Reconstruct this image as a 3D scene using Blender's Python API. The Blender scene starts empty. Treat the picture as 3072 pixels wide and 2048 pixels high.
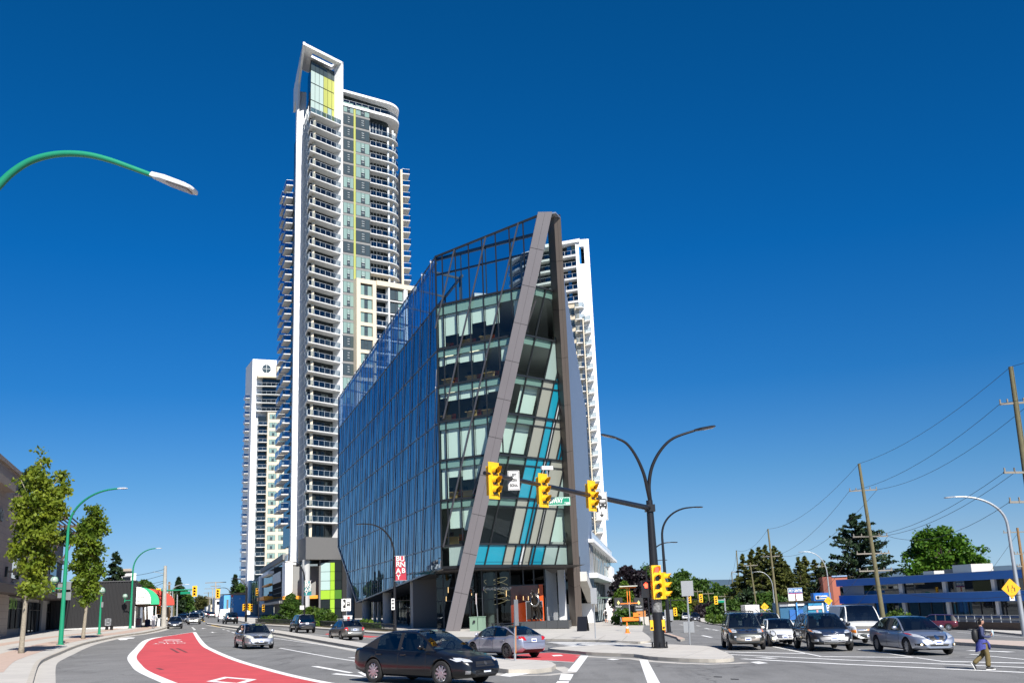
import bpy,bmesh,math,random
import numpy as np
from mathutils import Vector,Matrix
R_=math.radians
C=bpy.context.scene.collection
scene=bpy.context.scene
random.seed(7)
# ---------------------------------------------------------------- camera
FPX,PCX,PCY=3074.0,1536.0,1024.0
PITCH,ROLL,EYE=R_(14.3),R_(2.3),2.45
vF=np.array([0,math.cos(PITCH),math.sin(PITCH)])
_u0=np.array([0,-math.sin(PITCH),math.cos(PITCH)])
vR=math.cos(ROLL)*np.array([1.,0,0]) - math.sin(ROLL)*_u0
vU=math.sin(ROLL)*np.array([1.,0,0]) + math.cos(ROLL)*_u0
CAM=np.array([0,0,EYE])
cd=bpy.data.cameras.new("camera")
cam=bpy.data.objects.new("camera",cd)
C.objects.link(cam)
cd.sensor_width=36.0
cd.lens=36.0*FPX/3072.0
cd.clip_start,cd.clip_end=0.3,30000
cam.matrix_world=Matrix([[vR[0],vU[0],-vF[0],0],[vR[1],vU[1],-vF[1],0],[vR[2],vU[2],-vF[2],EYE],[0,0,0,1]])
scene.camera=cam
# ---------------------------------------------------------------- light
SUN_AZ,SUN_EL=158.0,41.0
sd=bpy.data.lights.new("sun",'SUN')
sd.energy,sd.angle,sd.color=5.0,R_(0.53),(1.0,0.955,0.88)
sun=bpy.data.objects.new("sun",sd)
C.objects.link(sun)
_s=Vector((math.sin(R_(SUN_AZ))*math.cos(R_(SUN_EL)),math.cos(R_(SUN_AZ))*math.cos(R_(SUN_EL)),math.sin(R_(SUN_EL))))
sun.rotation_euler=_s.to_track_quat('Z','Y').to_euler()
world=bpy.data.worlds.new("World")
scene.world=world
world.use_nodes=True
wn=world.node_tree.nodes
sky=wn.new('ShaderNodeTexSky')
sky.sky_type='NISHITA'
sky.sun_disc=False
sky.sun_elevation=R_(SUN_EL)
sky.sun_rotation=R_(SUN_AZ)
sky.altitude=100
sky.air_density,sky.dust_density,sky.ozone_density=0.9,0.15,4.0
lk=world.node_tree.links
tcw=wn.new('ShaderNodeTexCoord');sep_=wn.new('ShaderNodeSeparateXYZ');rmp=wn.new('ShaderNodeValToRGB')
lk.new(tcw.outputs['Generated'],sep_.inputs[0]);lk.new(sep_.outputs['Z'],rmp.inputs[0])
stops=[(0,(.33,.46,.72)),(.012,(.33,.455,.70)),(.052,(.300,.400,.555)),(.115,(.190,.372,.525)),(.2,(.065,.325,.55)),(.322,(.015,.325,.60)),(.54,(.010,.335,.58)),(.78,(.36,.53,.73))]
el_=rmp.color_ramp.elements
while len(el_) < len(stops):el_.new(.5)
for e_,(p_,c_) in zip(el_,stops):e_.position=p_
for e_,(p_,c_) in zip(el_,stops):e_.color=(*c_,1)
mxw=wn.new('ShaderNodeMix');mxw.data_type='RGBA';mxw.blend_type='MULTIPLY';mxw.inputs[0].default_value=1.0
lk.new(sky.outputs[0],mxw.inputs[6]);lk.new(rmp.outputs[0],mxw.inputs[7]);lk.new(mxw.outputs[2],wn['Background'].inputs['Color'])
wn['Background'].inputs['Strength'].default_value=0.105
scene.view_settings.view_transform='Standard'
scene.view_settings.look='None'
scene.view_settings.exposure=0.68
scene.view_settings.gamma=1.0
scene.cycles.max_bounces=8
scene.cycles.transparent_max_bounces=16
scene.cycles.transmission_bounces=4
scene.cycles.glossy_bounces=4
scene.cycles.diffuse_bounces=3
scene.cycles.caustics_reflective=False
scene.cycles.caustics_refractive=False
scene.cycles.sample_clamp_indirect=6.0
# ---------------------------------------------------------------- where things stand
def ray(px,py):
 return (px-PCX)/FPX*vR + (PCY-py)/FPX*vU + vF
def G(x,y):
 return -.024*min(max(x,-240.),260.) - .03*min(max(0.,x+.3*y-42),60.)
def gp(px,py):
 d=ray(px,py)
 t=-EYE/(d[2]+.024*d[0])
 p=CAM+t*d
 if t > 0 and p[0]+.3*p[1]-42 <=0:
  return Vector(p)
 t=(1.26-EYE)/(d[2]+.054*d[0]+.009*d[1])
 p=CAM+t*d
 if t > 0 and p[0]+.3*p[1]-102 <=0:
  return Vector(p)
 t=(-1.8-EYE)/(d[2]+.024*d[0])
 return Vector(CAM+t*d)
def atd(px,dist,z=None):
 py=1807.6-(px-1536)*.0402
 d=ray(px,py)
 p=CAM+d*(dist/d[1])
 return Vector((p[0],p[1],G(p[0],p[1]) if z is None else z))
def aty(px,py,y):
 d=ray(px,py)
 return Vector(CAM+d*(y/d[1]))
def onpl(px,py,p0,az):
 a=R_(az)
 n=np.array([math.cos(a),-math.sin(a),0])
 d=ray(px,py)
 t=((np.array(p0)-CAM)@n)/(d@n)
 return Vector(CAM+t*d)
def azv(az):
 return Vector((math.sin(R_(az)),math.cos(R_(az)),0))
# ---------------------------------------------------------------- materials
MATS={}
def mat(name,col,rough=.6,metal=0.,spec=.5,var=0.,vscale=3.,bump=0.,bscale=40.,emit=0.,coat=0.,ior=None,alpha=None):
 if name in MATS:return MATS[name]
 m=bpy.data.materials.new(name);m.use_nodes=True
 nt=m.node_tree;b=nt.nodes['Principled BSDF']
 b.inputs['Base Color'].default_value=(*col,1)
 b.inputs['Roughness'].default_value=rough
 b.inputs['Metallic'].default_value=metal
 b.inputs['Specular IOR Level'].default_value=spec
 if ior:b.inputs['IOR'].default_value=ior
 if coat:
  b.inputs['Coat Weight'].default_value=coat;b.inputs['Coat Roughness'].default_value=.03
 if emit:
  b.inputs['Emission Color'].default_value=(*col,1);b.inputs['Emission Strength'].default_value=emit
 if var or bump:
  tc=nt.nodes.new('ShaderNodeTexCoord')
 if var:
  n=nt.nodes.new('ShaderNodeTexNoise');n.inputs['Scale'].default_value=vscale;n.inputs['Detail'].default_value=7;n.inputs['Roughness'].default_value=.65
  nt.links.new(tc.outputs['Object'],n.inputs['Vector'])
  r=nt.nodes.new('ShaderNodeMapRange');r.inputs['From Min'].default_value=.25;r.inputs['From Max'].default_value=.75
  r.inputs['To Min'].default_value=1-var;r.inputs['To Max'].default_value=1+var
  nt.links.new(n.outputs['Fac'],r.inputs['Value'])
  mx=nt.nodes.new('ShaderNodeVectorMath');mx.operation='SCALE'
  mx.inputs[0].default_value=col
  nt.links.new(r.outputs[0],mx.inputs['Scale'])
  nt.links.new(mx.outputs[0],b.inputs['Base Color'])
 if bump:
  n2=nt.nodes.new('ShaderNodeTexNoise');n2.inputs['Scale'].default_value=bscale;n2.inputs['Detail'].default_value=4
  nt.links.new(tc.outputs['Object'],n2.inputs['Vector'])
  bp=nt.nodes.new('ShaderNodeBump');bp.inputs['Strength'].default_value=bump;bp.inputs['Distance'].default_value=.02
  nt.links.new(n2.outputs['Fac'],bp.inputs['Height']);nt.links.new(bp.outputs[0],b.inputs['Normal'])
 MATS[name]=m
 return m
def two_sided_fresnel(nt,ior):
 """fresnel that gives the same value whichever way a thin pane's normal points"""
 g=nt.nodes.new('ShaderNodeNewGeometry');r=nt.nodes.new('ShaderNodeMapRange')
 r.inputs['To Min'].default_value=ior;r.inputs['To Max'].default_value=1/ior
 f=nt.nodes.new('ShaderNodeFresnel')
 nt.links.new(g.outputs['Backfacing'],r.inputs['Value']);nt.links.new(r.outputs[0],f.inputs['IOR'])
 return f
def glass(name,tint,refl=(1,1,1),ior=1.5,see=.8,rough=.01,boost=0.):
 """thin pane: a tinted transparent sheet under a fresnel mirror"""
 if name in MATS:return MATS[name]
 m=bpy.data.materials.new(name);m.use_nodes=True
 nt=m.node_tree;nt.nodes.remove(nt.nodes['Principled BSDF'])
 out=nt.nodes['Material Output']
 tr=nt.nodes.new('ShaderNodeBsdfTransparent');tr.inputs[0].default_value=(*[c*see for c in tint],1)
 gl=nt.nodes.new('ShaderNodeBsdfGlossy');gl.inputs['Roughness'].default_value=rough;gl.inputs['Color'].default_value=(*refl,1)
 fr=two_sided_fresnel(nt,ior)
 f=fr.outputs[0]
 if boost:
  ad=nt.nodes.new('ShaderNodeMath');ad.operation='ADD';ad.use_clamp=True;ad.inputs[1].default_value=boost
  nt.links.new(f,ad.inputs[0]);f=ad.outputs[0]
 mx=nt.nodes.new('ShaderNodeMixShader')
 nt.links.new(f,mx.inputs[0]);nt.links.new(tr.outputs[0],mx.inputs[1]);nt.links.new(gl.outputs[0],mx.inputs[2])
 nt.links.new(mx.outputs[0],out.inputs[0])
 MATS[name]=m
 return m
def mirrorglass(name,dark,refl,ior=1.9,rough=.015,boost=.1):
 """opaque tinted curtain-wall glass: a dark body under a coloured mirror"""
 if name in MATS:return MATS[name]
 m=bpy.data.materials.new(name);m.use_nodes=True
 nt=m.node_tree;nt.nodes.remove(nt.nodes['Principled BSDF'])
 out=nt.nodes['Material Output']
 df=nt.nodes.new('ShaderNodeBsdfDiffuse');df.inputs[0].default_value=(*dark,1)
 gl=nt.nodes.new('ShaderNodeBsdfGlossy');gl.inputs['Roughness'].default_value=rough;gl.inputs['Color'].default_value=(*refl,1)
 fr=two_sided_fresnel(nt,ior)
 ad=nt.nodes.new('ShaderNodeMath');ad.operation='ADD';ad.use_clamp=True;ad.inputs[1].default_value=boost
 mx=nt.nodes.new('ShaderNodeMixShader')
 nt.links.new(fr.outputs[0],ad.inputs[0]);nt.links.new(ad.outputs[0],mx.inputs[0])
 nt.links.new(df.outputs[0],mx.inputs[1]);nt.links.new(gl.outputs[0],mx.inputs[2]);nt.links.new(mx.outputs[0],out.inputs[0])
 MATS[name]=m
 return m
# ---------------------------------------------------------------- mesh helpers
def tag(o,label=None,cat=None,group=None,kind=None):
 if label:o['label']=label
 if cat:o['category']=cat
 if group:o['group']=group
 if kind:o['kind']=kind
 return o
def empty(name,loc=(0,0,0),az=None,label=None,cat=None,group=None,tilt=False):
 """an Empty at the base of a thing; local +Y looks along compass az"""
 o=bpy.data.objects.new(name,None);C.objects.link(o)
 o.location=loc;o.empty_display_size=.3
 if az is not None:o.rotation_euler=(0,0,-R_(az))
 o['label']=label;o['category']=cat
 if group:o['group']=group
 return o
def copy_tree(o,parent=None):
 c=o.copy();C.objects.link(c)
 if parent is not None:c.parent=parent
 for ch in list(o.children):copy_tree(ch,c)
 return c
class MB:
 def __init__(s):
  s.v=[];s.f=[];s.m=[]
 def face(s,pts,m=0):
  n=len(s.v);s.v +=[tuple(p) for p in pts];s.f.append(tuple(range(n,n+len(pts))));s.m.append(m)
 def add(s,vs,fs,m=0):
  n=len(s.v);s.v +=[tuple(p) for p in vs]
  for f in fs:s.f.append(tuple(i+n for i in f));s.m.append(m)
 def hexa(s,p,m=0):
  s.add(p,[(3,2,1,0),(4,5,6,7),(0,1,5,4),(1,2,6,5),(2,3,7,6),(3,0,4,7)],m)
 def box(s,c,d,m=0,az=None):
  x,y,z=d[0]/2,d[1]/2,d[2]/2
  P=[(-x,-y,-z),(x,-y,-z),(x,y,-z),(-x,y,-z),(-x,-y,z),(x,-y,z),(x,y,z),(-x,y,z)]
  if az is not None:
   a=-R_(az);ca,sa=math.cos(a),math.sin(a)
   P=[(p[0]*ca-p[1]*sa,p[0]*sa+p[1]*ca,p[2]) for p in P]
  s.hexa([(p[0]+c[0],p[1]+c[1],p[2]+c[2]) for p in P],m)
 def bar(s,a,b,w,h=None,m=0,up=(0,0,1)):
  a,b=Vector(a),Vector(b);d=(b-a).normalized();u=Vector(up)
  sd_=d.cross(u)
  if sd_.length < 1e-4:sd_=d.cross(Vector((0,1,0)))
  sd_.normalize();u=sd_.cross(d);h=h or w
  o=[-sd_*w/2-u*h/2,sd_*w/2-u*h/2,sd_*w/2+u*h/2,-sd_*w/2+u*h/2]
  s.hexa([a+k for k in o]+[b+k for k in o],m)
 def prism(s,poly,z0,z1,m=0,mt=None):
  n=len(poly);f0=z0 if callable(z0) else (lambda x,y:z0);f1=z1 if callable(z1) else (lambda x,y:z1)
  area=sum(poly[i][0]*poly[(i+1) % n][1]-poly[(i+1) % n][0]*poly[i][1] for i in range(n))
  if area < 0:poly=poly[::-1]
  vs=[(p[0],p[1],f0(p[0],p[1])) for p in poly]+[(p[0],p[1],f1(p[0],p[1])) for p in poly]
  s.add(vs,[tuple(range(n))[::-1]],m);b=len(s.v)-2*n
  s.f.append(tuple(range(b+n,b+2*n)));s.m.append(m if mt is None else mt)
  for i in range(n):
   j=(i+1) % n;s.f.append((b+i,b+j,b+n+j,b+n+i));s.m.append(m)
 def tube(s,pts,rad,n=8,m=0,cap=True):
  pts=[Vector(p) for p in pts];k=len(pts)
  if not hasattr(rad,'__len__'):rad=[rad]*k
  b=len(s.v);prev=None
  for i,p in enumerate(pts):
   d=(pts[min(i+1,k-1)]-pts[max(i-1,0)]).normalized()
   if prev is None:
    u=d.orthogonal().normalized()
   else:
    u=(prev-d*prev.dot(d)).normalized()
   prev=u;w=d.cross(u)
   for j in range(n):
    a=2*math.pi*j/n;s.v.append(tuple(p+(u*math.cos(a)+w*math.sin(a))*rad[i]))
  for i in range(k-1):
   for j in range(n):
    j2=(j+1) % n
    s.f.append((b+i*n+j,b+i*n+j2,b+(i+1)*n+j2,b+(i+1)*n+j));s.m.append(m)
  if cap:
   s.f.append(tuple(b+j for j in range(n))[::-1]);s.m.append(m)
   s.f.append(tuple(b+(k-1)*n+j for j in range(n)));s.m.append(m)
 def cyl(s,a,b,r,r2=None,n=12,m=0):
  s.tube([a,b],[r,r if r2 is None else r2],n,m)
 def sphere(s,c,r,n=10,k=7,m=0,sc=(1,1,1)):
  b=len(s.v)
  for i in range(k+1):
   t=math.pi*i/k
   for j in range(n):
    a=2*math.pi*j/n
    s.v.append((c[0]+r*sc[0]*math.sin(t)*math.cos(a),c[1]+r*sc[1]*math.sin(t)*math.sin(a),c[2]+r*sc[2]*math.cos(t)))
  for i in range(k):
   for j in range(n):
    j2=(j+1) % n
    s.f.append((b+i*n+j,b+(i+1)*n+j,b+(i+1)*n+j2,b+i*n+j2));s.m.append(m)
 def build(s,name,mats,parent=None,world=True,smooth=False,drape=False):
  me=bpy.data.meshes.new(name)
  v=s.v
  if parent is not None and world:
   L=parent.location;v=[(p[0]-L[0],p[1]-L[1],p[2]-L[2]) for p in v]
  me.from_pydata(v,[],s.f)
  mats=mats if isinstance(mats,(list,tuple)) else [mats]
  for m in mats:me.materials.append(m)
  me.polygons.foreach_set('material_index',s.m)
  if smooth:me.polygons.foreach_set('use_smooth',[True]*len(s.f))
  me.update()
  o=bpy.data.objects.new(name,me);C.objects.link(o)
  if parent is not None:o.parent=parent
  if smooth and smooth !='all':
   try:me.set_sharp_from_angle(angle=R_(38))
   except Exception:pass
  return o
def text_mesh(body,size,width=None,extrude=.004,bold=0.):
 cu=bpy.data.curves.new('txt','FONT');cu.body=body;cu.size=size;cu.align_x='CENTER';cu.align_y='CENTER'
 cu.extrude=extrude;cu.offset=bold
 ob=bpy.data.objects.new('txt',cu);C.objects.link(ob)
 dg=bpy.context.evaluated_depsgraph_get()
 me=bpy.data.meshes.new_from_object(ob.evaluated_get(dg))
 bpy.data.objects.remove(ob);bpy.data.curves.remove(cu)
 if width:
  xs=[v.co.x for v in me.vertices];w=max(xs)-min(xs)
  for v in me.vertices:v.co.x *=width/w
 return me
def text(name,body,size,origin,xdir,ydir,m,parent,width=None,bold=0.,depth=.01,off=None):
 """raised lettering; origin/xdir/ydir in the space the vertices of the parent's other parts use (parent location is subtracted)"""
 me=text_mesh(body,size,width,depth,bold);me.name=name
 xd,yd=Vector(xdir).normalized(),Vector(ydir).normalized();zd=xd.cross(yd);o0=Vector(origin)-(Vector(parent.location) if off is None else Vector(off))
 for v in me.vertices:
  c=v.co.copy();v.co=o0+xd*c.x+yd*c.y+zd*c.z
 me.materials.clear();me.materials.append(m)
 o=bpy.data.objects.new(name,me);C.objects.link(o);o.parent=parent
 return o
def clip(poly,n,d):
 out=[]
 for i in range(len(poly)):
  a,b=poly[i],poly[(i+1) % len(poly)]
  fa,fb=n[0]*a[0]+n[1]*a[1]-d,n[0]*b[0]+n[1]*b[1]-d
  if fa <=0:out.append(a)
  if (fa < 0) !=(fb < 0) and fa !=fb:
   t=fa/(fa-fb);out.append((a[0]+(b[0]-a[0])*t,a[1]+(b[1]-a[1])*t))
 return out
def lerp(a,b,t):return a+(b-a)*t
def smooth_path(pts,per=6):
 pts=[Vector(p) for p in pts];out=[]
 for i in range(len(pts)-1):
  p0,p1,p2,p3=pts[max(i-1,0)],pts[i],pts[i+1],pts[min(i+2,len(pts)-1)]
  for k in range(per):
   t=k/per
   out.append(.5*((2*p1)+(p2-p0)*t+(2*p0-5*p1+4*p2-p3)*t*t+(3*p1-p0-3*p2+p3)*t**3))
 out.append(pts[-1]);return out
# ---------------------------------------------------------------- common materials
M_asph=mat('asphalt',(.170,.168,.165),.9,var=.16,vscale=.35,bump=.35,bscale=60)
M_conc=mat('concrete',(.47,.445,.405),.85,var=.10,vscale=.8,bump=.15,bscale=30)
def joints(m,w,h,strength=.72):
 nt=m.node_tree;b=nt.nodes['Principled BSDF'];old=b.inputs['Base Color'].links[0].from_socket
 tc=nt.nodes.new('ShaderNodeTexCoord');mp=nt.nodes.new('ShaderNodeMapping');mp.inputs['Rotation'].default_value=(0,0,R_(17.5));br=nt.nodes.new('ShaderNodeTexBrick');br.offset=0
 br.inputs['Scale'].default_value=1;br.inputs['Brick Width'].default_value=w;br.inputs['Row Height'].default_value=h;br.inputs['Mortar Size'].default_value=.012
 br.inputs['Color1'].default_value=(1,1,1,1);br.inputs['Color2'].default_value=(.93,.93,.94,1);br.inputs['Mortar'].default_value=(strength*.8,strength*.78,strength*.74,1)
 mx=nt.nodes.new('ShaderNodeMix');mx.data_type='RGBA';mx.blend_type='MULTIPLY';mx.inputs[0].default_value=1
 nt.links.new(tc.outputs['Object'],mp.inputs['Vector']);nt.links.new(mp.outputs[0],br.inputs['Vector']);nt.links.new(old,mx.inputs[6]);nt.links.new(br.outputs['Color'],mx.inputs[7]);nt.links.new(mx.outputs[2],b.inputs['Base Color'])
joints(M_conc,1.8,1.8)
M_kerb=mat('kerb concrete',(.42,.385,.33),.85,var=.16,vscale=1.5)
M_white=mat('white paint',(.80,.80,.79),.6,var=.04)
M_line=mat('road paint',(.74,.735,.72),.7,var=.10,vscale=4)
M_red=mat('red lane paint',(.50,.062,.068),.75,var=.17,vscale=.8)
M_black=mat('black metal',(.012,.012,.014),.35)
M_dark=mat('dark void',(.01,.01,.011),.8)
M_green=mat('green paint',(.012,.235,.125),.38,var=.05)
M_galv=mat('galvanised steel',(.42,.44,.46),.45,metal=.6,var=.08)
M_yel=mat('signal yellow',(.83,.46,.015),.45)
M_wood=mat('weathered pole wood',(.135,.12,.065),.9,var=.2,vscale=5)
# ---------------------------------------------------------------- ground,roads,pavements
CUTS=[((1,.3),42.),((1,.3),102.),((1,0),-240.),((1,0),260.)]
def draped(name,poly,off,m,kind='structure',thick=0.,label=None,cat=None,mside=None,quads=None):
 """a sheet (or raised slab) lying on the ground: cut where the ground's planes meet, then dropped onto it"""
 poly=[(p[0],p[1]) for p in poly]
 ar=sum(poly[i][0]*poly[(i+1) % len(poly)][1]-poly[(i+1) % len(poly)][0]*poly[i][1] for i in range(len(poly)))
 if ar < 0:poly=poly[::-1]
 bm=bmesh.new()
 if quads:
  L_,R2=quads;va=[bm.verts.new((p[0],p[1],0)) for p in L_];vb=[bm.verts.new((p[0],p[1],0)) for p in R2]
  for i in range(len(va)-1):bm.faces.new((va[i],va[i+1],vb[i+1],vb[i]))
 else:
  bm.faces.new([bm.verts.new((x,y,0)) for x,y in poly])
  bmesh.ops.triangulate(bm,faces=bm.faces[:])
 for n,d in CUTS:
  l=math.hypot(*n)
  bmesh.ops.bisect_plane(bm,geom=bm.verts[:]+bm.edges[:]+bm.faces[:],dist=1e-5,plane_co=(n[0]*d/l/l,n[1]*d/l/l,0),plane_no=(n[0],n[1],0))
 for v in bm.verts:v.co.z=G(v.co.x,v.co.y)+off
 if thick:
  for e in [e for e in bm.edges if len(e.link_faces)==1]:
   a,b=e.verts;f0=e.link_faces[0]
   c=bm.verts.new(a.co-Vector((0,0,thick)));d2=bm.verts.new(b.co-Vector((0,0,thick)))
   try:
    f=bm.faces.new((a,c,d2,b));f.material_index=1
   except Exception:pass
  bmesh.ops.recalc_face_normals(bm,faces=bm.faces[:])
 else:
  for f in bm.faces:
   f.normal_update()
   if f.normal.z < 0:f.normal_flip()
 me=bpy.data.meshes.new(name);bm.to_mesh(me);bm.free()
 me.materials.append(m)
 if thick:me.materials.append(mside or M_kerb)
 o=bpy.data.objects.new(name,me);C.objects.link(o)
 if kind:o['kind']=kind
 if label:o['label']=label;o['category']=cat
 return o
def px(*pts):return [gp(x,y) for x,y in pts]
def strip(name,pts,w,off,m,**k):
 q=strip_poly(pts,w);h=len(q)//2
 return draped(name,q,off,m,quads=(q[:h],q[h:][::-1]),**k)
def strip_poly(pts,w):
 pts=[Vector((p[0],p[1])) for p in pts];L,Rr=[],[]
 for i,p in enumerate(pts):
  d=(pts[min(i+1,len(pts)-1)]-pts[max(i-1,0)]).normalized();n=Vector((-d.y,d.x))
  wi=w[i] if hasattr(w,'__len__') else w
  L.append(p+n*wi/2);Rr.append(p-n*wi/2)
 return L+Rr[::-1]
def offset_path(pts,d):
 pts=[Vector((p[0],p[1])) for p in pts];o=[]
 for i,p in enumerate(pts):
  t=(pts[min(i+1,len(pts)-1)]-pts[max(i-1,0)]).normalized();o.append(p+Vector((-t.y,t.x))*d)
 return o
M_terr=mat('distant ground',(.13,.125,.10),.95,var=.3,vscale=.02)
draped('ground',[(-6000,-300),(6000,-300),(6000,14000),(-6000,14000)],-.02,M_terr)
def asphalt_mat():
 m=M_asph;nt=m.node_tree;b=nt.nodes['Principled BSDF']
 old=b.inputs['Base Color'].links[0].from_socket
 tc=nt.nodes.new('ShaderNodeTexCoord')
 def noise(sc,det=5,mp=None):
  n=nt.nodes.new('ShaderNodeTexNoise');n.inputs['Scale'].default_value=sc;n.inputs['Detail'].default_value=det
  if mp:
   k=nt.nodes.new('ShaderNodeMapping');k.inputs['Scale'].default_value=mp;k.inputs['Rotation'].default_value=(0,0,R_(-17))
   nt.links.new(tc.outputs['Object'],k.inputs['Vector']);nt.links.new(k.outputs[0],n.inputs['Vector'])
  else:nt.links.new(tc.outputs['Object'],n.inputs['Vector'])
  return n
 def rng(n,lo,hi,a,c):
  r=nt.nodes.new('ShaderNodeMapRange');r.inputs['From Min'].default_value=lo;r.inputs['From Max'].default_value=hi
  r.inputs['To Min'].default_value=a;r.inputs['To Max'].default_value=c;nt.links.new(n.outputs['Fac'],r.inputs['Value']);return r
 fine=rng(noise(26,3),.3,.7,.72,1.3)
 streak=rng(noise(.9,6,(1.6,.12,1)),.55,.8,1.0,.62)
 patch=rng(noise(.16,3),.4,.6,.92,1.06)
 cur=old
 vo=nt.nodes.new('ShaderNodeTexVoronoi');vo.feature='DISTANCE_TO_EDGE';vo.inputs['Scale'].default_value=.11
 dn=noise(.5,4);va=nt.nodes.new('ShaderNodeVectorMath');va.operation='MULTIPLY_ADD';va.inputs[1].default_value=(3.5,3.5,0);nt.links.new(dn.outputs['Color'],va.inputs[0]);nt.links.new(tc.outputs['Object'],va.inputs[2]);nt.links.new(va.outputs[0],vo.inputs['Vector'])
 crack=nt.nodes.new('ShaderNodeMapRange');crack.inputs['From Min'].default_value=.003;crack.inputs['From Max'].default_value=.009;crack.inputs['To Min'].default_value=.62;crack.inputs['To Max'].default_value=1;nt.links.new(vo.outputs['Distance'],crack.inputs['Value'])
 oil=rng(noise(.33,4,(1.0,.35,1)),.60,.74,1.0,.70)
 for r in (fine,streak,patch,crack,oil):
  s=nt.nodes.new('ShaderNodeVectorMath');s.operation='SCALE'
  nt.links.new(cur,s.inputs[0]);nt.links.new(r.outputs[0],s.inputs['Scale']);cur=s.outputs[0]
 nt.links.new(cur,b.inputs['Base Color'])
asphalt_mat()
vpl,vpr=azv(-17.5),azv(6.8)
kl=[gp(*q) for q in ((60,2300),(88,2110),(100,2048),(119,1994),(148,1976),(181,1962),(215,1947),(258,1932),(305,1921),(363,1909),(429,1900),(478,1890),(506,1881))]
kl=smooth_path([Vector((p.x,p.y)) for p in kl],5)
end=kl[-1]+Vector((vpl.x,vpl.y))*620
kl.append(end)
cr=[gp(*q) for q in ((760,1874),(814,1877.5),(943,1886),(1100,1898.5),(1280,1911),(1450,1916),(1642,1921))]
far_r=Vector((cr[0].x,cr[0].y))+Vector((vpl.x,vpl.y))*600
se=[gp(*q) for q in ((1642,1921),(1785,1924),(1900,1929),(1930,1929),(1950,1926),(1951,1918),(1940,1907),(1927,1898))]
se_far=Vector((se[-1].x,se[-1].y))+Vector((vpr.x,vpr.y))*340
road=[(-60,-60),(90,-60),(150,20),(150,80)] + [(70,70),(48,100),(62,180),(85,420)] + [(se_far.x,se_far.y)]
road_main=[(-60,-40),(120,-40),(150,60),(70,78),(52,105),(62,180),(92,430),(se_far.x-2,se_far.y+40),(0,150),(far_r.x,far_r.y),(end.x-8,end.y+10),(-75,130),(-60,60)]
draped('road',road_main,0,M_asph)
M_brick=mat('brick paver',(.44,.33,.27),.85,var=.16,vscale=2.5)
lp=[(p.x,p.y) for p in kl]
draped('pavement',lp+[(-230,700),(-150,300),(-80,100),(-50,30),(-30,-5)],.14,M_conc,thick=.16)
strip('gutter',offset_path(kl,-.36),.7,.004,M_conc)
strip('paver_strip',offset_path(kl[12:-1],2.1),1.9,.146,M_brick)
strip('paver_strip',offset_path(kl[12:-1],5.6),1.2,.146,M_brick)
strip('kerb_top',offset_path(kl,.1),.18,.145,M_kerb)
crp=smooth_path([Vector((p.x,p.y)) for p in cr],4);sep=smooth_path([Vector((p.x,p.y)) for p in se],4)
plaza=[(far_r.x,far_r.y)]+[(p.x,p.y) for p in crp]+[(p.x,p.y) for p in sep[1:]]+[(se_far.x,se_far.y),(se_far.x-20,se_far.y+20),(-40,420)]
draped('plaza',plaza,.13,M_conc,thick=.15)
M_joint=mat('pavement joint',(.23,.21,.185),.9)
_a,_b=gp(1642,1921),gp(1930,1929)
for k,t in enumerate((.05,.3,.55,.8)):
 p=Vector(_a).lerp(Vector(_b),t)
 strip('pavement_joint',[(p.x,p.y),(p.x+1.2,p.y+9)],.035,.136,M_joint)
strip('pavement_joint',[(_a.x,_a.y+2.6),(_b.x,_b.y+2.2)],.035,.136,M_joint)
med=px((617,1869.5),(700,1879),(837,1894),(1100,1936),(1300,1962),(1520,1985),(1620,1990),(1655,1995),(1668,2004),(1655,2013),(1610,2019),(1526,2019.5),(1300,1990),(1100,1951),(842,1904),(700,1883.5),(622,1872.5))
draped('median',med,.15,M_conc,thick=.17)
strip('gutter',px((622,1874.5),(700,1886),(842,1908),(1100,1957),(1300,1997),(1526,2026),(1640,2024),(1710,2016),(1675,1999)),.5,.005,M_conc)
isl=px((1645,1948),(1740,1944),(1828,1939.5),(1977,1938.5),(2067,1941.5),(2132,1946.5),(2172,1962),(2203,1979),(2180,1985),(2126,1986),(2037,1983),(1948,1977),(1903,1970),(1775,1964),(1739,1961),(1656,1953))
ii=smooth_path([Vector((p.x,p.y)) for p in isl+isl[:1]],3)[:-1]
draped('traffic_island',ii,.14,M_conc,thick=.16)
strip('gutter',px((1739,1966),(1775,1969),(1903,1975),(1948,1982),(2037,1988),(2126,1991),(2200,1989),(2240,1986)),.55,.005,M_conc)
draped('splitter_island',px((1983,1901),(2004,1902),(2055,1919),(2042,1923),(2036,1922),(2030,1915)),.12,M_brick,thick=.14)
draped('median',px((2820,1921),(2909,1925),(3072,1931),(3300,1940),(3300,1960),(3072,1947.5),(2909,1936.5),(2830,1931)),.16,mat('pink concrete',(.44,.36,.31),.85,var=.15),thick=.18)
draped('pavement',px((2780,1866),(2842,1881),(3072,1907),(3400,1940),(3400,1890),(3072,1873),(2850,1862)),.15,M_conc,thick=.17)
M_soil=mat('verge soil',(.17,.14,.075),.95,var=.3)
M_grass=mat('grass',(.07,.10,.025),.95,var=.3)
_g=gp(2200,1876)
draped('planted_median',px((2075,1849),(2095,1862),(2130,1872),(2170,1876),(2240,1884),(2560,1899),(2560,1868),(2300,1857),(2180,1848),(2120,1845)),.14,M_conc,thick=.16)
draped('lawn',[(66,60),(140,20),(260,40),(280,300),(120,460),(96,420),(70,180),(58,105)],.05,M_terr)
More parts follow.
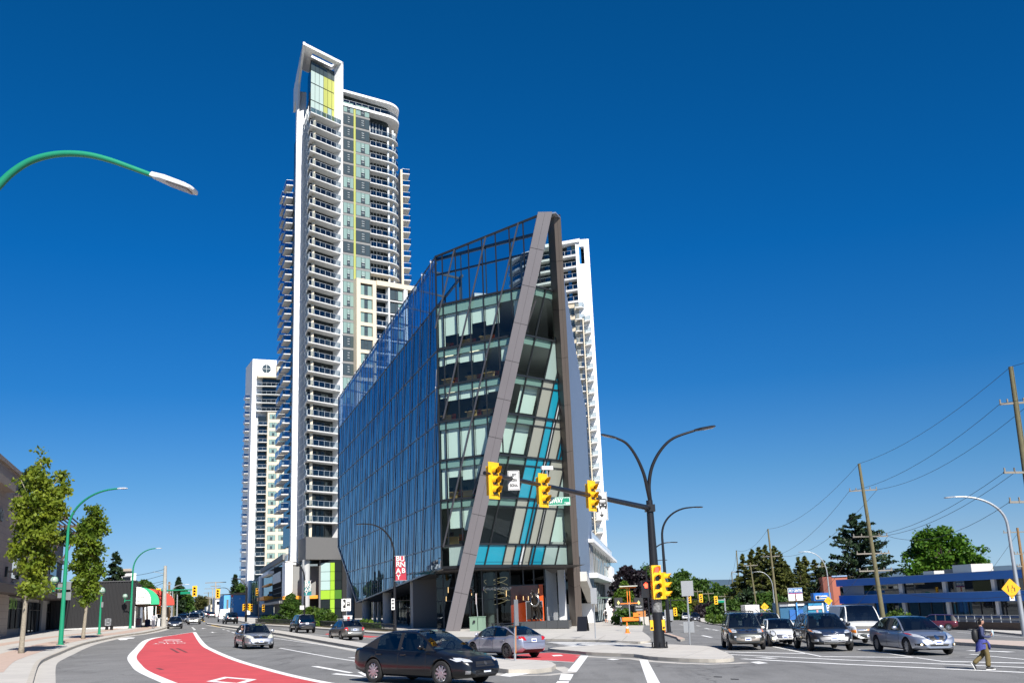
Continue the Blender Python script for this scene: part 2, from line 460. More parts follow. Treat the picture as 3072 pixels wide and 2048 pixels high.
# ------------------------------------------------ painted markings
ledge=smooth_path([Vector((p.x,p.y)) for p in px((580,1895),(520,1904),(447,1917),(414,1946),(396,1970),(409,1994),(432,2014),(514,2050),(640,2100),(850,2170))],5)
redge=smooth_path([Vector((p.x,p.y)) for p in px((580,1895),(603,1930),(636,1951),(702,1979),(795,2007),(889,2031),(1000,2053),(1200,2085),(1500,2130))],5)
draped('bus_lane',ledge+redge[::-1],.004,M_red)
def line(pts,w,name='road_marking',m=None,off=.008,sm=0):
 P=[Vector((p[0],p[1])) for p in pts]
 if sm:P=smooth_path(P,sm)
 return strip(name,P,w,off,m or M_line)
line(ledge,[.12]*8+[.45]*20+[.45]*(len(ledge)-28))
line(offset_path(redge,.1),.34)
def quad(*q,name='road_marking',off=.008,m=None):return draped(name,px(*q),off,m or M_line)
def ground_local(o,f,s):
 return lambda a,b:(o.x+f.x*a+s.x*b,o.y+f.y*a+s.y*b)
def diamond(o,az,L,W,t):
 f=azv(az);s=azv(az+90);fr=ground_local(o,f,s)
 P=[(L/2,0),(0,W/2),(-L/2,0),(0,-W/2)]
 for i in range(4):
  a,b=P[i],P[(i+1) % 4];k=1-t
  draped('road_marking',[fr(*a),fr(*b),fr(b[0]*k,b[1]*k),fr(a[0]*k,a[1]*k)],.009,M_line)
diamond(gp(516,1918.5),-20,4.4,1.5,.34)
diamond(gp(695,2040),-22,4.2,1.7,.36)
def road_text(body,o,az,size,width,name='road_lettering'):
 me=text_mesh(body,size,None,0);f=azv(az);s=azv(az+90)
 xs=[v.co.x for v in me.vertices];k=width/(max(xs)-min(xs))
 for v in me.vertices:
  x,y=v.co.x*k,v.co.y
  X,Y=o.x+s.x*x+f.x*y,o.y+s.y*x+f.y*y
  v.co=(X,Y,G(X,Y)+.010)
 me.materials.clear();me.materials.append(M_line)
 ob=bpy.data.objects.new(name,me);C.objects.link(ob);ob['kind']='structure'
road_text('BUS',gp(512,1924),160,2.4,1.7)
road_text('ONLY',gp(508,1928.5),160,2.4,2.3)
line(px((838,1942.5),(1000,1972),(1120,1990)),.16)
line(px((820,1913),(990,1936),(1100,1953)),.14)
for a,b in (((1050,1971),(1086,1974)),((1120,1977.5),(1180,1985))):line([gp(*a),gp(*b)],.3)
quad((932,1997.5),(954,1997),(1060,2016.5),(1047,2018))
quad((993,2021),(1010,2018.5),(1096,2027),(1083,2029.5))
quad((1072,2015),(1100,2015),(1150,2030),(1095,2027))
quad((1500,2026),(1535,2012),(1592,2019),(1530,2029))
for a,b,w in (((577,1880.5),(578,1882),.25),((580,1883),(581,1885),.25),((583,1886),(584,1888.5),.25),((668,1886.5),(674,1888),.2),((681,1890),(689,1892),.2),((696,1895),(706,1898),.2)):
 line([gp(*a),gp(*b)],w)
def arrow(o,az,L=3.0):
 f=azv(az);s=azv(az+90);fr=ground_local(o,f,s)
 draped('road_marking',[fr(-L/2,-.09),fr(L*.2,-.09),fr(L*.2,-.42),fr(L/2,0),fr(L*.2,.42),fr(L*.2,.09),fr(-L/2,.09)],.009,M_line)
arrow(gp(609,1884),162,4);arrow(gp(638,1895.5),162,4)
line(px((505,1885.5),(545,1884)),.35)
quad((352,1915),(386,1911),(406,1911),(400,1914),(384,1915),(380,1918),(360,1919))
M_yline=mat('yellow paint',(.62,.40,.06),.7)
line(px((604,1858),(614,1864)),.3,m=M_yline);line(px((625,1869),(635,1874.5),(660,1880)),.22,m=M_yline)
line([gp(623,1868.6),gp(655,1868.6)],.4)
quad((1490,1977),(1566,1961),(1655,1956),(1742,1963),(1721,1984.5),(1640,1979.5),name='bus_lane',off=.004,m=M_red)
line(px((1490,1978.5),(1640,1981),(1722,1985.5)),.16)
quad((980,1899),(1030,1900),(1030,1904),(975,1902),name='bus_lane',off=.004,m=M_red)
quad((1080,1904),(1140,1908),(1110,1911),(1080,1909),name='bus_lane',off=.004,m=M_red)
line(px((835,1899.5),(940,1903),(1010,1907)),.18)
line(px((1085,1911.5),(1140,1914)),.18)
for a,b in (((845,1885.5),(872,1887)),((1090,1889),(1130,1893))):line([gp(*a),gp(*b)],.25)
quad((1655,1964),(1683,1963),(1690,1966),(1660,1967.5),off=.009)
quad((1742,1965),(1765,1966),(1730,2014),(1702,2012.5))
quad((1683,2020),(1721,2021.5),(1711,2040),(1677,2039))
quad((1672,2042),(1708,2042.5),(1690,2075),(1650,2075))
quad((1918,1977.5),(1942,1978),(1992,2070),(1950,2070))
quad((1818,1976),(1835,1974.5),(1860,1977),(1840,1979),off=.009)
for k in range(5):
 y=1925.5+k*3.4;x0=1648+k*18
 line(px((x0,y),(x0+320-k*26,y+3.5+k*.5)),.85)
line(px((2158,1954),(2420,1959.5)),.42)
line(px((2186,1962),(2560,1979.5),(3072,2001),(3300,2010)),.30)
line(px((2226,1975),(2560,1992.5),(3072,2016),(3300,2026)),.32)
line(px((2313,1937),(2400,1955),(2468,1969)),.16)
line(px((2460,1968.3),(2754,1971)),.42)
line(px((2575,1947),(2640,1955.5),(2822,1982)),.16)
line(px((2822,1982.5),(3072,1988),(3300,1993)),.45)
line(px((2910,1961),(3072,1977),(3250,1994)),.18)
line(px((2905,1950),(3000,1953),(3035,1955)),.5)
line(px((2870,1895),(3072,1912)),.18)
line(px((2870,1886),(2915,1890)),.35)
quad((2250,1985),(2277,1983),(2305,1988),(2275,1990.5),off=.009)
quad((2262,1971),(2300,1971),(2338,1973.5),(2310,1974.5),off=.009)
for x,y in ((2153,2029),(2204,2036)):quad((x-13,y-1.5),(x+13,y-.5),(x+13,y+1.5),(x-10,y+1),m=M_dark)
for a,b in (((2107,1905),(2135,1911)),((2115,1883),(2130,1886)),((2090,1875),(2100,1877)),((2040,1872),(2052,1874)),((2137,1887),(2155,1890))):line([gp(*a),gp(*b)],.25)
M_skid=mat('tyre mark',(.16,.045,.045),.8)
for a,b in (((512,1944),(535,1957)),((531,1943),(560,1956)),((473,2003),(487,2008))):line([gp(*a),gp(*b)],.16,m=M_skid,off=.010)
def manhole(p,r):
 draped('manhole_cover',[(p.x+r*math.cos(a*.3927),p.y+r*math.sin(a*.3927)) for a in range(16)],.006,mat('cast iron',(.09,.085,.08),.6),kind='structure')
manhole(gp(888,1938),.5);manhole(gp(2110,1890),.4)
# ---------------------------------------------------------------- the prow-shaped glass office block
OB=empty('office_building',(-2,100,G(-2,100)),label='low prow shaped blue glass office block with a leaning grey A frame at its tip',cat='building')
M_gA=[mirrorglass('blue curtain glass',(.014,.045,.085),(.66,.80,.92),1.75,boost=.06),
  mirrorglass('blue curtain glass light',(.028,.075,.12),(.72,.84,.93),1.75,boost=.07),
  mirrorglass('blue curtain glass deep',(.010,.032,.066),(.60,.75,.90),1.7,boost=.05)]
M_gP=glass('parapet glass',(.50,.70,.85),(.55,.75,1.0),1.5,.60,boost=.06)
M_gP2=glass('front parapet glass',(.70,.88,.95),(.6,.8,1.0),1.5,.82,boost=.03)
M_gB=glass('clear green glass',(.82,.95,.91),(.75,.9,1),1.45,.90,boost=.01)
M_mul=mat('dark mullion',(.035,.04,.045),.4,metal=.5)
M_mulA=mat('blue grey mullion',(.11,.14,.19),.35,metal=.5)
M_rod=mat('grey steel rod',(.26,.26,.28),.45,metal=.4,var=.1)
M_rodl=mat('light steel cap',(.55,.57,.60),.35,metal=.7)
M_clad=mat('taupe aluminium cladding',(.180,.166,.174),.42,metal=.25,var=.04,vscale=.4)
M_clad2=mat('brown aluminium cladding',(.135,.112,.098),.45,metal=.25,var=.05,vscale=.4)
M_teal=mat('teal glass panel',(.012,.27,.38),.12,spec=.6,coat=.3,var=.05,vscale=.3)
M_teald=mat('deep teal glass panel',(.010,.17,.27),.12,spec=.6,coat=.3)
M_beige=mat('olive grey glass panel',(.30,.31,.265),.15,spec=.5,coat=.3,var=.05,vscale=.3)
M_pale=mat('white glass strip',(.62,.64,.65),.2)
M_sgreen=mat('grey green spandrel glass',(.30,.40,.37),.15,spec=.5,coat=.3)
M_slab=mat('office ceiling',(.42,.43,.42),.8)
M_blind=mat('white roller blind',(.80,.82,.78),.8)
M_inner=mat('office inner wall',(.22,.23,.22),.8)
P1=Vector((-7.2,95.6,0));aA,aB,aC,aD=azv(-17.5),azv(121),azv(45),azv(6.8)
F0=onpl(1408,1690,P1,121);T0=onpl(1640,645,P1,121)
fold_dir=(T0-F0)/(T0.z-F0.z)
def fold(z):return F0+fold_dir*(z-F0.z)
nC=aC.cross(T0-F0).normalized()
def onn(px_,py_,p0,n):
 d=Vector(ray(px_,py_));c=Vector(CAM);return c+d*((Vector(p0)-c).dot(n)/d.dot(n))
Rb,Rt=onn(1711,1640,F0,nC),onn(1656,650,F0,nC)
rdir=(Rt-Rb)/(Rt.z-Rb.z)
def rleg(z):return Rb+rdir*(z-Rb.z)
nD=aD.cross(Rt-Rb).normalized()
ZL=[5.82,7.76,11.89,15.59,19.23,22.69,26.27,30.67,35.7]
# --- long left face
polyA=[(0,5.82),(51.3,3.4),(70.6,12.1),(70.6,35.9),(0,35.7)]
def A3(u,z,off=0.):return P1+aA*u+Vector((-aA.y,aA.x,0))*off+Vector((0,0,z))
rnd=random.Random(3)
for k in range(len(ZL)):
 z0=ZL[k-1] if k else 3.0
 z1=ZL[k] if k else ZL[0]
 if k==0:z0=2.0
 mb=MB();u=0.
 while u < 70.6:
  w=1.5
  for (sa,sb) in (((u,z0),1),):
   cell=[(u+.008,z0+.03),(u+w-.008,z0+.03),(u+w-.008,z1-.03),(u+.008,z1-.03)]
   for n,d in (((0,-1),None),):
    pass
   cell=clip(cell,(-(5.82-3.4)/51.3,-1),-5.82) if u < 51.3 else cell
   cell=clip(cell,((12.1-3.4)/19.3,-1),(12.1-3.4)/19.3*51.3-3.4) if u+w > 51.3 else cell
   cell=clip(cell,(1,0),70.6)
   if len(cell) > 2:
    a,b=rnd.uniform(-.003,.003),rnd.uniform(-.004,.004);cu=u+w/2;cz=(z0+z1)/2
    mi=rnd.choice((0,0,0,1,2,2)) if k < 8 else 0
    if rnd.random() < .45 and k < 8:
     zs=lerp(z0,z1,rnd.choice((.35,.5,.62)))
     lo=clip(cell,(0,1),zs-.0);hi=clip(cell,(0,-1),-zs)
     for part,m_ in ((lo,mi),(hi,(mi+1) % 3)):
      if len(part) > 2:mb.face([A3(p[0],p[1],a*(p[0]-cu)+b*(p[1]-cz)) for p in part],m_)
    else:
     mb.face([A3(p[0],p[1],a*(p[0]-cu)+b*(p[1]-cz)) for p in cell],mi)
  u +=w
 if mb.f:
  o=mb.build('window_band',[M_gP]*3 if k==8 else M_gA,OB)
mb=MB();mb.face([A3(u,z,-.12) for u,z in [(0,5.82),(51.3,3.4),(70.6,12.1),(70.6,30.6),(0,30.6)]],0)
mb.build('backing_wall',M_dark,OB)
mb=MB()
def zbot(u):return 5.82-(5.82-3.4)*u/51.3 if u < 51.3 else 3.4+(u-51.3)*(12.1-3.4)/19.3
for z in ZL[1:]:
 u1=70.6 if z > 12.1 else min(70.6,51.3+(z-3.4)/(12.1-3.4)*19.3)
 mb.bar(A3(0,z,.02),A3(u1,z,.02),.1,.13)
mb.bar(A3(0,5.82,.02),A3(51.3,3.4,.02),.16,.16);mb.bar(A3(51.3,3.4,.02),A3(70.6,12.1,.02),.2,.22)
u=0
while u < 70.6:
 mb.bar(A3(u,zbot(u),.0),A3(u,35.7,.0),.035,.05,up=tuple(aA));u +=1.5
mb.bar(A3(70.6,12.1,0),A3(70.6,35.9,0),.2,.2,up=tuple(aA))
mb.build('mullion_grid',M_mulA,OB)
mb=MB();LEAN=.235
u=-8.
while u < 78:
 pts=[]
 for z in (3.6,35.9):
  pts.append((u-LEAN*(z-5),z))
 (ua,za),(ub,zb)=pts
 if ub < .05:t=(ua-.05)/(ua-ub) if ua !=ub else 1;ub,zb=.05,za+(zb-za)*t
 if ua > 70.5:
  t=(ua-70.5)/(ua-ub);ua,za=70.5,za+(zb-za)*t
 if ua > ub and ua > .1:
  s=0
  while za < zbot(ua) and s < 300:
   za +=.1;ua -=LEAN*.1;s +=1
  if za < zb:
   a,b=A3(ua,za,.12),A3(ub,zb,.12)
   mb.bar(a,b,.075,.11,up=tuple(aA))
   for z in ZL:
    if za < z < zb:mb.box(A3(u-LEAN*(z-5),z,.14),(.12,.12,.16),1,az=-17.5)
 u +=4.2
mb.build('diagonal_rods',[M_rod,M_rodl],OB)
# --- narrow front face,left of the prow
def uB(p):return (Vector((p.x,p.y,0))-P1).dot(aB)
def B3(u,z,off=0.):return P1+aB*u+Vector((aB.y,-aB.x,0))*off+Vector((0,0,z))
BL={1:(.55,.55,.62,.55,.5),2:(.95,.3,.42,.42,.42),3:(1,1,1,1,1),4:(.16,.28,.28,.25,.2),5:(.3,.26,.3,.36,.5),6:(.92,.62,.70,.42,.55),}
bl_keys={7.76:1,11.89:2,15.59:3,19.23:4,22.69:5,26.27:6}
blm,spm,mub=MB(),MB(),MB()
zap=onpl(1612,648,P1,121);TOPS=(zap.z-35.7)/uB(zap)
for k in range(len(ZL)-1):
 z0,z1=ZL[k],ZL[k+1];uf0,uf1=uB(fold(z0)),uB(fold(z1));mb=MB()
 us=[0.,.8]
 while us[-1] < max(uf0,uf1):us.append(us[-1]+1.55)
 for i in range(len(us)-1):
  zq=(lambda q:z1+TOPS*q) if k==7 else (lambda q:z1)
  cell=[(us[i]+.03,z0+.04),(us[i+1]-.03,z0+.04),(us[i+1]-.03,zq(us[i+1])-.04),(us[i]+.03,zq(us[i])-.04)]
  sl=(uf1-uf0)/(z1-z0);cell=clip(cell,(1,-sl),uf0-sl*z0)
  if len(cell) < 3:continue
  if k==0:
   spm.face([B3(*p) for p in cell]) if i else mb.face([B3(*p) for p in cell]);continue
  mb.face([B3(*p) for p in cell])
  if k < 7:
   zt=z1-(1.0 if k==6 else .75)
   top=clip(cell,(0,-1),-zt)
   if len(top) > 2:spm.face([B3(p[0],p[1],-.05) for p in top])
   f=BL[bl_keys[z0]][min(i,4)]
   if rnd.random() < .9:
    zb_=zt-(zt-z0)*f
    part=clip(clip([(p[0],p[1]) for p in cell],(0,1),zt),(0,-1),-zb_)
    if len(part) > 2:blm.face([B3(p[0],p[1],-.28) for p in part])
  mub.bar(B3(us[i],z0),B3(us[i],zq(us[i])) if us[i] < uf1 else B3(us[i],z0+(us[i]-uf0)/(sl or 1)),.06,.12,up=tuple(aB)) if us[i] < max(uf0,uf1) else None
 mb.build('window_band',M_gP2 if k==7 else M_gB,OB)
 if spm.f:spm.build('spandrel_panel',M_sgreen,OB);spm=MB()
 if blm.f:blm.build('roller_blinds',M_blind,OB);blm=MB()
 mub.bar(B3(0,z1),B3(uf1,z1+(TOPS*uf1 if k==7 else 0)),.14,.2)
mub.bar(B3(0,ZL[0]),B3(uB(fold(ZL[0])),ZL[0]),.2,.25)
mub.bar(B3(0,5.8),B3(0,35.8),.14,.14,up=tuple(aB))
mub.build('mullion_grid',M_mul,OB)
mb=MB()
for (xa,ya,xb,yb) in ((1555,668,1447,1120),(1457,710,1330,1255),(1363,748,1306,985),(1608,900,1500,1215),(1447,1120,1395,1350),(1500,1215,1420,1480),(1395,1350,1330,1640)):
 mb.bar(onpl(xa,ya,P1+Vector((-.08,-.15,0)),121),onpl(xb,yb,P1+Vector((-.08,-.15,0)),121),.075,.13,up=tuple(aB))
mb.build('diagonal_rods',mat('dark steel rod',(.10,.10,.11),.45,metal=.4),OB)
# --- striped face between the legs
def C3(u,z,off=0.):return fold(z)+aC*u-nC*(-off)
if nC.y > 0:nC=-nC
def uC(z):return (rleg(z)-fold(z)).dot(aC)
def u_at(px_,py_):
 p=onn(px_,py_,F0,nC);return (p-fold(p.z)).dot(aC),p.z
ub_,zb_=u_at(1520,1636);ut_,zt_=u_at(1630,1133);SL=(ut_-ub_)/(zt_-zb_)
def lineu(px_,z,py_=1636):
 u0,z0=u_at(px_,py_);return u0+SL*(z-z0)
rows=[
 (0,[(0,'teal'),(1465,'teal'),(1518,'beige'),(1547,'teal'),(1566,'pale'),(1576,'beige'),(1596,'teald'),(1606,'teal'),(1636,'sg'),(1676,'sg')]),
 (1,[(0,'gl'),(1467,'gl'),(1520,'beige'),(1555,'teal'),(1574,'teald'),(1584,'beige'),(1607,'pale'),(1613,'beige'),(1646,'glb'),(1690,'glb')]),
 (2,[(0,'gl'),(1467,'gl'),(1520,'teal'),(1555,'teal'),(1576,'pale'),(1583,'teald'),(1596,'beige'),(1640,'sg')]),
 (3,[(0,'glb'),(1467,'glb'),(1520,'beige'),(1555,'teal'),(1578,'pale'),(1585,'beige'),(1612,'teald'),(1622,'teal')]),
 (4,[(0,'gl'),(1467,'glb'),(1520,'beige'),(1555,'teal'),(1580,'pale'),(1588,'sg')]),
 (5,[(0,'gl'),(1467,'gl'),(1522,'sg'),(1558,'teal')]),
 (6,[(0,'gl'),(1467,'gl'),(1530,'gl')]),
 (7,[(0,'gl'),(1490,'gl')])]
PM={'teal':0,'teald':1,'beige':2,'pale':3,'sg':4}
panm,gcm,blc,muc=MB(),MB(),MB(),MB()
for r,cells in rows:
 if panm.f:panm.build('coloured_panels',[M_teal,M_teald,M_beige,M_pale,M_sgreen],OB);panm=MB()
 if gcm.f:gcm.build('window_panes',M_gB,OB);gcm=MB()
 z0,z1=ZL[r],ZL[r+1]
 for i,(pxl,what) in enumerate(cells):
  L0=lineu(pxl,z0) if pxl else -1e3;L1=lineu(pxl,z1) if pxl else -1e3
  if i+1 < len(cells):R0,R1=lineu(cells[i+1][0],z0),lineu(cells[i+1][0],z1)
  else:R0=R1=1e3
  cell=[(max(L0,-50),z0+.05),(min(R0,50),z0+.05),(min(R1,50),z1-.05),(max(L1,-50),z1-.05)]
  cell=clip(cell,(-1,0),0);s=(uC(z1)-uC(z0))/(z1-z0);cell=clip(cell,(1,-s),uC(z0)-s*z0)
  if len(cell) < 3:continue
  if what in PM:
   panm.face([C3(p[0],p[1]) for p in cell],PM[what])
  else:
   gcm.face([C3(p[0],p[1]) for p in cell])
   top=clip(cell,(0,-1),-(z1-.75))
   if len(top) > 2 and r < 7:panm.face([C3(p[0],p[1],-.05) for p in top],4)
   if what=='glb':
    part=clip(cell,(0,1),z1-.8);part=clip(part,(0,-1),-(z0+.2))
    if len(part) > 2:blc.face([C3(p[0],p[1],-.4) for p in part])
  if pxl and 0 < L0 < uC(z0):
   e1=L1;zz=z1
   if e1 > uC(z1):
    t=(uC(z0)-L0)/((e1-L0)-(uC(z1)-uC(z0)));e1,zz=L0+(e1-L0)*t,z0+(z1-z0)*t
   if e1 < 0:continue
   muc.bar(C3(L0,z0,.05),C3(e1,zz,.05),.10,.16,up=tuple(nC))
 muc.bar(C3(0,z0,.03),C3(uC(z0),z0,.03),.13,.17)
 if r in (1,2,3,4):muc.bar(C3(lineu(1467,z1-.75),z1-.75,.03),C3(uC(z1-.75),z1-.75,.03),.07,.1)
muc.bar(C3(0,ZL[0],.02),C3(uC(ZL[0]),ZL[0],.02),.18,.25)
gcm.build('window_panes',M_gB,OB);panm.build('coloured_panels',[M_teal,M_teald,M_beige,M_pale,M_sgreen],OB)
blc.build('roller_blinds',M_blind,OB);muc.build('mullion_grid',M_mul,OB)
# --- inside:floor slabs,core walls,a few desks and chairs
flm=MB();back=P1+aA*9
for k,z in enumerate(ZL[:-1]):
 f,r=fold(z),rleg(z)
 q=[P1-aB*-.2+aA*.3,f+Vector((-.1,.35,0)),r+Vector((-.35,.1,0)),r+aD*12,P1+aA*16]
 flm.prism([(p.x,p.y) for p in q],z-.18,z+.10)
flm.build('floor_slabs',M_slab,OB)
mb=MB()
f,r=fold(20),rleg(7)
a,b=P1+aA*5.5,r+aD*5.0
mid=fold(8)+Vector((.2,8.5,0))
mb.prism([(a.x+.3,a.y),(mid.x,mid.y),(b.x-.5,b.y),(b.x-.7,b.y+.3),(mid.x,mid.y+.4),(a.x+.2,a.y+.4)],5.9,30.5)
mb.build('core_wall',M_inner,OB)
M_orange=mat('orange panel',(.62,.085,.008),.35,var=.15,vscale=.4)
M_desk=mat('oak desk',(.33,.20,.09),.6)
mb=MB()
for i,z in enumerate(ZL[1:7]):
 for j in range(3):
  p=P1+aB*(1.4+j*2.2+rnd.random())+aA*(1.6+rnd.random()*.7)
  if p.x > fold(z).x-1:continue
  mb.box((p.x,p.y,z+.82),(1.2,.6,.06),0,az=31);mb.box((p.x,p.y,z+.45),(1.1,.05,.7),0,az=31)
  mb.box((p.x+.7,p.y+.4,z+.8),(.42,.1,.55),1,az=10);mb.box((p.x+.7,p.y+.2,z+.55),(.45,.45,.1),1,az=10)
  mb.box((p.x-.2,p.y,z+1.1),(.5,.05,.32),2,az=31)
mb.build('office_furniture',[M_desk,mat('orange seat',(.5,.09,.02),.7),M_dark],OB)
mb=MB()
for z in ZL[2:8]:
 for j in range(2):
  p=P1+aB*(2.2+3*j)+aA*3.0;mb.box((p.x,p.y,z-.22),(.9,.5,.05),az=31)
mb.build('ceiling_lamps',mat('lamp glow',(1,.85,.62),.5,emit=1.3),OB)
# --- right-hand face,seen edge on
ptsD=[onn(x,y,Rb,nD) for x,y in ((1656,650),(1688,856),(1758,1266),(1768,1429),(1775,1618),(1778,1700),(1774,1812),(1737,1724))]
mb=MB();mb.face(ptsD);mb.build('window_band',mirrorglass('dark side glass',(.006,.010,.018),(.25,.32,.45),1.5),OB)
if nD.x < 0:nD=-nD
mb=MB()
D0=rleg(5);polyD=[((p-D0).dot(aD),p.z) for p in ptsD]
def D3(u,z,off=0.):
 q=rleg(z);return q+aD*u+nD*off
polyD=[((p-rleg(p.z)).dot(aD),p.z) for p in ptsD]
def spanD(u):
 zs=[]
 for i in range(len(polyD)):
  (a,za),(b,zb)=polyD[i],polyD[(i+1) % len(polyD)]
  if (a-u)*(b-u) < 0:zs.append(za+(zb-za)*(u-a)/(b-a))
 return (min(zs),max(zs)) if len(zs) > 1 else None
u=1.2
while u < 40:
 s=spanD(u)
 if s:mb.bar(D3(u,s[0],.22),D3(u,s[1],.22),.09,.42,up=tuple(aD),m=0)
 s2=spanD(u+.6)
 if s2:mb.bar(D3(u+.6,s2[0],.05),D3(u+.6,s2[1],.05),.05,.12,up=tuple(aD),m=1)
 u +=1.3
for z in ZL:
 us=[u for u in np.arange(.5,42,.5) if spanD(u) and spanD(u)[0] < z < spanD(u)[1]]
 if us:mb.bar(D3(us[0],z,.06),D3(us[-1],z,.06),.12,.15,m=1)
for i in range(len(ptsD)):
 a,b=ptsD[i],ptsD[(i+1) % len(ptsD)];mb.bar(a+nD*.05,b+nD*.05,.16,.2,m=1)
mb.build('vertical_fins',[mat('blue grey fin',(.30,.38,.52),.35,metal=.5),M_mulA],OB)
# --- A frame
def leg(name,a,b,wide,deep,face,m_,seam=3.4):
 mb=MB();L=(b-a).length;n=int(L/seam);d=(b-a)/n;fx=Vector(face)
 dn=d.normalized();w=(fx-dn*fx.dot(dn)).normalized();t=w.cross(dn)
 z0=a
 for i in range(n):
  p,q=a+d*i+dn*.02,a+d*(i+1)-dn*.02
  for s in (-1,1):
   c=w*(s*wide/4)
   o=[-w*(wide/4-.008)-t*deep/2,w*(wide/4-.008)-t*deep/2,w*(wide/4-.008)+t*deep/2,-w*(wide/4-.008)+t*deep/2]
   lo=[p+c+k for k in o];hi=[q+c+k for k in o]
   if i==0:
    lo=[v-dn*((v.z-(G(v.x,v.y)+.10))/dn.z) for v in lo]
   if i==n-1:hi=[v-dn*((v.z-36.75)/dn.z) for v in hi]
   mb.hexa(lo+hi,0)
 mb.bar(a+dn*.3,b-dn*.3,wide*.96,deep*.96,m=1,up=tuple(t))
 return mb.build(name,[m_,M_dark],OB)
La,Lb=onpl(1358,1893,Vector((-5.4,93.3,0)),121),onpl(1634,640,Vector((-5.4,93.3,0)),121)
leg('frame_leg',La,Lb,1.28,1.15,(1,.05,0),M_clad)
Ra,Rbb=rleg(-.2)+Vector((.15,-.45,0)),rleg(37.4)+Vector((.15,-.35,0))
leg('frame_leg',Ra,Rbb,.80,1.05,(.80,.60,0),M_clad2,4.2)
mb=MB();mb.box(((Lb.x+Rbb.x)/2,(Lb.y+Rbb.y)/2+.3,36.8),(1.75,1.5,.12),az=20);mb.build('frame_cap',M_rodl,OB)
mb=MB();a,b=onn(1734,1728,Rb,nD)+nD*.5,onn(1772,1822,Rb,nD)+nD*.5
mb.bar(a,b,.9,1.0);mb.build('strut',mat('pale concrete',(.5,.49,.46),.8,var=.1),OB)
# --- under the building:soffit,lobby glazing,columns,orange box,lettering,lights
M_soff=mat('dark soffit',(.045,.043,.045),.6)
M_lob=mirrorglass('lobby glass',(.010,.013,.013),(.55,.62,.62),1.45,boost=.0)
M_lobs=glass('lobby clear glass',(.55,.62,.60),(.8,.85,.85),1.5,.55)
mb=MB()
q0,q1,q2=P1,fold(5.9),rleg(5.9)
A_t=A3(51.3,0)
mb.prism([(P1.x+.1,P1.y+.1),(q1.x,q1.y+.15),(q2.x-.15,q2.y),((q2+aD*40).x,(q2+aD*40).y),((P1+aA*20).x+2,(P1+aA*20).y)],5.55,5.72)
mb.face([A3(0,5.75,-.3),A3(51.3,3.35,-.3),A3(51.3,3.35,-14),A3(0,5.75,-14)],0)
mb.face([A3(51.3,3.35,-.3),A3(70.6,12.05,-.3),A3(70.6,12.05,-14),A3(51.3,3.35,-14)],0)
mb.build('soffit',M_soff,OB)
mb=MB()
for (xa,xb,m_) in ((1428,1516,0),(1516,1546,2),(1549,1566,0),(1576,1594,2),(1596,1634,1)):
 a,b=onn(xa,1680,F0,nC),onn(xb,1680,F0,nC)
 bk=Vector((-5.6,4.2,-.75))
 mb.face([a+Vector((0,0,-.12)),b+Vector((0,0,-.12)),b+bk*1.15,a+bk*1.15],m_)
mb.build('soffit_stripes',[M_teald,M_teald,M_beige],OB)
lob0=Vector((-6.8,101.2,0))
def LB(px_,py_):return onpl(px_,py_,lob0,84)
mb=MB();mbm=MB();mbc=MB()
w0,w1=LB(1312,1890),LB(1536,1890);zT=5.55
mbc.face([(w0.x,w0.y,.0),(w1.x,w1.y,-.1),(w1.x,w1.y,zT),(w0.x,w0.y,zT)],0)
mbc.build('lobby_pane',M_lobs,OB)
mbc=MB();mbc.face([(w0.x-3,w0.y+7,-.2),(w1.x+1,w1.y+7,-.2),(w1.x+1,w1.y+7,zT+.2),(w0.x-3,w0.y+7,zT+.2)]);mbc.face([(w0.x-3,w0.y,.03),(w1.x+4,w1.y,.03),(w1.x+4,w1.y+7,.03),(w0.x-3,w0.y+7,.03)]);mbc.face([(w1.x,w1.y,0),(w1.x,w1.y,zT),(w1.x,w1.y+7,zT),(w1.x,w1.y+7,0)])
for i in range(6):mbc.bar((w0.x+i*1.3,w0.y+6.9,0),(w0.x+i*1.3,w0.y+6.9,zT),.12,.1)
mbc.build('lobby_interior',mat('lobby wall',(.10,.10,.10),.5),OB)
w2,w3=LB(1641,1890),None
for xx in (1333,1372,1412,1452,1494,1536,1576,1608,1641):
 p=LB(xx,1890);mbm.bar((p.x,p.y-.05,0),(p.x,p.y-.05,zT),.07,.14,up=(1,0,0))
for zz in (.25,2.9,4.1):
 mbm.bar((w0.x,w0.y-.05,zz),(w2.x,w2.y-.05,zz),.07,.1)
rr=w2+aD*26
mb.face([(w2.x,w2.y,-.2),(rr.x,rr.y,-.4),(rr.x,rr.y,zT),(w2.x,w2.y,zT)],0)
for k in range(1,12):
 p=w2+aD*(k*1.1);mbm.bar((p.x+.05,p.y,-.2),(p.x+.05,p.y,zT),.08,.16,up=tuple(aD),m=1)
for (u0,u1) in ((1.5,69),):
 mb.face([A3(u0,.0,-4.2),A3(u1,1.4,-4.2),A3(u1,9,-4.2),A3(u0,5.6,-4.2)],0)
 u=u0
 while u < u1:
  mbm.bar(A3(u,.1,-4.12),A3(u,5.6,-4.12),.09,.12,up=tuple(aA));u +=2.1
 mbm.bar(A3(u0,3.0,-4.1),A3(u1,3.6,-4.1),.12,.12)
mb.build('lobby_glazing',[M_lob],OB);mbm.build('lobby_mullions',[M_mul,M_rodl],OB)
mb=MB()
a,b=LB(1536,1890),LB(1632,1890)
a0,a1=a+Vector((0,-.10,0)),b+Vector((0,-.10,0))
mb.face([(a0.x,a0.y,-.1),(a1.x,a1.y,-.1),(a1.x,a1.y,4.05),(a0.x,a0.y,4.05)],0)
p=LB(1628,1890);mb.box((p.x,p.y-.25,2),(.4,.3,4.2),1)
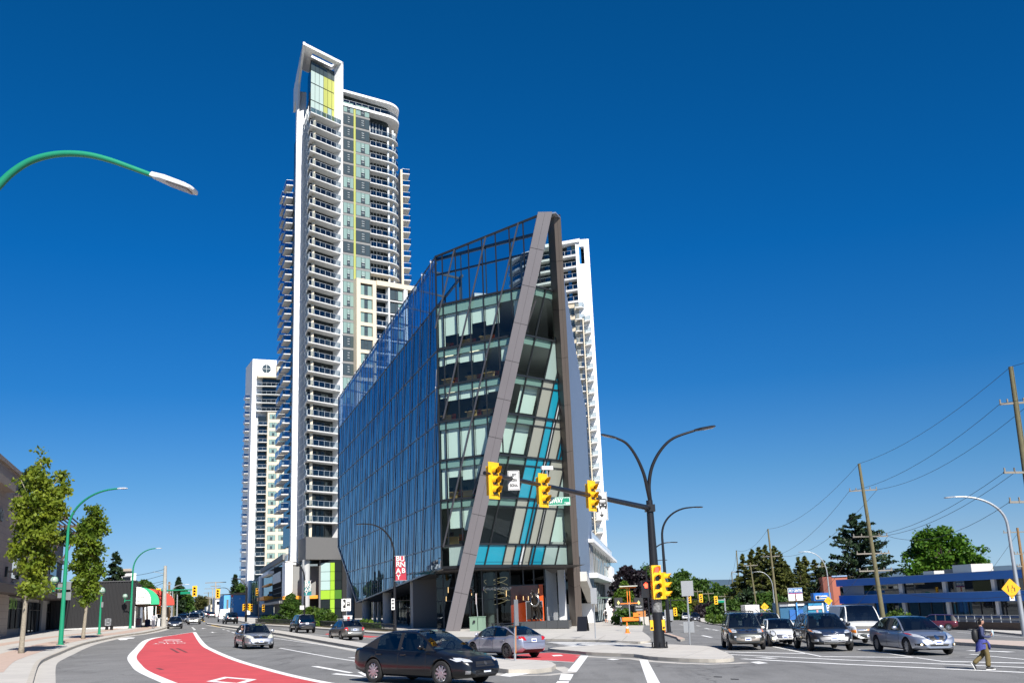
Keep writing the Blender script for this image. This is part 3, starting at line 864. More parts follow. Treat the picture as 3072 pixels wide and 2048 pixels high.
mb.face([A3(4.6,.15,-3.9),A3(8.6,.2,-3.9),A3(8.6,4.0,-3.9),A3(4.6,3.9,-3.9)],0)
mb.build('orange_wall',[mat('amber glass',(.13,.018,.003),.2,coat=.4,var=.4,vscale=.35),M_orange],OB)  # dark amber glass, tone mottled by noise
M_ccol=mat('column concrete',(.42,.42,.41),.7,var=.07,vscale=.6)
for px_,off in ((1250,-.9),(1164,-.9),(1100,-.9),(1052,-.9)):
 p=onpl(px_,1890,P1+Vector((-aA.y,aA.x,0))*off,-17.5)
 mb=MB();mb.cyl((p.x,p.y,G(p.x,p.y)+.12),(p.x,p.y,zbot(max(0,(p-P1).dot(aA)))+.1),.62 if px_ > 1200 else .6,n=16);mb.build('column',M_ccol,OB,smooth=True)
p=LB(1474,1890);mb=MB();mb.cyl((p.x,p.y+.75,0),(p.x,p.y+.75,5.6),.34,n=16);mb.build('column',mat('lobby column',(.50,.56,.54),.6),OB,smooth=True)
p=LB(1680,1890)+Vector((.5,3,0));mb=MB();mb.box((p.x,p.y,2.7),(.7,.9,5.6),az=6.8);mb.build('column',mat('white column',(.62,.64,.65),.6),OB)
p=onpl(1131,1880,P1+Vector((-aA.y,aA.x,0))*-3.2,-17.5)
mb=MB()
for s in (-1,1):
 q=p+aA*s*1.7;mb.box((q.x,q.y,2.3),(.35,.5,4.2),az=-17.5)
q=p;mb.box((q.x,q.y,4.3),(.35,3.9,.5),az=-17.5);mb.build('door_frame',M_white,OB)
M_lw=mat('white lettering',(.75,.75,.75),.5);M_lr=mat('red lettering',(.5,.03,.02),.5);M_lo=mat('orange lettering',(.75,.2,.02),.5)
dx=azv(84)
def ltr(body,px_,py_,size,m_,width=None):
 p=LB(px_,py_);text('lettering',body,size,p+Vector((0,-.12,0)),dx,(0,0,1),m_,OB,width=width,bold=.004)
ltr('G',1439,1765,.50,M_lw);ltr('&',1446.5,1766.5,.42,M_lr);ltr('F',1453,1765,.50,M_lw)
ltr('FINANCIAL GROUP',1496,1765,.33,M_lw,width=2.45)
ltr('G',1414,1762,.36,M_lw);ltr('F',1425,1761,.36,M_lo);ltr('F',1414,1772,.36,M_lo);ltr('G',1425,1772,.36,M_lw)
mb=MB()
M_warm=mat('warm lamp',(1,.66,.28),.5,emit=.9)
for x,y0,y1 in ((1549,1786,1799),(1570,1787,1799),(1585,1787,1799),(1616,1764,1778),(1627,1769,1782),(1415,1778,1785),(1345,1760,1777),(1339,1788,1802),(1519,1770,1788)):
 a,b=LB(x,y0),LB(x,y1);mb.bar(a+Vector((0,-.2,0)),b+Vector((0,-.2,0)),.055)
mb.build('pendant_lamps',M_warm,OB)
mb=MB();c0=LB(1493,1740)
for k,(w,y,ti) in enumerate(((.9,1740,.25),(1.35,1753,-.3),(1.0,1772,.2),(1.3,1782,-.35),(.95,1802,.2))):
 c=LB(1493,y);ring=[]
 for i in range(25):
  a=2*math.pi*i/24;ring.append((c.x+w*math.cos(a),c.y+1.6+.22*math.sin(a),c.z+.26*w*math.sin(a)+ti*w*math.cos(a)))
 mb.tube(ring,.022,5,cap=False)
mb.build('ring_lamp',mat('ring lamp glow',(1,.82,.5),.5,emit=.42),OB)
mb=MB()
q=[P1+aA*.6+aD*.4,fold(30.6)+Vector((0,1.2,0)),rleg(30.6)+Vector((-.6,1,0)),rleg(30.6)+aD*30,P1+aA*66+Vector((3,0,0))]
mb.prism([(p.x,p.y) for p in q],30.2,30.62);mb.build('roof_deck',mat('roof gravel',(.25,.25,.25),.9),OB)
mb=MB()
for k in range(10):
 u=3+k*6.5
 a,b=A3(u,30.7,-3.2),A3(u,34.6,-3.2)
 mb.bar(a,b,.18);mb.bar(b,A3(u,35.2,-.15),.16,.2)
mb.bar(A3(2,34.6,-3.2),A3(66,34.6,-3.2),.2,.25);mb.bar(A3(1,35.4,-.3),A3(70,35.6,-.3),.16,.22)
for t in (.25,.5,.75):
 a=lerp(P1,fold(33),t);mb.bar((a.x+.1,a.y+.25,30.6),(a.x+.1,a.y+.25,35.6),.12)
a,b=P1,fold(35);mb.bar((a.x,a.y+.3,35.5),(b.x,b.y+.3,35.6),.22,.28);mb.bar((a.x,a.y+.3,33.9),(fold(33.9).x,fold(33.9).y+.3,33.9),.14,.18)
mb.build('roof_steel',M_mul,OB)
mb=MB()
for k in range(7):
 p=A3(6+k*8.5,0,-6.5);mb.box((p.x,p.y,32.0),(3.2,4.5,2.8),az=-17.5)
mb.build('roof_plant',mat('roof plant',(.42,.42,.42),.6,metal=.3),OB)
# ---------------------------------------------------------------- apartment towers
M_twh=mat('white render',(.84,.84,.84),.7,var=.02)
M_cream=mat('cream render',(.62,.54,.41),.75,var=.03)
M_slb=mat('balcony concrete',(.60,.60,.59),.8,var=.03)
M_tgl=mirrorglass('tower glass',(.018,.024,.026),(.55,.66,.70),1.5,boost=.03)
M_tgl2=mirrorglass('tower pane pale',(.22,.32,.29),(.7,.8,.8),1.5,boost=.03)
M_tgl3=mirrorglass('tower pane dark',(.055,.075,.08),(.50,.58,.62),1.5,boost=.05)
M_rail=glass('balcony glass',(.62,.72,.78),(.8,.9,1),1.5,.75,boost=.05)
M_railb=glass('blue balcony glass',(.25,.42,.70),(.6,.8,1),1.5,.7,boost=.05)
M_post=mat('rail aluminium',(.55,.57,.58),.4,metal=.4)
M_lime=mat('lime panel',(.40,.42,.11),.35)
M_limeg=mat('green panel',(.27,.45,.03),.35)
M_grey=mat('grey render',(.135,.132,.128),.75,var=.04)
M_lgrey=mat('light grey render',(.22,.22,.215),.75,var=.04)
M_wfr=mat('window frame',(.70,.72,.72),.5)
M_dfr=mat('dark window frame',(.03,.03,.033),.5)
M_blue=mat('blue panel',(.012,.20,.56),.35)
def xy(p):return (p.x,p.y)
def railing(mb,pts,z,h=1.05,step=1.5,closed=False):
 for a,b in zip(pts[:-1],pts[1:]):
  a,b=Vector((a[0],a[1],z)),Vector((b[0],b[1],z));L=(b-a).length;n=max(1,round(L/step))
  up=Vector((0,0,1))
  mb.face([a+up*.08,b+up*.08,b+up*(h-.03),a+up*(h-.03)],0)
  mb.bar(a+up*h,b+up*h,.06,.05,m=1)
  for i in range(n+1):
   p=a.lerp(b,i/n);mb.bar(p,p+up*h,.05,m=1)
def floors(parent,name,slab_poly,rail_pts,z_first,dz,n,mats,zfun=None,thick=.22,first=None,rail_mats=None,skip=()):
 """one balcony (slab > railing) built once, then copied up the storeys"""
 z=z_first
 mb=MB();mb.prism(slab_poly,z-thick,z);b0=mb.build(name,mats,parent)
 mr=MB();railing(mr,rail_pts,z);r0=mr.build('railing',rail_mats or [M_rail,M_post],parent);r0.parent=b0
 for k in range(1,n):
  if k in skip:continue
  c=copy_tree(b0,parent);c.location.z +=dz*k
 return b0
T1=empty('apartment_tower',(-36,200,G(-36,200)),label='tallest white apartment tower with a cut-out roof frame and yellow green glass panels',cat='building')
Q0=Vector((-38.9,189.4,0));aF,aS,aR=azv(38),azv(-20.2),azv(54)
Qc=Q0+aF*8.7;nF=Vector((-aF.y,aF.x,0));nS=Vector((-aS.y,aS.x,0))*-1;nR=Vector((-aR.y,aR.x,0))
def S1(t):return Q0+aS*t
def R1(u):return Qc+aR*u
Z0,DZ=15.6,2.83
def zk(k):return Z0+DZ*k
arcC=R1(10.4)+nR*4.6
def arc(h,r):a=R_(h);return arcC+Vector((math.cos(a),-math.sin(a),0))*r
K0=S1(2.7)+nS*.3;K1=Qc+nF*2.3
core=[xy(K0),xy(K1),xy(Qc+nF*.25+aR*.1),xy(R1(6.3)+nR*.25),xy(R1(6.3)+nR*2)]+[xy(arc(h,2.6)) for h in (54,30,10,-10)]+[xy(arc(-10,2.6)+azv(-14)*12),xy(S1(26)+nS*.3)]
mb=MB();mb.prism(core,11,105);mb.build('glazed_core',M_tgl,T1)
slab=[xy(Q0),xy(Qc),xy(Qc+nF*2.4),xy(K0+nF*.1+nS*.1),xy(S1(10.3)+nS*.35),xy(S1(10.3))]
floors(T1,'balcony',slab,[xy(S1(2.4)+nS*.08),xy(Q0+aF*.1+nF*.1),xy(Qc-aF*.3+nF*.08)],Z0+DZ,DZ,30,M_slb)
mb=MB()
n=6
for i in range(n+1):
 p=K0.lerp(K1,i/n)-nF*.05;mb.bar((p.x,p.y,Z0),(p.x,p.y,103),.07,.07,m=1)
for k in range(31):
 z=zk(k);a,b=K0-nF*.05,K1-nF*.05;mb.bar((a.x,a.y,z+2.15),(b.x,b.y,z+2.15),.06,.06,m=1)
 for t in (3.0,4.4,5.2,6.6,7.8,8.8,9.9):
  p=S1(t)-nS*.02
  mb.bar((p.x,p.y,z),(p.x,p.y,z+2.6),.16 if t in (4.4,6.6,8.8) else .09,.1,m=0,up=tuple(aS))
 mb.bar((S1(2.8)-nS*.02+Vector((0,0,z+1.0))),(S1(10.2)-nS*.02+Vector((0,0,z+1.0))),.1,.06,m=0)
mb.build('window_bars',[M_wfr,M_dfr],T1)
mb=MB();rc=random.Random(8)
for k in range(1,30):
 for i in range(6):
  if rc.random() < .33:
   a,b=K0.lerp(K1,(i+.06)/6)-nF*.03,K0.lerp(K1,(i+rc.choice((.5,.94)))/6)-nF*.03;z=zk(k)
   mb.face([(a.x,a.y,z+.05),(b.x,b.y,z+.05),(b.x,b.y,z+2.1),(a.x,a.y,z+2.1)],rc.choice((0,0,1)))
mb.build('curtains',[mat('pale curtain',(.16,.19,.17),.6),mat('dim curtain',(.07,.09,.08),.6)],T1)
mb=MB();p=S1(1.9)+nS*1.0;mb.bar((p.x,p.y,Z0),(p.x,p.y,zk(30)),.5,.5,up=tuple(aS));mb.build('corner_post',M_cream,T1)
fl=S1(10.3)+azv(252.2)*1.35
ft=onpl(882,273,fl,72.5).z
mb=MB();a=S1(10.3)+nS*.6;mb.prism([xy(fl),xy(a),xy(a+aS*1.6),xy(fl+aS*1.6)],11,ft)
mb.build('white_fin',M_twh,T1)
tl=onpl(909,126,Q0,38);ztop=tl.z
sdir=(Vector((fl.x,fl.y,0))-Vector((tl.x,tl.y,0)));sl=sdir.length;sdir.normalize();sn=Vector((sdir.y,-sdir.x,0))
def SP(s,z,o=0):return Vector((tl.x,tl.y,0))+sdir*s+sn*o+Vector((0,0,z))
mb=MB()
def slotwall(outer,z_slot):
 pass
zs=lambda s:lerp(ztop-.6,ft,min(1,s/sl)) if s < sl else ft-6
def spanel(s0,s1,za0,za1,zb0,zb1):
 mb.hexa([SP(s0,za0),SP(s1,za1),SP(s1,za1,.45),SP(s0,za0,.45),SP(s0,zb0),SP(s1,zb1),SP(s1,zb1,.45),SP(s0,zb0,.45)])
spanel(0,3.2,zs(0),zs(3.2),ztop,ztop)
z32=zs(3.2)
spanel(3.2,9.4,zs(3.2),zs(9.4),zs(3.2)+1.3,zs(9.4)+1.3);spanel(3.2,9.4,ztop-1.6,ztop-1.6,ztop,ztop)
spanel(9.4,sl,zs(9.4),zs(sl),ztop,ztop);spanel(sl,sl+9,ft-.5,ft-.5,ztop,ztop)
c0,c1=SP(0,0),Qc+aF*.05
back=10.5
rp=[xy(c0),xy(c1),xy(c1+nF*back),xy(c0+sdir*(back+1))]
f0,f1=c0.lerp(c1,.28),c0.lerp(c1,.90)
def rs(t,d):return (c0+sdir*d).lerp(c1+nF*d*.8,t)
def rslab(t0,t1,d0,d1):mb.prism([xy(rs(t0,d0)),xy(rs(t1,d0)),xy(rs(t1,d1)),xy(rs(t0,d1))],ztop-.55,ztop)
rslab(0,1,0,1.7);rslab(0,.28,1.7,3.3);rslab(.9,1,1.7,3.3);rslab(0,1,3.3,10)
mb.build('roof_frame',M_twh,T1)
mb=MB();mb.prism([xy(Qc-aF*.45),xy(Qc+aF*.05),xy(Qc+aF*.05+nF*2.4),xy(Qc-aF*.45+nF*2.4)],15.6,ztop+.004);mb.build('white_column',M_twh,T1)
mb=MB()
mb.prism([xy(K0),xy(K1),xy(K1+nF*6),xy(K0+aS*8+nS*.6)],103.2,113.6,4)
for i in range(6):
 for j,(za,zb_) in enumerate(((101.0,104.4),(104.6,108.3),(108.5,111.2),(111.3,113.3))):
  a,b=K0.lerp(K1,i/6+.006)-nF*.1,K0.lerp(K1,(i+1)/6-.006)-nF*.1
  m_=(0 if i < 3 else 1) if j < 2 else (2 if j==3 else (0 if i < 3 else 1))
  if j==0 and i==4:m_=3
  mb.face([(a.x,a.y,za),(b.x,b.y,za),(b.x,b.y,zb_),(a.x,a.y,zb_)],m_)
mb.build('penthouse',[mat('sage panel',(.42,.52,.48),.3),M_lime,M_tgl3,M_sgreen,M_tgl],T1)
mb=MB();railing(mb,[xy(S1(2.4)+nS*.1),xy(Q0+nF*.15+aF*.1),xy(Qc+nF*.1)],zk(30));mb.build('terrace_railing',[M_rail,M_post],T1)
u_a,u_b,u_c,u_d,u_e=.1,2.45,2.75,2.95,6.3
mbw=MB()
w_ct=[0]
def window(u0,u1,z,h,kind,frame=None,nm='window'):
 mb=MB();o=-.05
 a,b=R1(u0)-nR*.02,R1(u1)-nR*.02;d=(b-a)
 def q(t0,t1,za,zb_,off,m_):
  p,r=a+d*t0-nR*off,a+d*t1-nR*off
  mb.face([(p.x,p.y,z+h*za),(r.x,r.y,z+h*za),(r.x,r.y,z+h*zb_),(p.x,p.y,z+h*zb_)],m_)
 q(0,1,0,1,0,2)
 q(.02,.36,.02,.98,.03,kind);q(.39,.63,.52,.98,.03,kind);q(.39,.63,.02,.48,.03,1);q(.66,.98,.02,.98,.03,kind)
 p0,p1=a+d*.42-nR*.05,a+d*.60-nR*.05
 for zz in (.30,.52,.74):
  mb.bar((p0.x,p0.y,z+h*zz),(p1.x,p1.y,z+h*zz),.06,.06,m=3)
 return mb.build(nm,[M_tgl2,M_tgl3,M_dfr,M_wfr],T1)
rt=random.Random(5)
protoA=[window(u_a,u_b,zk(1)+.42,DZ-.5,0),window(u_a,u_b,zk(2)+.42,DZ-.5,1)]
protoB=[window(u_d,u_e-.1,zk(1)+.42,DZ-.5,0),window(u_d,u_e-.1,zk(2)+.42,DZ-.5,1)]
for k in range(3,32):
 for pr in (protoA,protoB):
  if pr is protoB and 2 < k < 18:continue
  i=0 if rt.random() < .6 else 1
  c=copy_tree(pr[i],T1);c.location.z +=DZ*(k-1-i)
mb=MB()
for k in range(1,32):
 a,b=R1(0)-nR*.05,R1(6.3)-nR*.05;mb.prism([xy(a),xy(b),xy(b+nR*.4),xy(a+nR*.4)],zk(k)-.08,zk(k)+.36)
a,b=R1(2.5)+nR*.12,R1(2.9)+nR*.12
mb.build('floor_bands',M_lgrey,T1)
mb=MB();a,b=R1(u_b+.03)-nR*.07,R1(u_d-.03)-nR*.07;mb.prism([xy(a),xy(b),xy(b+nR*.3),xy(a+nR*.3)],60,105);mb.build('yellow_strip',M_lime,T1)
hs_=[54,44,34,24,14,4,-6,-14]
outer=[arc(h,4.6) for h in hs_];inner=[arc(h,2.5) for h in hs_[::-1]]
slab2=[xy(R1(6.35))]+[xy(p) for p in outer]+[xy(p) for p in inner]+[xy(R1(6.35)+nR*2)]
rail2=[xy(R1(6.5)+nR*.1)]+[xy(arc(h,4.5)) for h in hs_]
floors(T1,'balcony',slab2,rail2,zk(13),DZ,18,M_slb)
mb=MB()
for h in (44,20,-4):
 p=arc(h,3.9);mb.cyl((p.x,p.y,40),(p.x,p.y,103),.22,n=8)
for i in range(6):
 p=(R1(6.6)+nR*1.95).lerp(arc(54,2.55),i/5);mb.bar((p.x,p.y,40),(p.x,p.y,104),.1,.1)
mb.build('balcony_columns',M_wfr,T1)
mb=MB()
for z,t in ((105.6,.55),(108.7,.5)):
 o2=[xy(R1(-.05)-nR*.25)]+[xy(arc(h,4.9)) for h in hs_]+[xy(arc(-14,4.9)+azv(-12)*10),xy(S1(20)+nS*1)]
 mb.prism(o2,z-t,z)
mb.build('roof_slabs',M_twh,T1)
mb=MB();mb.prism([xy(R1(0.2)+nR*1.2)]+[xy(arc(h,2.9)) for h in hs_]+[xy(S1(22)+nS*2)],105.5,108.3);mb.build('roof_storey',M_tgl,T1)
mb=MB();railing(mb,[xy(R1(0.1)+nR*.1)]+[xy(arc(h,4.6)) for h in hs_],105.6);mb.build('terrace_railing',[M_rail,M_post],T1)
e0=aty(1202,600,216);zt2=aty(1202,513,216).z
e0=Vector((e0.x,e0.y,0))
mb=MB();mb.prism([xy(e0),xy(e0+azv(70)*.5),xy(e0+azv(70)*.5+azv(-14)*9),xy(e0+azv(-14)*9)],30,zt2+.4);mb.build('cream_wall',M_cream,T1)
wing=[xy(e0+azv(70)*.5+azv(-14)*1),xy(e0+azv(75)*2.3+azv(-14)*1.2),xy(e0+azv(75)*2.3+azv(-14)*5),xy(e0+azv(70)*.5+azv(-14)*5)]
floors(T1,'balcony',wing,[wing[0],wing[1],wing[2]],zt2-DZ*15,DZ,16,M_slb)
bp=R1(3)-nR*1.4
def BP(px_,py_):return onpl(px_,py_,bp,54)
zb_top=BP(1100,838).z
def strip54(px0,px1,z0,z1,d0,d1,m_,name):
 a,b=BP(px0,900),BP(px1,900);mb=MB()
 mb.prism([xy(a-nR*-d0),xy(b-nR*-d0),xy(b+nR*d1),xy(a+nR*d1)],z0,z1);return mb.build(name,m_,T1)
strip54(1070,1081.5,40,zb_top,0,1.6,M_cream,'cream_frame');strip54(1118.5,1129,40,zb_top,0,1.6,M_cream,'cream_frame')
strip54(1081.5,1118.5,zb_top-.9,zb_top-.004,.004,1.6,M_cream,'cream_frame')
strip54(1129,1248,zb_top-.9,zb_top+.1,-.3,3.4,M_cream,'roof_slab')
strip54(1211,1221,40,zb_top-.9,-.2,1.0,M_twh,'white_column');strip54(1165,1169,40,zb_top-.9,-.1,1.2,M_wfr,'white_column')
strip54(1129,1246,40,zb_top-.9,1.7,3.2,M_tgl,'glazed_core')
for k in range(13):
 z=zb_top-.9-DZ*k
 if z < 42:break
 if k:strip54(1081.5,1118.5,z-.35,z+.35,.1,1.5,M_cream,'cream_frame')
 a,b=BP(1082,900)+nR*.35,BP(1118,900)+nR*.35
 mb=MB();d=b-a;zz=z-DZ+.35;h=DZ-.7;kd=0 if rt.random() < .6 else 1
 for t0,t1,za,zb_,m_ in ((0,1,0,1,2),(.02,.36,.02,.98,kd),(.39,.62,.5,.98,1),(.39,.62,.02,.46,1),(.65,.98,.02,.98,kd)):
  o=nR*(-.03 if m_ !=2 else 0);p,q=a+d*t0+o,a+d*t1+o
  mb.face([(p.x,p.y,zz+h*za),(q.x,q.y,zz+h*za),(q.x,q.y,zz+h*zb_),(p.x,p.y,zz+h*zb_)],m_)
 mb.build('window',[M_tgl2,M_tgl3,M_dfr],T1)
 a,b=BP(1169,900)+nR*.3,BP(1210,900)+nR*.3;d=b-a;mb=MB()
 for t0,t1,za,zb_,m_ in ((0,1,0,1,2),(.02,.45,.02,.98,1),(.48,.64,.02,.98,1-kd),(.67,.98,.02,.98,0)):
  o=nR*(-.03 if m_ !=2 else 0);p,q=a+d*t0+o,a+d*t1+o
  mb.face([(p.x,p.y,zz+h*za),(q.x,q.y,zz+h*za),(q.x,q.y,zz+h*zb_),(p.x,p.y,zz+h*zb_)],m_)
 mb.build('window',[M_tgl2,M_tgl3,M_dfr],T1)
 a,b=BP(1129,900),BP(1211,900)
 if k:
  mb=MB();mb.prism([xy(a),xy(b),xy(b+nR*1.7),xy(a+nR*1.7)],z-.12,z+.12);bl_=mb.build('balcony',M_slb,T1)
  mr=MB();railing(mr,[xy(a+nR*.1),xy(BP(1165,900)+nR*.1)],z+.12);r_=mr.build('railing',[M_rail,M_post],T1);r_.parent=bl_
g0=fl+aS*3.5;gl_=azv(252.2)
sb=[xy(g0),xy(g0+gl_*1.5),xy(g0+gl_*1.5+aS*4.5),xy(g0+aS*4.5)]
for j in range(2):
 o=aS*(6.5*j);pts=[(p[0]+o.x,p[1]+o.y) for p in sb]
 floors(T1,'side_balcony',pts,[pts[0],pts[1],pts[2]],zk(1)+DZ*.3,DZ,26,M_slb,rail_mats=[M_railb,M_post])
mb=MB();a=fl+aS*2.5-gl_*.8;mb.prism([xy(a+gl_*.02),xy(a+gl_*.3),xy(a+gl_*.3+aS*13),xy(a+aS*13)],15,90);mb.build('side_glazing',M_tgl,T1)
mb=MB();mb.prism([xy(Q0+azv(-150)*.1),xy(Qc+aF*2),xy(Qc+aF*2+nF*8),xy(S1(10.2)+nS*1),xy(S1(10.2))],11.6,15.62);mb.build('transfer_band',M_grey,T1)
mb=MB();mb.prism([xy(fl+gl_*.004),xy(S1(10.25)+nS*.6),xy(S1(22)),xy(fl+gl_*.004+aS*12)],4,11.2);mb.build('grey_base',M_grey,T1)
p=Q0+aF*1.2+nF*1.4
for q in (p,p+aF*6.8+nF*1.5):
 mb=MB();mb.cyl((q.x,q.y,G(q.x,q.y)),(q.x,q.y,11.6),.72,n=18);mb.build('column',M_ccol,T1,smooth=True)
gb=aty(961,1780,193.5);gb=Vector((gb.x,gb.y,0))
mb=MB()
for i,(x0,x1) in enumerate(((0,1.75),(1.8,2.6),(2.65,3.9))):
 for j in range(6):
  za,zb_=1.2+j*1.65,1.2+j*1.65+1.58
  m_=1 if i==1 else (2 if j==2 and i==0 else (3 if j==2 else (0 if j > 2 and i==0 else 4)))
  a,b=gb+azv(72)*x0,gb+azv(72)*x1;mb.face([(a.x,a.y,za),(b.x,b.y,za),(b.x,b.y,zb_),(a.x,a.y,zb_)],m_)
mb.prism([xy(gb+azv(-17)*.1),xy(gb+azv(72)*3.9+azv(-17)*.1),xy(gb+azv(72)*3.9+azv(-17)*5),xy(gb+azv(-17)*5)],.5,11.5,4)
a=gb-azv(72)*.1
mb.bar((a.x,a.y,.5),(a.x,a.y,11.5),.3,m=5)
mb.build('green_glass_box',[mat('pale glass panel',(.36,.48,.46),.2),M_limeg,M_limeg,mat('dark green panel',(.06,.16,.02),.3),M_tgl,M_grey],T1)
mb=MB();a=gb+azv(72)*4;mb.prism([xy(a),xy(a+azv(72)*14),xy(a+azv(72)*14+azv(-17)*4),xy(a+azv(-17)*4)],.2,12,0);mb.build('shop_void',M_dark,T1)
PO=empty('podium_building',(-50,215,G(-50,215)),label='low grey and glass shop podium with white frames and orange canopies below the towers',cat='building')
pw=aty(850,1740,199);pw=Vector((pw.x,pw.y,0));ps=azv(-17.5);pn=azv(72.5)
def PP(px_,py_):return onpl(px_,py_,pw,-17.5)
def pblock(px0,px1,y0,y1,d0,d1,m_,name,pyref=None):
 a,b=PP(px0,1760),PP(px1,1760);pm=(px0+px1)/2
 z1,z0=PP(pm,y0).z,(PP(pm,y1).z if y1 else G(a.x,a.y));mb=MB()
 mb.prism([xy(a-pn*-d0),xy(b+pn*d0),xy(b+pn*d1),xy(a+pn*d1)],z0,z1);return mb.build(name,m_,PO)
pblock(847.5,857,1685,1789,-.1,1.2,M_twh,'white_frame')
a=PP(857,1740);ztp=PP(852,1697).z
mb=MB();mb.prism([xy(a+pn*.05+ps*.3),xy(a+pn*9+ps*.3),xy(a+pn*9+ps*9),xy(a+pn*.05+ps*9)],4.6,ztp-.3);mb.build('grey_wall',M_lgrey,PO)
mb=MB();mb.prism([xy(a+pn*.3),xy(a+pn*9),xy(a+pn*9+ps*30),xy(a+pn*.3+ps*30)],G(a.x,a.y),4.6);mb.build('shop_void',M_dark,PO)
mb=MB();mb.prism([xy(a-ps*1.6-pn*.6),xy(a-ps*1.6+pn*9.5),xy(a+ps*.3+pn*9.5),xy(a+ps*.3-pn*.6)],4.7,5.3);mb.build('canopy',mat('orange canopy',(.75,.30,.02),.5),PO)
pblock(816,847,1698,1793,.35,1,M_tgl,'window_wall')
pblock(780,847,1684,1699,.0,8,M_lgrey,'parapet')
pblock(806,858,1804,1811,-1.2,1.4,M_lgrey,'floor_slab')
pblock(806,846,1811,None,1.2,2,M_tgl,'shop_window')
pblock(793,815,1718,1727,-.8,.6,M_twh,'white_frame')
pblock(783,815,1727,1792,.15,1,M_tgl3,'window_wall')
pblock(792,814,1753,1757,-.5,.5,mat('orange canopy',(.75,.30,.02),.5),'canopy')
pblock(792,814,1789,1799,-1.6,.4,mat('orange canopy',(.75,.30,.02),.5),'canopy')
pblock(746,783,1733,None,.6,6,M_lgrey,'wall')
pblock(779,784,1728,1820,-.3,.8,M_twh,'white_frame')
pblock(744,748.5,1741,1823,-.2,.8,M_twh,'white_frame')
mb=MB()
for i in range(9):
 x=750+i*3.4;a=PP(x,1780);z0,z1=PP(x,1812).z,PP(x,1742).z
 mb.prism([xy(a+pn*.2),xy(a+pn*.2+ps*4.2),xy(a+pn*.5+ps*4.2),xy(a+pn*.5)],z0,z1,i % 2)
mb.build('wall_panels',[M_beige,M_tgl],PO)
mb=MB()
for i in range(13):
 x=817+i*2.35;a=PP(x,1780)+pn*.3;mb.bar((a.x,a.y,PP(x,1790).z),(a.x,a.y,PP(x,1700).z),.08,.1)
for yy in (1722,1742,1762,1778):
 a,b=PP(816,yy),PP(847,yy);a.z=b.z=PP(832,yy).z;mb.bar(a+pn*.3,b+pn*.3,.08,.1)
mb.build('mullions',M_dfr,PO)
for yy in (1722,1737):
 a,b=PP(818,yy),PP(841,yy);zc_=PP(830,yy+3).z;mb=MB();mb.prism([xy(a),xy(b),xy(b+pn*.15),xy(a+pn*.15)],zc_-.5,zc_+.5);mb.build('sign_board',mat('sign white',(.62,.62,.6),.6,var=.25,vscale=1.2),PO)
mb=MB();a,b=PP(857,1690),PP(790,1690);z=PP(850,1684).z
railing(mb,[xy(a+pn*.4),xy(a+pn*.4+ps*70)],z);mb.build('railing',[M_rail,M_post],PO)
pblock(808,822,1675,1700,1.5,5,M_lgrey,'stair_head')
mb=MB();a=pw+ps*2+pn*4;z=PP(850,1684).z
for i,(zz,d) in enumerate(((z+.3,3.5),(z+3.2,5.0))):
 b=pw+ps*(14+i*6);mb.prism([xy(b+pn*d),xy(b+pn*(d+8)),xy(b+pn*(d+8)+ps*34),xy(b+pn*d+ps*34)],zz+2.4,zz+2.75)
mb.build('terrace_slabs',M_slb,PO)
T0_=empty('apartment_tower',tuple(atd(800,340)),label='distant white and cream apartment tower with a round window near its top',cat='building')
tp=atd(756,340);tp=Vector((tp.x,tp.y,0));t0a=66;tv=azv(t0a);tn=Vector((-tv.y,tv.x,0))
def TP(px_,py_):return onpl(px_,py_,tp,t0a)
def tblock(px0,px1,y0,y1,d0,d1,m_,name):
 a,b=TP(px0,1300),TP(px1,1300);pm=(px0+px1)/2;z1=TP(pm,y0).z;z0=TP(pm,y1).z if y1 else 2
 mb=MB();mb.prism([xy(a+tn*d0),xy(b+tn*d0),xy(b+tn*d1),xy(a+tn*d1)],z0,z1);return mb.build(name,m_,T0_)
tblock(753,890,1080,None,0,14,M_twh,'white_wall')
tblock(797,890,1243,None,-3.2,-.1,M_cream,'cream_wall')
tblock(772,797,1250,None,-1.2,-.1,M_tgl,'recess_wall')
p=TP(799.5,1106);mb=MB();ring=[]
mb.cyl(p-tn*.06,p-tn*.02,1.5,n=24);c_=p-tn*.1
mb.bar(c_-tv*1.5,c_+tv*1.5,.12,.1,m=1);mb.bar(c_-Vector((0,0,1.5)),c_+Vector((0,0,1.5)),.12,.1,m=1,up=tuple(tv));mb.build('round_window',[M_tgl3,M_wfr],T0_)
dz0=2.86;zt0=TP(790,1253).z
a,b=TP(771,1300),TP(797,1300)
floors(T0_,'balcony',[xy(a-tn*3.0),xy(b-tn*3.1),xy(b-tn*.1),xy(a-tn*.1)],[xy(a-tn*.2),xy(a-tn*2.9),xy(b-tn*3.0)],zt0-dz0*23,dz0,23,M_slb)
a,b=TP(768,1180),TP(890,1180)
floors(T0_,'balcony',[xy(a-tn*2.2),xy(b-tn*4.2),xy(b-tn*.1),xy(a-tn*.1)],[xy(a-tn*.2),xy(a-tn*2.1),xy(b-tn*4.1)],TP(800,1236).z,dz0,4,M_slb)
mb=MB();z=TP(800,1236).z;mb.prism([xy(a-tn*2.6),xy(b-tn*4.4),xy(b-tn*.1),xy(a-tn*.1)],z+dz0*4,z+dz0*4+.7)
mb.build('roof_slab',M_cream,T0_)
mb=MB();mb.prism([xy(TP(786,1180)-tn*1.2),xy(TP(890,1180)-tn*1.2),xy(TP(890,1180)),xy(TP(786,1180))],z-.2,z+dz0*4);mb.build('glazed_core',M_tgl,T0_)
tblock(824,890,1097,1125,-2.6,-.5,M_cream,'roof_storey')
tblock(829,890,1110,1125,-2.7,-2.55,M_tgl,'window_wall')
wp=None
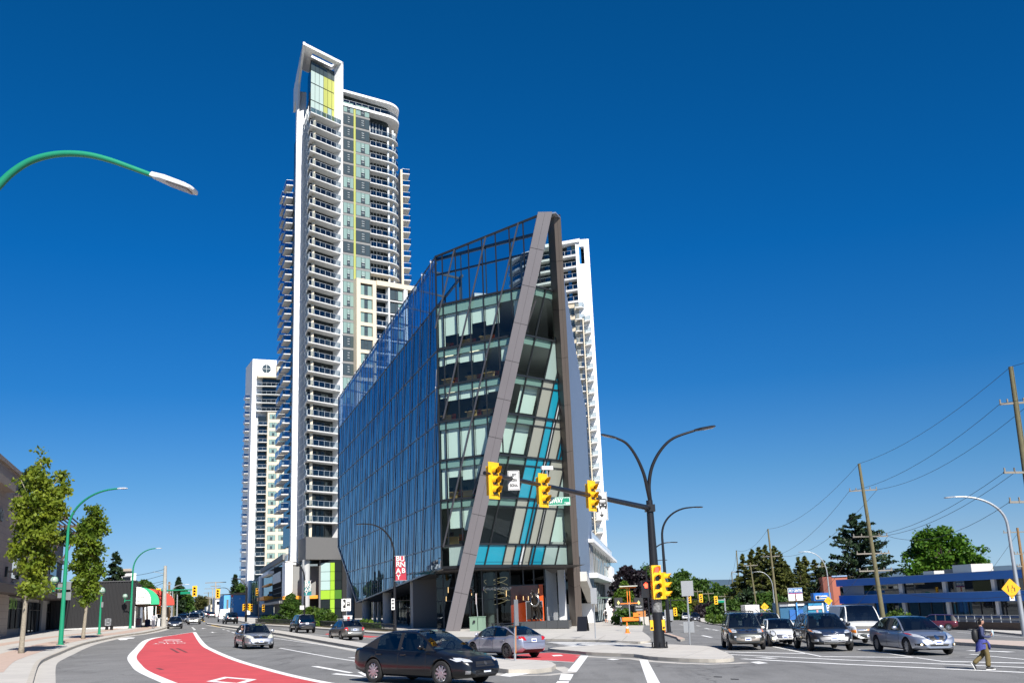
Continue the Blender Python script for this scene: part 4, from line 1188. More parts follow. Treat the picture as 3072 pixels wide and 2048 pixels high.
for cx0,cx1 in ((802,826),(834,857)):
 a,b=TP(cx0,1300)-tn*3.22,TP(cx1,1300)-tn*3.22;d=b-a
 mb=MB();zz=TP(815,1262).z;h=1.75
 for t0,t1,za,zb_,m_ in ((0,1,0,1,2),(.03,.35,.04,.96,0),(.39,.61,.04,.6,1),(.39,.61,.64,.96,0),(.65,.97,.04,.96,0)):
  o=tn*(-.03 if m_ !=2 else 0);p,q=a+d*t0+o,a+d*t1+o
  mb.face([(p.x,p.y,zz+h*za),(q.x,q.y,zz+h*za),(q.x,q.y,zz+h*zb_),(p.x,p.y,zz+h*zb_)],m_)
 w_=mb.build('window',[M_tgl2,M_tgl3,M_dfr],T0_)
 for k in range(1,24):
  c=copy_tree(w_,T0_);c.location.z -=dz0*k
a=TP(752,1500)
floors(T0_,'side_balcony',[xy(a+tn*4),xy(a-tv*1.8+tn*4),xy(a-tv*1.8+tn*8),xy(a+tn*8)],[xy(a+tn*4),xy(a-tv*1.8+tn*4),xy(a-tv*1.8+tn*8)],8,dz0,24,M_slb,rail_mats=[M_railb,M_post])
T2=empty('apartment_tower',tuple(atd(1700,235)),label='white apartment tower with bright blue panels behind the glass office block',cat='building')
h2=atd(1745,232);h2=Vector((h2.x,h2.y,0));b2=azv(112);n2=Vector((-b2.y,b2.x,0))
def HP(px_,py_):return onpl(px_,py_,h2,112)
w2a,w2n=azv(97),azv(3)
wl=HP(1757,1200)
def fin2(px_,py_):return onpl(px_,py_,wl,97)
a,b=fin2(1758,1300),fin2(1801,1300);zt=fin2(1770,716).z
mb=MB()
zs0=fin2(1764,800).z
mb.prism([xy(a),xy(b),xy(b+w2n*16),xy(a+w2n*16)],3,zs0)
def wpart(t0,t1,z0,z1):
 p,q=a.lerp(b,t0),a.lerp(b,t1);mb.prism([xy(p),xy(q),xy(q+w2n*16),xy(p+w2n*16)],z0,z1)
wpart(0,.24,zs0,zt);wpart(.62,1,zs0,zt);wpart(.24,.62,zs0,fin2(1764,790).z);wpart(.24,.62,fin2(1764,738).z,zt)
mb.build('white_fin',M_twh,T2)
u0,u1=HP(1560,1000),HP(1757,1000)
mb=MB();mb.prism([xy(u0+n2*2.0),xy(u1+n2*2.0),xy(u1+azv(1)*15),xy(u0+azv(1)*18)],3,HP(1700,740).z);mb.build('glazed_core',M_tgl,T2)
ztr=HP(1712,727).z
mb=MB();mb.prism([xy(HP(1640,800)-n2*.4),xy(u1-n2*.4),xy(u1+azv(1)*15),xy(HP(1640,800)+azv(1)*17)],ztr-.3,ztr+.45);mb.build('roof_slab',M_twh,T2)
dz2=2.85;zb2=HP(1700,905).z
sl2=[xy(HP(1662,900)),xy(HP(1741,900)),xy(HP(1741,900)+n2*2.2),xy(HP(1662,900)+n2*2.2)]
floors(T2,'balcony',sl2,[sl2[3],(sl2[0][0]+.05,sl2[0][1]+.1),(sl2[1][0],sl2[1][1]+.1)],zb2,dz2,5,M_slb,thick=.5)
mb=MB()
for x0,x1,y0,y1 in ((1733,1742,730,905),(1697,1710,735,765),(1697,1706,790,900)):
 p,q=HP(x0,800)+n2*(1.6 if x0 < 1730 else .3),HP(x1,800)+n2*(1.6 if x0 < 1730 else .3)
 mb.prism([xy(p),xy(q),xy(q+n2*.5),xy(p+n2*.5)],HP(x0,y1).z,HP(x0,y0).z)
mb.build('blue_panels',M_blue,T2)
mb=MB();p,q=HP(1706,800)+n2*1.7,HP(1732,800)+n2*1.7;mb.prism([xy(p),xy(q),xy(q+n2*.4),xy(p+n2*.4)],HP(1715,765).z,HP(1715,733).z);mb.build('window_wall',M_tgl2,T2)
pc=HP(1560,900)
cs=[pc+azv(-60-i*9)*(0) for i in range(1)]
cv=[HP(1662,900)+n2*.2];hd=292.
p=cv[0].copy()
for i in range(8):
 p=p+azv(hd)*2.0;hd +=7;cv.append(p.copy())
slc=[xy(p) for p in cv]+[xy(p+n2*3+azv(100)*1) for p in cv[::-1]]
floors(T2,'balcony',slc,[xy(p) for p in cv],zb2-dz2*2,dz2,7,M_slb,thick=.5)
mb=MB();mb.prism([xy(p) for p in cv]+[xy(p+n2*5) for p in cv[::-1]],zb2+dz2*4.9,zb2+dz2*4.9+.6);mb.build('roof_slab',M_twh,T2)
mb=MB();mb.prism([xy(p+n2*1.8) for p in cv]+[xy(p+n2*9) for p in cv[::-1]],3,zb2+dz2*4.9);mb.build('glazed_core',M_tgl3,T2)
p,q=HP(1662,1000)-n2*.2,HP(1741,1000)-n2*.2
mb=MB();ztc=HP(1720,913).z
mb.prism([xy(p),xy(q),xy(q+n2*1.8),xy(p+n2*1.8)],3,ztc);mb.build('cream_wall',M_cream,T2)
a,b=HP(1700,1000)-n2*.22,HP(1727,1000)-n2*.22;d=b-a;mb=MB();zz=ztc-2.6;h=1.7
for t0,t1,za,zb_,m_ in ((0,1,0,1,2),(.03,.4,.04,.96,0),(.45,.62,.04,.96,1),(.66,.97,.04,.96,1)):
 o=n2*(-.03 if m_ !=2 else 0);p,q=a+d*t0+o,a+d*t1+o
 mb.face([(p.x,p.y,zz+h*za),(q.x,q.y,zz+h*za),(q.x,q.y,zz+h*zb_),(p.x,p.y,zz+h*zb_)],m_)
w_=mb.build('window',[M_tgl2,M_tgl3,M_dfr],T2)
for k in range(1,16):
 c=copy_tree(w_,T2);c.location.z -=dz2*k
for (xa,xb,yt,off) in ((1735,1757,925,0),(1764,1785,965,1)):
 if not off:p,q=HP(xa,1000)-n2*1.6,HP(xb,1000)-n2*1.0;bk=n2*3
 else:p,q=fin2(xa-2,1200)-w2n*.7,fin2(xb,1200)-w2n*1.8;bk=w2n*2.2
 poly=[xy(p),xy(q),xy(q+bk),xy(p+bk)]
 z=(HP(xa,yt) if not off else fin2(xa,yt)).z;n=int((z-12)/dz2)
 floors(T2,'balcony',poly,[xy(p+bk*.3),xy(p),xy(q),xy(q+bk*.4)],z-dz2*(n-1),dz2,n,M_slb)
p=fin2(1761,1200);mb=MB();mb.prism([xy(p-w2n*1.7),xy(p-w2n*1.7+w2a*.25),xy(p+w2a*.25),xy(p)],10,fin2(1761,960).z);mb.build('cream_wall',M_cream,T2)
P2=empty('podium_building',tuple(atd(1810,150)),label='white framed shop podium with a glazed upper floor right of the glass block',cat='building')
k0=onpl(1774,1700,Vector((D3(27,3).x+.5,D3(27,3).y,0)),7.2);k0=Vector((k0.x,k0.y,0));ka=azv(7.2);kn=azv(97.2)
def KP(px_,py_):return onpl(px_,py_,k0,7.2)
def kblock(px0,px1,y0,y1,d0,d1,m_,name,ym=None):
 a,b=KP(px0,1750),KP(px1,1750);z1=KP(px0,y0).z;z0=KP(px0,y1).z if y1 else G(a.x,a.y)-.5
 mb=MB();mb.prism([xy(a+kn*-d0),xy(b+kn*-d0),xy(b+kn*-d1),xy(a+kn*-d1)],z0,z1);return mb.build(name,m_,P2)
kblock(1774,1846,1622,1631,-.6,12,M_twh,'roof_band')
kblock(1774,1846,1631,1660,.6,12,M_tgl2,'window_wall')
kblock(1774,1846,1660,1722,.5,12,M_tgl,'window_wall')
kblock(1774,1846,1718,1732,-.8,12,M_twh,'floor_band')
kblock(1774,1846,1735,None,1.2,12,M_tgl,'shop_windows')
kblock(1834,1842,1700,None,-.2,2,M_twh,'white_pier')
kblock(1770,1776,1808,None,.0,10,M_twh,'white_pier')
kblock(1842.5,1846.5,1708,None,.3,12,mat('moss panel',(.16,.17,.08),.8),'side_wall')
mb=MB()
for i in range(14):
 x=1775+i*4.4;a=KP(x,1750)+kn*.0;mb.bar((a.x,a.y,KP(1774,1718).z),(a.x,a.y,KP(1774,1634).z),.1,.14)
 a=KP(x,1750)-kn*1.1;mb.bar((a.x,a.y,G(a.x,a.y)),(a.x,a.y,KP(1774,1736).z),.1,.14)
mb.build('mullions',M_lgrey,P2)
mb=MB();a=KP(1778,1800);z=KP(1775,1795).z;b=KP(1832,1800)
mb.prism([xy(a),xy(b),xy(b+kn*1.9),xy(a+kn*1.9)],z,z+.15);mb.build('canopy',mat('glass canopy green',(.10,.16,.13),.3),P2)
mb=MB();a=KP(1774,1700);railing(mb,[xy(a+kn*.3),xy(a+kn*.3+ka*60)],KP(1774,1622).z);mb.build('railing',[M_railb,M_post],P2)
# ---------------------------------------------------------------- buildings round about
class Pl:
 """a vertical wall plane through p0 along compass az; u runs along it, d is depth behind it"""
 def __init__(s,p0,az,n_left=True):
  s.p=Vector((p0[0],p0[1],0));s.az=az;s.t=azv(az);s.n=Vector((-s.t.y,s.t.x,0))*(1 if n_left else -1)
 def at(s,x,y):return onpl(x,y,s.p,s.az)
 def blk(s,par,name,m,x0,x1,y0,y1,d0,d1,yref=None):
  xm=(x0+x1)/2;a,b=s.at(x0,(y0+(y1 or y0))/2),s.at(x1,(y0+(y1 or y0))/2)
  z1=s.at(xm,y0).z;z0=s.at(xm,y1).z if y1 else min(G(a.x,a.y),G(b.x,b.y))-.3
  mb=MB();mb.prism([xy(a+s.n*d0),xy(b+s.n*d0),xy(b+s.n*d1),xy(a+s.n*d1)],z0,z1);return mb.build(name,m,par)
 def sheet(s,par,name,m,x0,x1,y0,y1,d0):return s.blk(par,name,m,x0,x1,y0,y1,d0,d0+.06)
M_tan=mat('tan stucco',(.36,.315,.275),.85,var=.06,vscale=1.2)
def add_brick(m,c1,sx,sy,mortar):
 nt=m.node_tree;b=nt.nodes['Principled BSDF'];tc=nt.nodes.new('ShaderNodeTexCoord');mp=nt.nodes.new('ShaderNodeMapping')
 mp.inputs['Rotation'].default_value=(R_(90),0,0)
 br=nt.nodes.new('ShaderNodeTexBrick');br.inputs['Scale'].default_value=1;br.inputs['Brick Width'].default_value=sx;br.inputs['Row Height'].default_value=sy
 br.inputs['Mortar Size'].default_value=.015;br.inputs['Color1'].default_value=(*c1,1);br.inputs['Color2'].default_value=(*[c*.93 for c in c1],1);br.inputs['Mortar'].default_value=(*mortar,1)
 cx=nt.nodes.new('ShaderNodeSeparateXYZ');ad=nt.nodes.new('ShaderNodeMath');ad.operation='ADD';cb=nt.nodes.new('ShaderNodeCombineXYZ')
 nt.links.new(tc.outputs['Object'],cx.inputs[0]);nt.links.new(cx.outputs[0],ad.inputs[0]);nt.links.new(cx.outputs[1],ad.inputs[1])
 nt.links.new(ad.outputs[0],cb.inputs[0]);nt.links.new(cx.outputs[2],cb.inputs[1]);nt.links.new(cb.outputs[0],br.inputs['Vector']);nt.links.new(br.outputs['Color'],b.inputs['Base Color'])
add_brick(M_tan,(.37,.325,.285),1.2,.6,(.22,.19,.17))
M_gst=mat('grey stucco',(.34,.34,.345),.8,var=.05)
M_wind=mirrorglass('shop glass',(.012,.014,.017),(.6,.68,.75),1.5,boost=.03)
lp0=gp(2,1917)
SB=empty('shop_building',(lp0.x,lp0.y,G(lp0.x,lp0.y)),label='tan and grey stucco shop building with a slatted pergola roof at the left edge',cat='building')
W=Pl(lp0,-17.6)
a,b=W.at(-330,1400),W.at(20,1900);z=W.at(53,1413).z
mb=MB();mb.prism([xy(a),xy(b),xy(b+W.n*14),xy(a+W.n*14)],.5,z-.3);mb.build('tan_wall',M_tan,SB)
mb=MB();mb.prism([xy(a-W.n*.25),xy(b-W.n*.25),xy(b+W.n*14.2),xy(a+W.n*14.2)],z-.35,z+.02);mb.build('cornice',mat('cornice',(.30,.26,.22),.8),SB)
mb=MB();b3=W.at(22,1420);mb.prism([xy(a-W.n*.8),xy(b3-W.n*.8),xy(b3),xy(a)],z-2.6,z-1.9);mb.build('ledge',mat('cornice',(.3,.26,.22)),SB)
zc2=W.at(169,1618).z
a,b=W.at(20.2,1800),W.at(192,1800)
mb=MB();mb.prism([xy(a+W.n*.5),xy(b+W.n*.5),xy(b+W.n*14),xy(a+W.n*14)],.5,zc2);mb.build('grey_wall',M_gst,SB)
mb=MB();mb.prism([xy(a+W.n*.25),xy(b+W.n*.25),xy(b+W.n*1.2),xy(a+W.n*1.2)],zc2-2.4,zc2-1.9);mb.prism([xy(a+W.n*.3),xy(b+W.n*.3),xy(b+W.n*1.2),xy(a+W.n*1.2)],zc2,zc2+.25);mb.build('ledge',M_gst,SB)
for x0,x1,y0,y1 in ((163,181,1664,1725),(126,146,1664,1728),(90,108,1664,1730),(50,72,1664,1735)):
 W.sheet(SB,'window',M_wind,x0,x1,y0,y1,.4)
for x0,x1,y0,y1 in ((30,74,1800,1884),(95,128,1806,1900),(149,169,1812,1893)):
 W.sheet(SB,'shop_window',M_wind,x0,x1,y0,y1,.38)
 mb=MB()
 for t in (0,.33,.66,1):
  p=W.at(lerp(x0,x1,t),1850)+W.n*.34;mb.bar((p.x,p.y,W.at(x0,y1).z),(p.x,p.y,W.at(x0,y0).z),.07,m=0)
 p,q=W.at(x0,1850)+W.n*.34,W.at(x1,1850)+W.n*.34;zz=W.at(x0,y0+22).z;mb.bar((p.x,p.y,zz),(q.x,q.y,zz),.07)
 mb.build('shop_frame',M_dfr,SB)
for x0,x1 in ((79,88),(132,145),(173,190)):
 W.blk(SB,'pillar',M_gst,x0,x1,1800,None,.1,.5)
a,b=W.at(22,1800),W.at(200,1800);zcn=W.at(110,1788).z
mb=MB();mb.prism([xy(a-W.n*1.6),xy(b-W.n*1.6),xy(b+W.n*.5),xy(a+W.n*.5)],zcn-.25,zcn+.12)
mb.build('canopy',mat('dark brown canopy',(.06,.045,.04),.6),SB)
mb=MB()
for t in np.linspace(.05,.95,7):
 p=a.lerp(b,t);mb.bar(p-W.n*1.5+Vector((0,0,zcn-p.z)),p+W.n*.5+Vector((0,0,zcn+1.3-p.z)),.05)
mb.build('canopy_rods',M_dfr,SB)
a2=W.at(-60,1800);b2_=W.at(18,1800);mb=MB();mb.prism([xy(a2-W.n*1.3),xy(b2_-W.n*1.3),xy(b2_),xy(a2)],zcn-.2,zcn+.5);mb.build('canopy',mat('dark brown canopy',(.06,.045,.04)),SB)
zp=W.at(90,1530).z+.4
mb=MB();pa,pb=W.at(40,1500),W.at(225,1600)
for i in range(15):
 d=-2.6+i*.55;mb.bar(Vector((pa.x,pa.y,zp))+W.n*d,Vector((pb.x,pb.y,zp))+W.n*d,.08,.16)
for t in np.linspace(0,1,6):
 p=pa.lerp(pb,t);mb.bar(Vector((p.x,p.y,zp-.25))-W.n*2.4,Vector((p.x,p.y,zp-.25))+W.n*5,.16,.3)
 mb.bar(Vector((p.x,p.y,zc2-2))+W.n*.3,Vector((p.x,p.y,zp-.3))-W.n*1.4,.16,.2)
 mb.bar(Vector((p.x,p.y,zc2))+W.n*4.8,Vector((p.x,p.y,zp-.3))+W.n*4.8,.2)
mb.build('pergola',mat('pergola timber',(.075,.05,.04),.7),SB)
p=W.at(2,1541);text('lettering','seasons',1.9,p-W.t*3.3-W.n*.12,W.t,(0,0,1),M_black,SB,width=7.6,bold=.05,depth=.06)
p=W.at(16,1714);mb=MB();mb.box((p.x,p.y,p.z),(.5,.5,.9),az=-17.6);q=p-W.n*.8;mb.bar(p,q,.2);mb.box(q,(.3,.3,.6),az=-17.6);mb.build('wall_lamp',M_black,SB)
M_lgr=mat('lime lettering',(.25,.55,.08),.5)
p=W.at(41,1735);text('lettering','A',.95,p+W.n*.42,W.t,(0,0,1),M_lgr,SB,bold=.02)
p=W.at(53,1736);text('lettering','A',.95,p+W.n*.42,W.t,(0,0,1),M_grey,SB,bold=.02)
p=W.at(48,1811);text('lettering','GRVO',1.5,p+W.n*.3,W.t,(0,0,1),M_lgr,SB,width=5.2)
pp=gp(42,1908);PT=empty('planter_pot',(pp.x-.8,pp.y,G(pp.x,pp.y)+.14),label='dark round planter pot beside the tan shop wall',cat='planter')
mb=MB();mb.tube([(0,0,0),(0,0,.15),(0,0,.85),(0,0,1.0)],[.42,.5,.62,.66],14);mb.build('pot',M_black,PT,world=False,smooth=True)
# ---- black corrugated building with awnings
k1=gp(401,1886);KB=empty('corrugated_building',(k1.x,k1.y,G(k1.x,k1.y)),label='low black corrugated metal building behind the second maple',cat='building')
KF=Pl(k1,71);KS=Pl(k1,-18.4)
zt=KF.at(401,1741).z;zg=G(k1.x,k1.y)
M_corr=mat('black corrugated metal',(.020,.020,.022),.5,metal=.3)
mb=MB();A=KF.at(150,1850);L=(Vector((A.x,A.y,0))-KF.p).length;n=int(L/.32)
for i in range(n):
 for j,o in ((0,0),(1,.07)):
  p=KF.p-KF.t*(i*.32+j*.16)-KF.n*o;q=KF.p-KF.t*(i*.32+(j+1)*.16-.03)-KF.n*o;q2=KF.p-KF.t*(i*.32+(j+1)*.16)-KF.n*(.07-o)
  mb.face([(p.x,p.y,zg-.3),(q.x,q.y,zg-.3),(q.x,q.y,zt),(p.x,p.y,zt)]);mb.face([(q.x,q.y,zg-.3),(q2.x,q2.y,zg-.3),(q2.x,q2.y,zt),(q.x,q.y,zt)])
mb.build('corrugated_wall',M_corr,KB)
e=KF.p-KF.t*L
mb=MB();mb.prism([xy(KF.p+KF.n*.05),xy(KF.p+KS.t*26),xy(e+KS.t*26),xy(e+KF.n*.05)],zg-.3,zt-.02);mb.build('body',M_corr,KB)
mb=MB();mb.bar(Vector((k1.x,k1.y,zt))-KF.n*.1,Vector((e.x,e.y,zt))-KF.n*.1,.12,.12);mb.bar(Vector((k1.x,k1.y,zt)),KF.p+KS.t*26+Vector((0,0,zt)),.12,.12);mb.build('coping',mat('dark coping',(.06,.06,.065),.5),KB)
mb=MB();mb.bar(Vector((k1.x,k1.y,zg+.2))-KF.n*.3,Vector((k1.x,k1.y,zg+.2))-KF.t*9-KF.n*.3,.7,.4);mb.build('stone_border',mat('white stones',(.5,.5,.5),.9,var=.4,vscale=8),KB)
mb=MB()
for i in range(7):
 p=KS.p+KS.t*(1+i*1.5)+KS.n*-.05;mb.face([(p.x,p.y,zg+.2),(p.x+KS.t.x*1.3,p.y+KS.t.y*1.3,zg+.2),(p.x+KS.t.x*1.3,p.y+KS.t.y*1.3,zg+2.6),(p.x,p.y,zg+2.6)],0)
 mb.bar((p.x,p.y,zg),(p.x,p.y,zg+2.8),.12,m=1)
mb.build('shop_front',[M_wind,M_wfr],KB)
def awning(t0,w,depth,zb_,h,m_,nm,m2=None):
 mb=MB();o=KS.n*-1
 prof=[(0,h)]+[(depth*math.sin(a),h*math.cos(a)) for a in np.linspace(.15,math.pi/2,8)]+[(depth,-.35),(0,-.35)]
 A_=[KS.p+KS.t*t0+o*(d+.1)+Vector((0,0,zb_+z)) for d,z in prof];B_=[p+KS.t*w for p in A_]
 n=len(prof);mb.face(A_);mb.face(B_[::-1])
 for i in range(n):mb.face([A_[i],B_[i],B_[(i+1) % n],A_[(i+1) % n]],0)
 return mb.build(nm,m_,KB)
for e_ in (-.05,):
 pass
awning(.0,4.2,1.75,zg+3.35,1.75,mat('white awning',(.80,.80,.78),.7),'awning')
awning(5.2,5,2.7,zg+3.3,1.9,mat('green awning',(.03,.42,.20),.7),'awning')
awning(11,6,4.6,zg+3.2,2.0,mat('red awning',(.60,.06,.04),.7),'awning')
p0_=KS.p-KS.n*.95-KS.t*.02
for j,(tx,s,w) in enumerate((('ATM',.36,.62),('Smoke Shop',.34,1.35),('Bong & Vape',.34,1.4))):
 text('lettering',tx,s,p0_+Vector((0,0,zg+4.25-j*.43)),KF.t,(0,0,1),mat('grey lettering',(.16,.16,.16),.6),KB,width=w)
mb=MB();p=KS.p-KS.n*1.2+KS.t*2;mb.prism([xy(p),xy(p+KS.t*14),xy(p+KS.t*14+KS.n*1.0),xy(p+KS.n*1.0)],zg+2.75,zg+3.15);mb.build('canopy_fascia',mat('brown fascia',(.12,.08,.06),.7),KB)
# ---- further shops along the left
def simple_block(name,label,p0,az,x0,x1,y0,depth,mw,wins=(),extra=(),nl=True,cat='building',group=None):
 o=empty(name,(p0.x,p0.y,G(p0.x,p0.y)),label=label,cat=cat,group=group);P=Pl(p0,az,nl)
 P.blk(o,'wall',mw,x0,x1,y0,None,0,depth)
 for w in wins:P.sheet(o,'window',M_wind,*w,-.06)
 for nm,m_,a in extra:P.blk(o,nm,m_,*a)
 return o,P
M_wst=mat('white stucco',(.66,.66,.65),.8,var=.06)
simple_block('shop_building','white flat fronted shop beyond the green signal arm',atd(470,205),66,436,513,1777,20,M_wst,wins=((480,508,1812,1850),),
 extra=(('canopy',mat('ochre canopy',(.35,.24,.06),.7),(470,506,1797,1801,-1.5,0)),('cornice',M_gst,(436,513,1775,1779,-.3,0)),('sign',mat('blue sign',(.35,.42,.6),.6),(474,490,1806,1818,-.4,0))))
o,P=simple_block('office_building','small white office block with a dark sign storey behind the corrugated roof',atd(390,235),64,352,409,1719,14,M_wst,wins=((368,392,1730,1740),),extra=(('roof_house',mat('taupe cladding',(.33,.28,.24),.8),(370,396,1704,1712,1,8)),('dark_band',M_dark,(371,397,1712,1717,.5,6)),('fascia',M_gst,(368,394,1724,1729,-.15,0))))
p=P.at(382,1722);
simple_block('shop_building','far cream shop on the left below the street trees',atd(545,330),66,515,550,1822,14,M_cream,wins=((520,545,1836,1846),),extra=(('awning',mat('dark red awning',(.3,.05,.04)),(516,540,1832,1836,-1.2,0)),))
# ---- beyond the podium on the right of the left street
MB1,P=simple_block('mural_building','shop building painted with a sky blue mural past the podium',atd(700,275),70,672,738,1783,16,mat('sky blue mural',(.10,.36,.70),.75,var=.05),wins=(),
 extra=(('white_patch',mat('mural white',(.62,.66,.72),.8),(683,700,1822,1846,-.07,0)),('green_base',mat('mural green',(.12,.36,.20),.8),(684,712,1840,None,-.12,0)),('dark_pier',M_grey,(679,685,1797,1846,-.3,0)),('roof_edge',mat('rust roof',(.32,.16,.09),.8),(705,738,1776,1783,-.3,3)),('red_strip',mat('mural red',(.5,.08,.1)),(694,700,1784,1790,-.08,0))))
mb=MB()
for i,(x,y,w) in enumerate(((697,1793,4),(699,1800,4),(696,1806,4),(700,1812,4),(720,1794,9))):
 p=P.at(x,y);mb.box((p.x,p.y-.15,p.z),(w*.09*2,.08,.42),az=70)
mb.build('mural_marks',M_white,MB1)
simple_block('shop_building','white two storey shop left of the blue mural',atd(655,300),70,647,672,1793,14,M_wst,wins=((650,668,1803,1812),),extra=(('brick_wing',mat('red brick',(.30,.10,.06),.85),(659,671,1812,None,-1.0,0)),('cornice',M_gst,(646,672,1790,1794,-.3,.5))))
for i,(x0,x1,y0,d,c,lb) in enumerate(((632,647,1812,360,M_cream,'cream far shop on the right of the street'),(620,633,1818,440,M_wst,'white far shop near the top of the street'),(611,620,1822,520,M_gst,'grey far shop at the top of the street'))):
 simple_block('shop_building',lb,atd((x0+x1)/2,d),70,x0,x1,y0,14,c,wins=((x0+2,x1-2,y0+8,y0+14),))
# ---- hills
def hills():
 bm=bmesh.new();rn=random.Random(4)
 for (x0,x1,yd,h,seed) in ((-9000,6000,9500,150,1),(-12000,9000,12500,235,2)):
  xs=np.linspace(x0,x1,60);rows_=[]
  for j,(dy,f) in enumerate(((-1800,0),(-900,.55),(0,1.0),(900,.6))):
   rows_.append([bm.verts.new((x,yd+dy,2+f*h*(.72+.2*math.sin(x*.0009+seed*2)+.08*math.sin(x*.0031+seed)+.05*rn.random()))) for x in xs])
  for j in range(3):
   for i in range(59):bm.faces.new((rows_[j][i],rows_[j][i+1],rows_[j+1][i+1],rows_[j+1][i]))
 me=bpy.data.meshes.new('hills');bm.to_mesh(me);bm.free();me.materials.append(mat('forest hill in haze blue',(.05,.09,.13),.95,var=.15,vscale=.002))  # distance haze is put into the forest's bluish base colour
 for p in me.polygons:p.use_smooth=True
 o=bpy.data.objects.new('hills',me);C.objects.link(o);o['kind']='structure'
hills()
# ---- blue two-storey block on the right
M_roy=mat('royal blue fascia',(.008,.14,.50),.55,var=.08,vscale=.3)
b1,b2q=aty(2526,1850,205),aty(3072,1850,155)
baz=math.degrees(math.atan2(b2q.x-b1.x,b2q.y-b1.y))
BB=empty('blue_building',(b1.x,b1.y,G(b1.x,b1.y)),label='long two storey office block with royal blue fascia bands on the right',cat='building')
Bp=Pl(b1,baz)
Bp.n=Vector((-Bp.t.y,Bp.t.x,0)) if Vector((-Bp.t.y,Bp.t.x,0)).dot(Vector((b1.x,b1.y,0))) > 0 else Vector((Bp.t.y,-Bp.t.x,0))
def bz(y):return Bp.at(2800,y).z
X0,X1=2526,3330
def bb(name,m_,x0,x1,ya,yb,d0,d1):
 a,b=Bp.at(x0,1800),Bp.at(x1,1800);mb=MB();mb.prism([xy(a+Bp.n*d0),xy(b+Bp.n*d0),xy(b+Bp.n*d1),xy(a+Bp.n*d1)],bz(yb) if yb else -6,bz(ya));return mb.build(name,m_,BB)
zr=[1724,1753,1781,1808,1849]
bb('roof_fascia',M_roy,X0-2,X1,1723,1745,-.7,16);bb('floor_fascia',M_roy,X0+2,X1,1778,1805,-.7,14);bb('roof_trim',mat('pale blue trim',(.25,.36,.55),.6),X0-2,X1,1721.4,1722.9,-.75,16)
bb('floor_trim',mat('pale blue trim',(.25,.36,.55)),X0+2,X1,1776.6,1777.9,-.75,1)
bb('window_band',M_wind,2590,X1,1745,1777,.3,2);bb('window_band',M_wind,2600,X1,1805,1847,.3,2)
bb('white_panel',M_gst,X0+4,2592,1745,1777,.2,3);bb('white_panel',M_gst,X0+4,2620,1805,None,.1,3);bb('base_wall',M_gst,2620,X1,1847,None,-.1,3)
bb('sill',mat('blue sill',(.02,.10,.30)),2830,X1,1846,1849,-.5,.2)
for x in (2702,2834,2982,3130,3280):
 bb('white_pier',M_wst,x,x+11,1745,1777,-.1,.4);bb('white_pier',M_wst,x+4,x+14,1805,1847,-.1,.4)
mb=MB()
for x in np.arange(2640,X1,37):
 p=Bp.at(float(x),1800)+Bp.n*.25;mb.bar((p.x,p.y,bz(1846)),(p.x,p.y,bz(1806)),.14,.1);mb.bar((p.x+1,p.y,bz(1776)),(p.x+1,p.y,bz(1746)),.1,.1)
mb.build('window_bars',M_dfr,BB)
Ls=Pl(b1,baz-250);
mb=MB();q=Bp.at(2526,1800);s_=azv(-20)
for (za,zb_,m_) in ((1745,1723,0),(1805,1778,0),(1777,1746,1),(1860,1806,1)):
 mb.prism([xy(q-Bp.t*.02),xy(q-Bp.t*.02-Bp.t*.3),xy(q-Bp.t*.3-Bp.t*4+Bp.n*5),xy(q-Bp.t*4+Bp.n*5)],bz(za),bz(zb_),m_)
mb.build('side_bands',[M_roy,M_wind],BB)
for x0,x1,y0,w in ((2734,2766,1710,3),(2822,2878,1697,4)):
 bb('roof_unit',mat('beige roof unit',(.50,.46,.40),.6,var=.08),x0,x1,y0,1723,3,3+w)
bb('roof_unit',mat('dark roof unit',(.14,.13,.12)),2796,2822,1708,1723,3,6)
text('lettering','PARC',.55,Bp.at(2560,1820)+Bp.n*.06-Bp.n*.1,Bp.t,(0,0,1),M_dark,BB) if False else None
r0=atd(2500,215)
simple_block('brick_building','terracotta coloured block standing behind the blue office corner',r0,100,2468,2541,1728,9,mat('terracotta stucco',(.40,.13,.085),.8,var=.05),extra=(('roof_edge',mat('pale blue trim',(.25,.36,.55)),(2495,2541,1725,1729,-.2,.5)),('shaded_side',mat('terracotta with painted shade',(.21,.07,.05),.8),(2466,2494,1729,None,-.3,0))))  # darker terracotta strip on the front paints the block's side in shade
o,P=simple_block('pet_shop','low blue and white pet shop with a tall white sign board',atd(2420,188),96,2338,2476,1806,10,mat('blue shop wall',(.018,.10,.20),.7,var=.1),
 extra=(('fascia',mat('grey fascia',(.25,.27,.3),.7,var=.2),(2338,2362,1808,1818,-.3,0)),('white_sign',M_wst,(2363,2412,1808,1816,-.3,0)),('blue_fascia',mat('cyan fascia',(.02,.22,.42),.6),(2424,2470,1806,1815,-.3,0)),('white_sign',M_wst,(2424,2468,1816,1826,-.35,0)),('roller_door',mat('blue roller door',(.02,.12,.38),.5),(2369,2410,1827,1858,-.2,0)),('door_panel',mat('cyan panel',(.02,.20,.33)),(2425,2468,1829,1858,-.2,0)),
  ('post',mat('blue post',(.05,.25,.55)),(2389,2393,1806,1862,-.6,-.3)),('white_post',M_wst,(2467,2471,1808,1858,-.4,0)),('roof_edge',M_dark,(2336,2478,1803,1806.5,-.5,1)),('poster',mat('pale red poster',(.6,.25,.25)),(2449,2454,1828,1839,-.3,-.2))))
P.blk(o,'sign_board',M_wst,2364,2407,1762,1801,-.2,.3);P.blk(o,'sign_header',mat('sign blue',(.015,.13,.33),.5),2365,2406,1763,1777,-.26,-.2);P.blk(o,'sign_stripe',mat('sign magenta',(.35,.03,.18)),2365,2406,1777,1779,-.27,-.2)
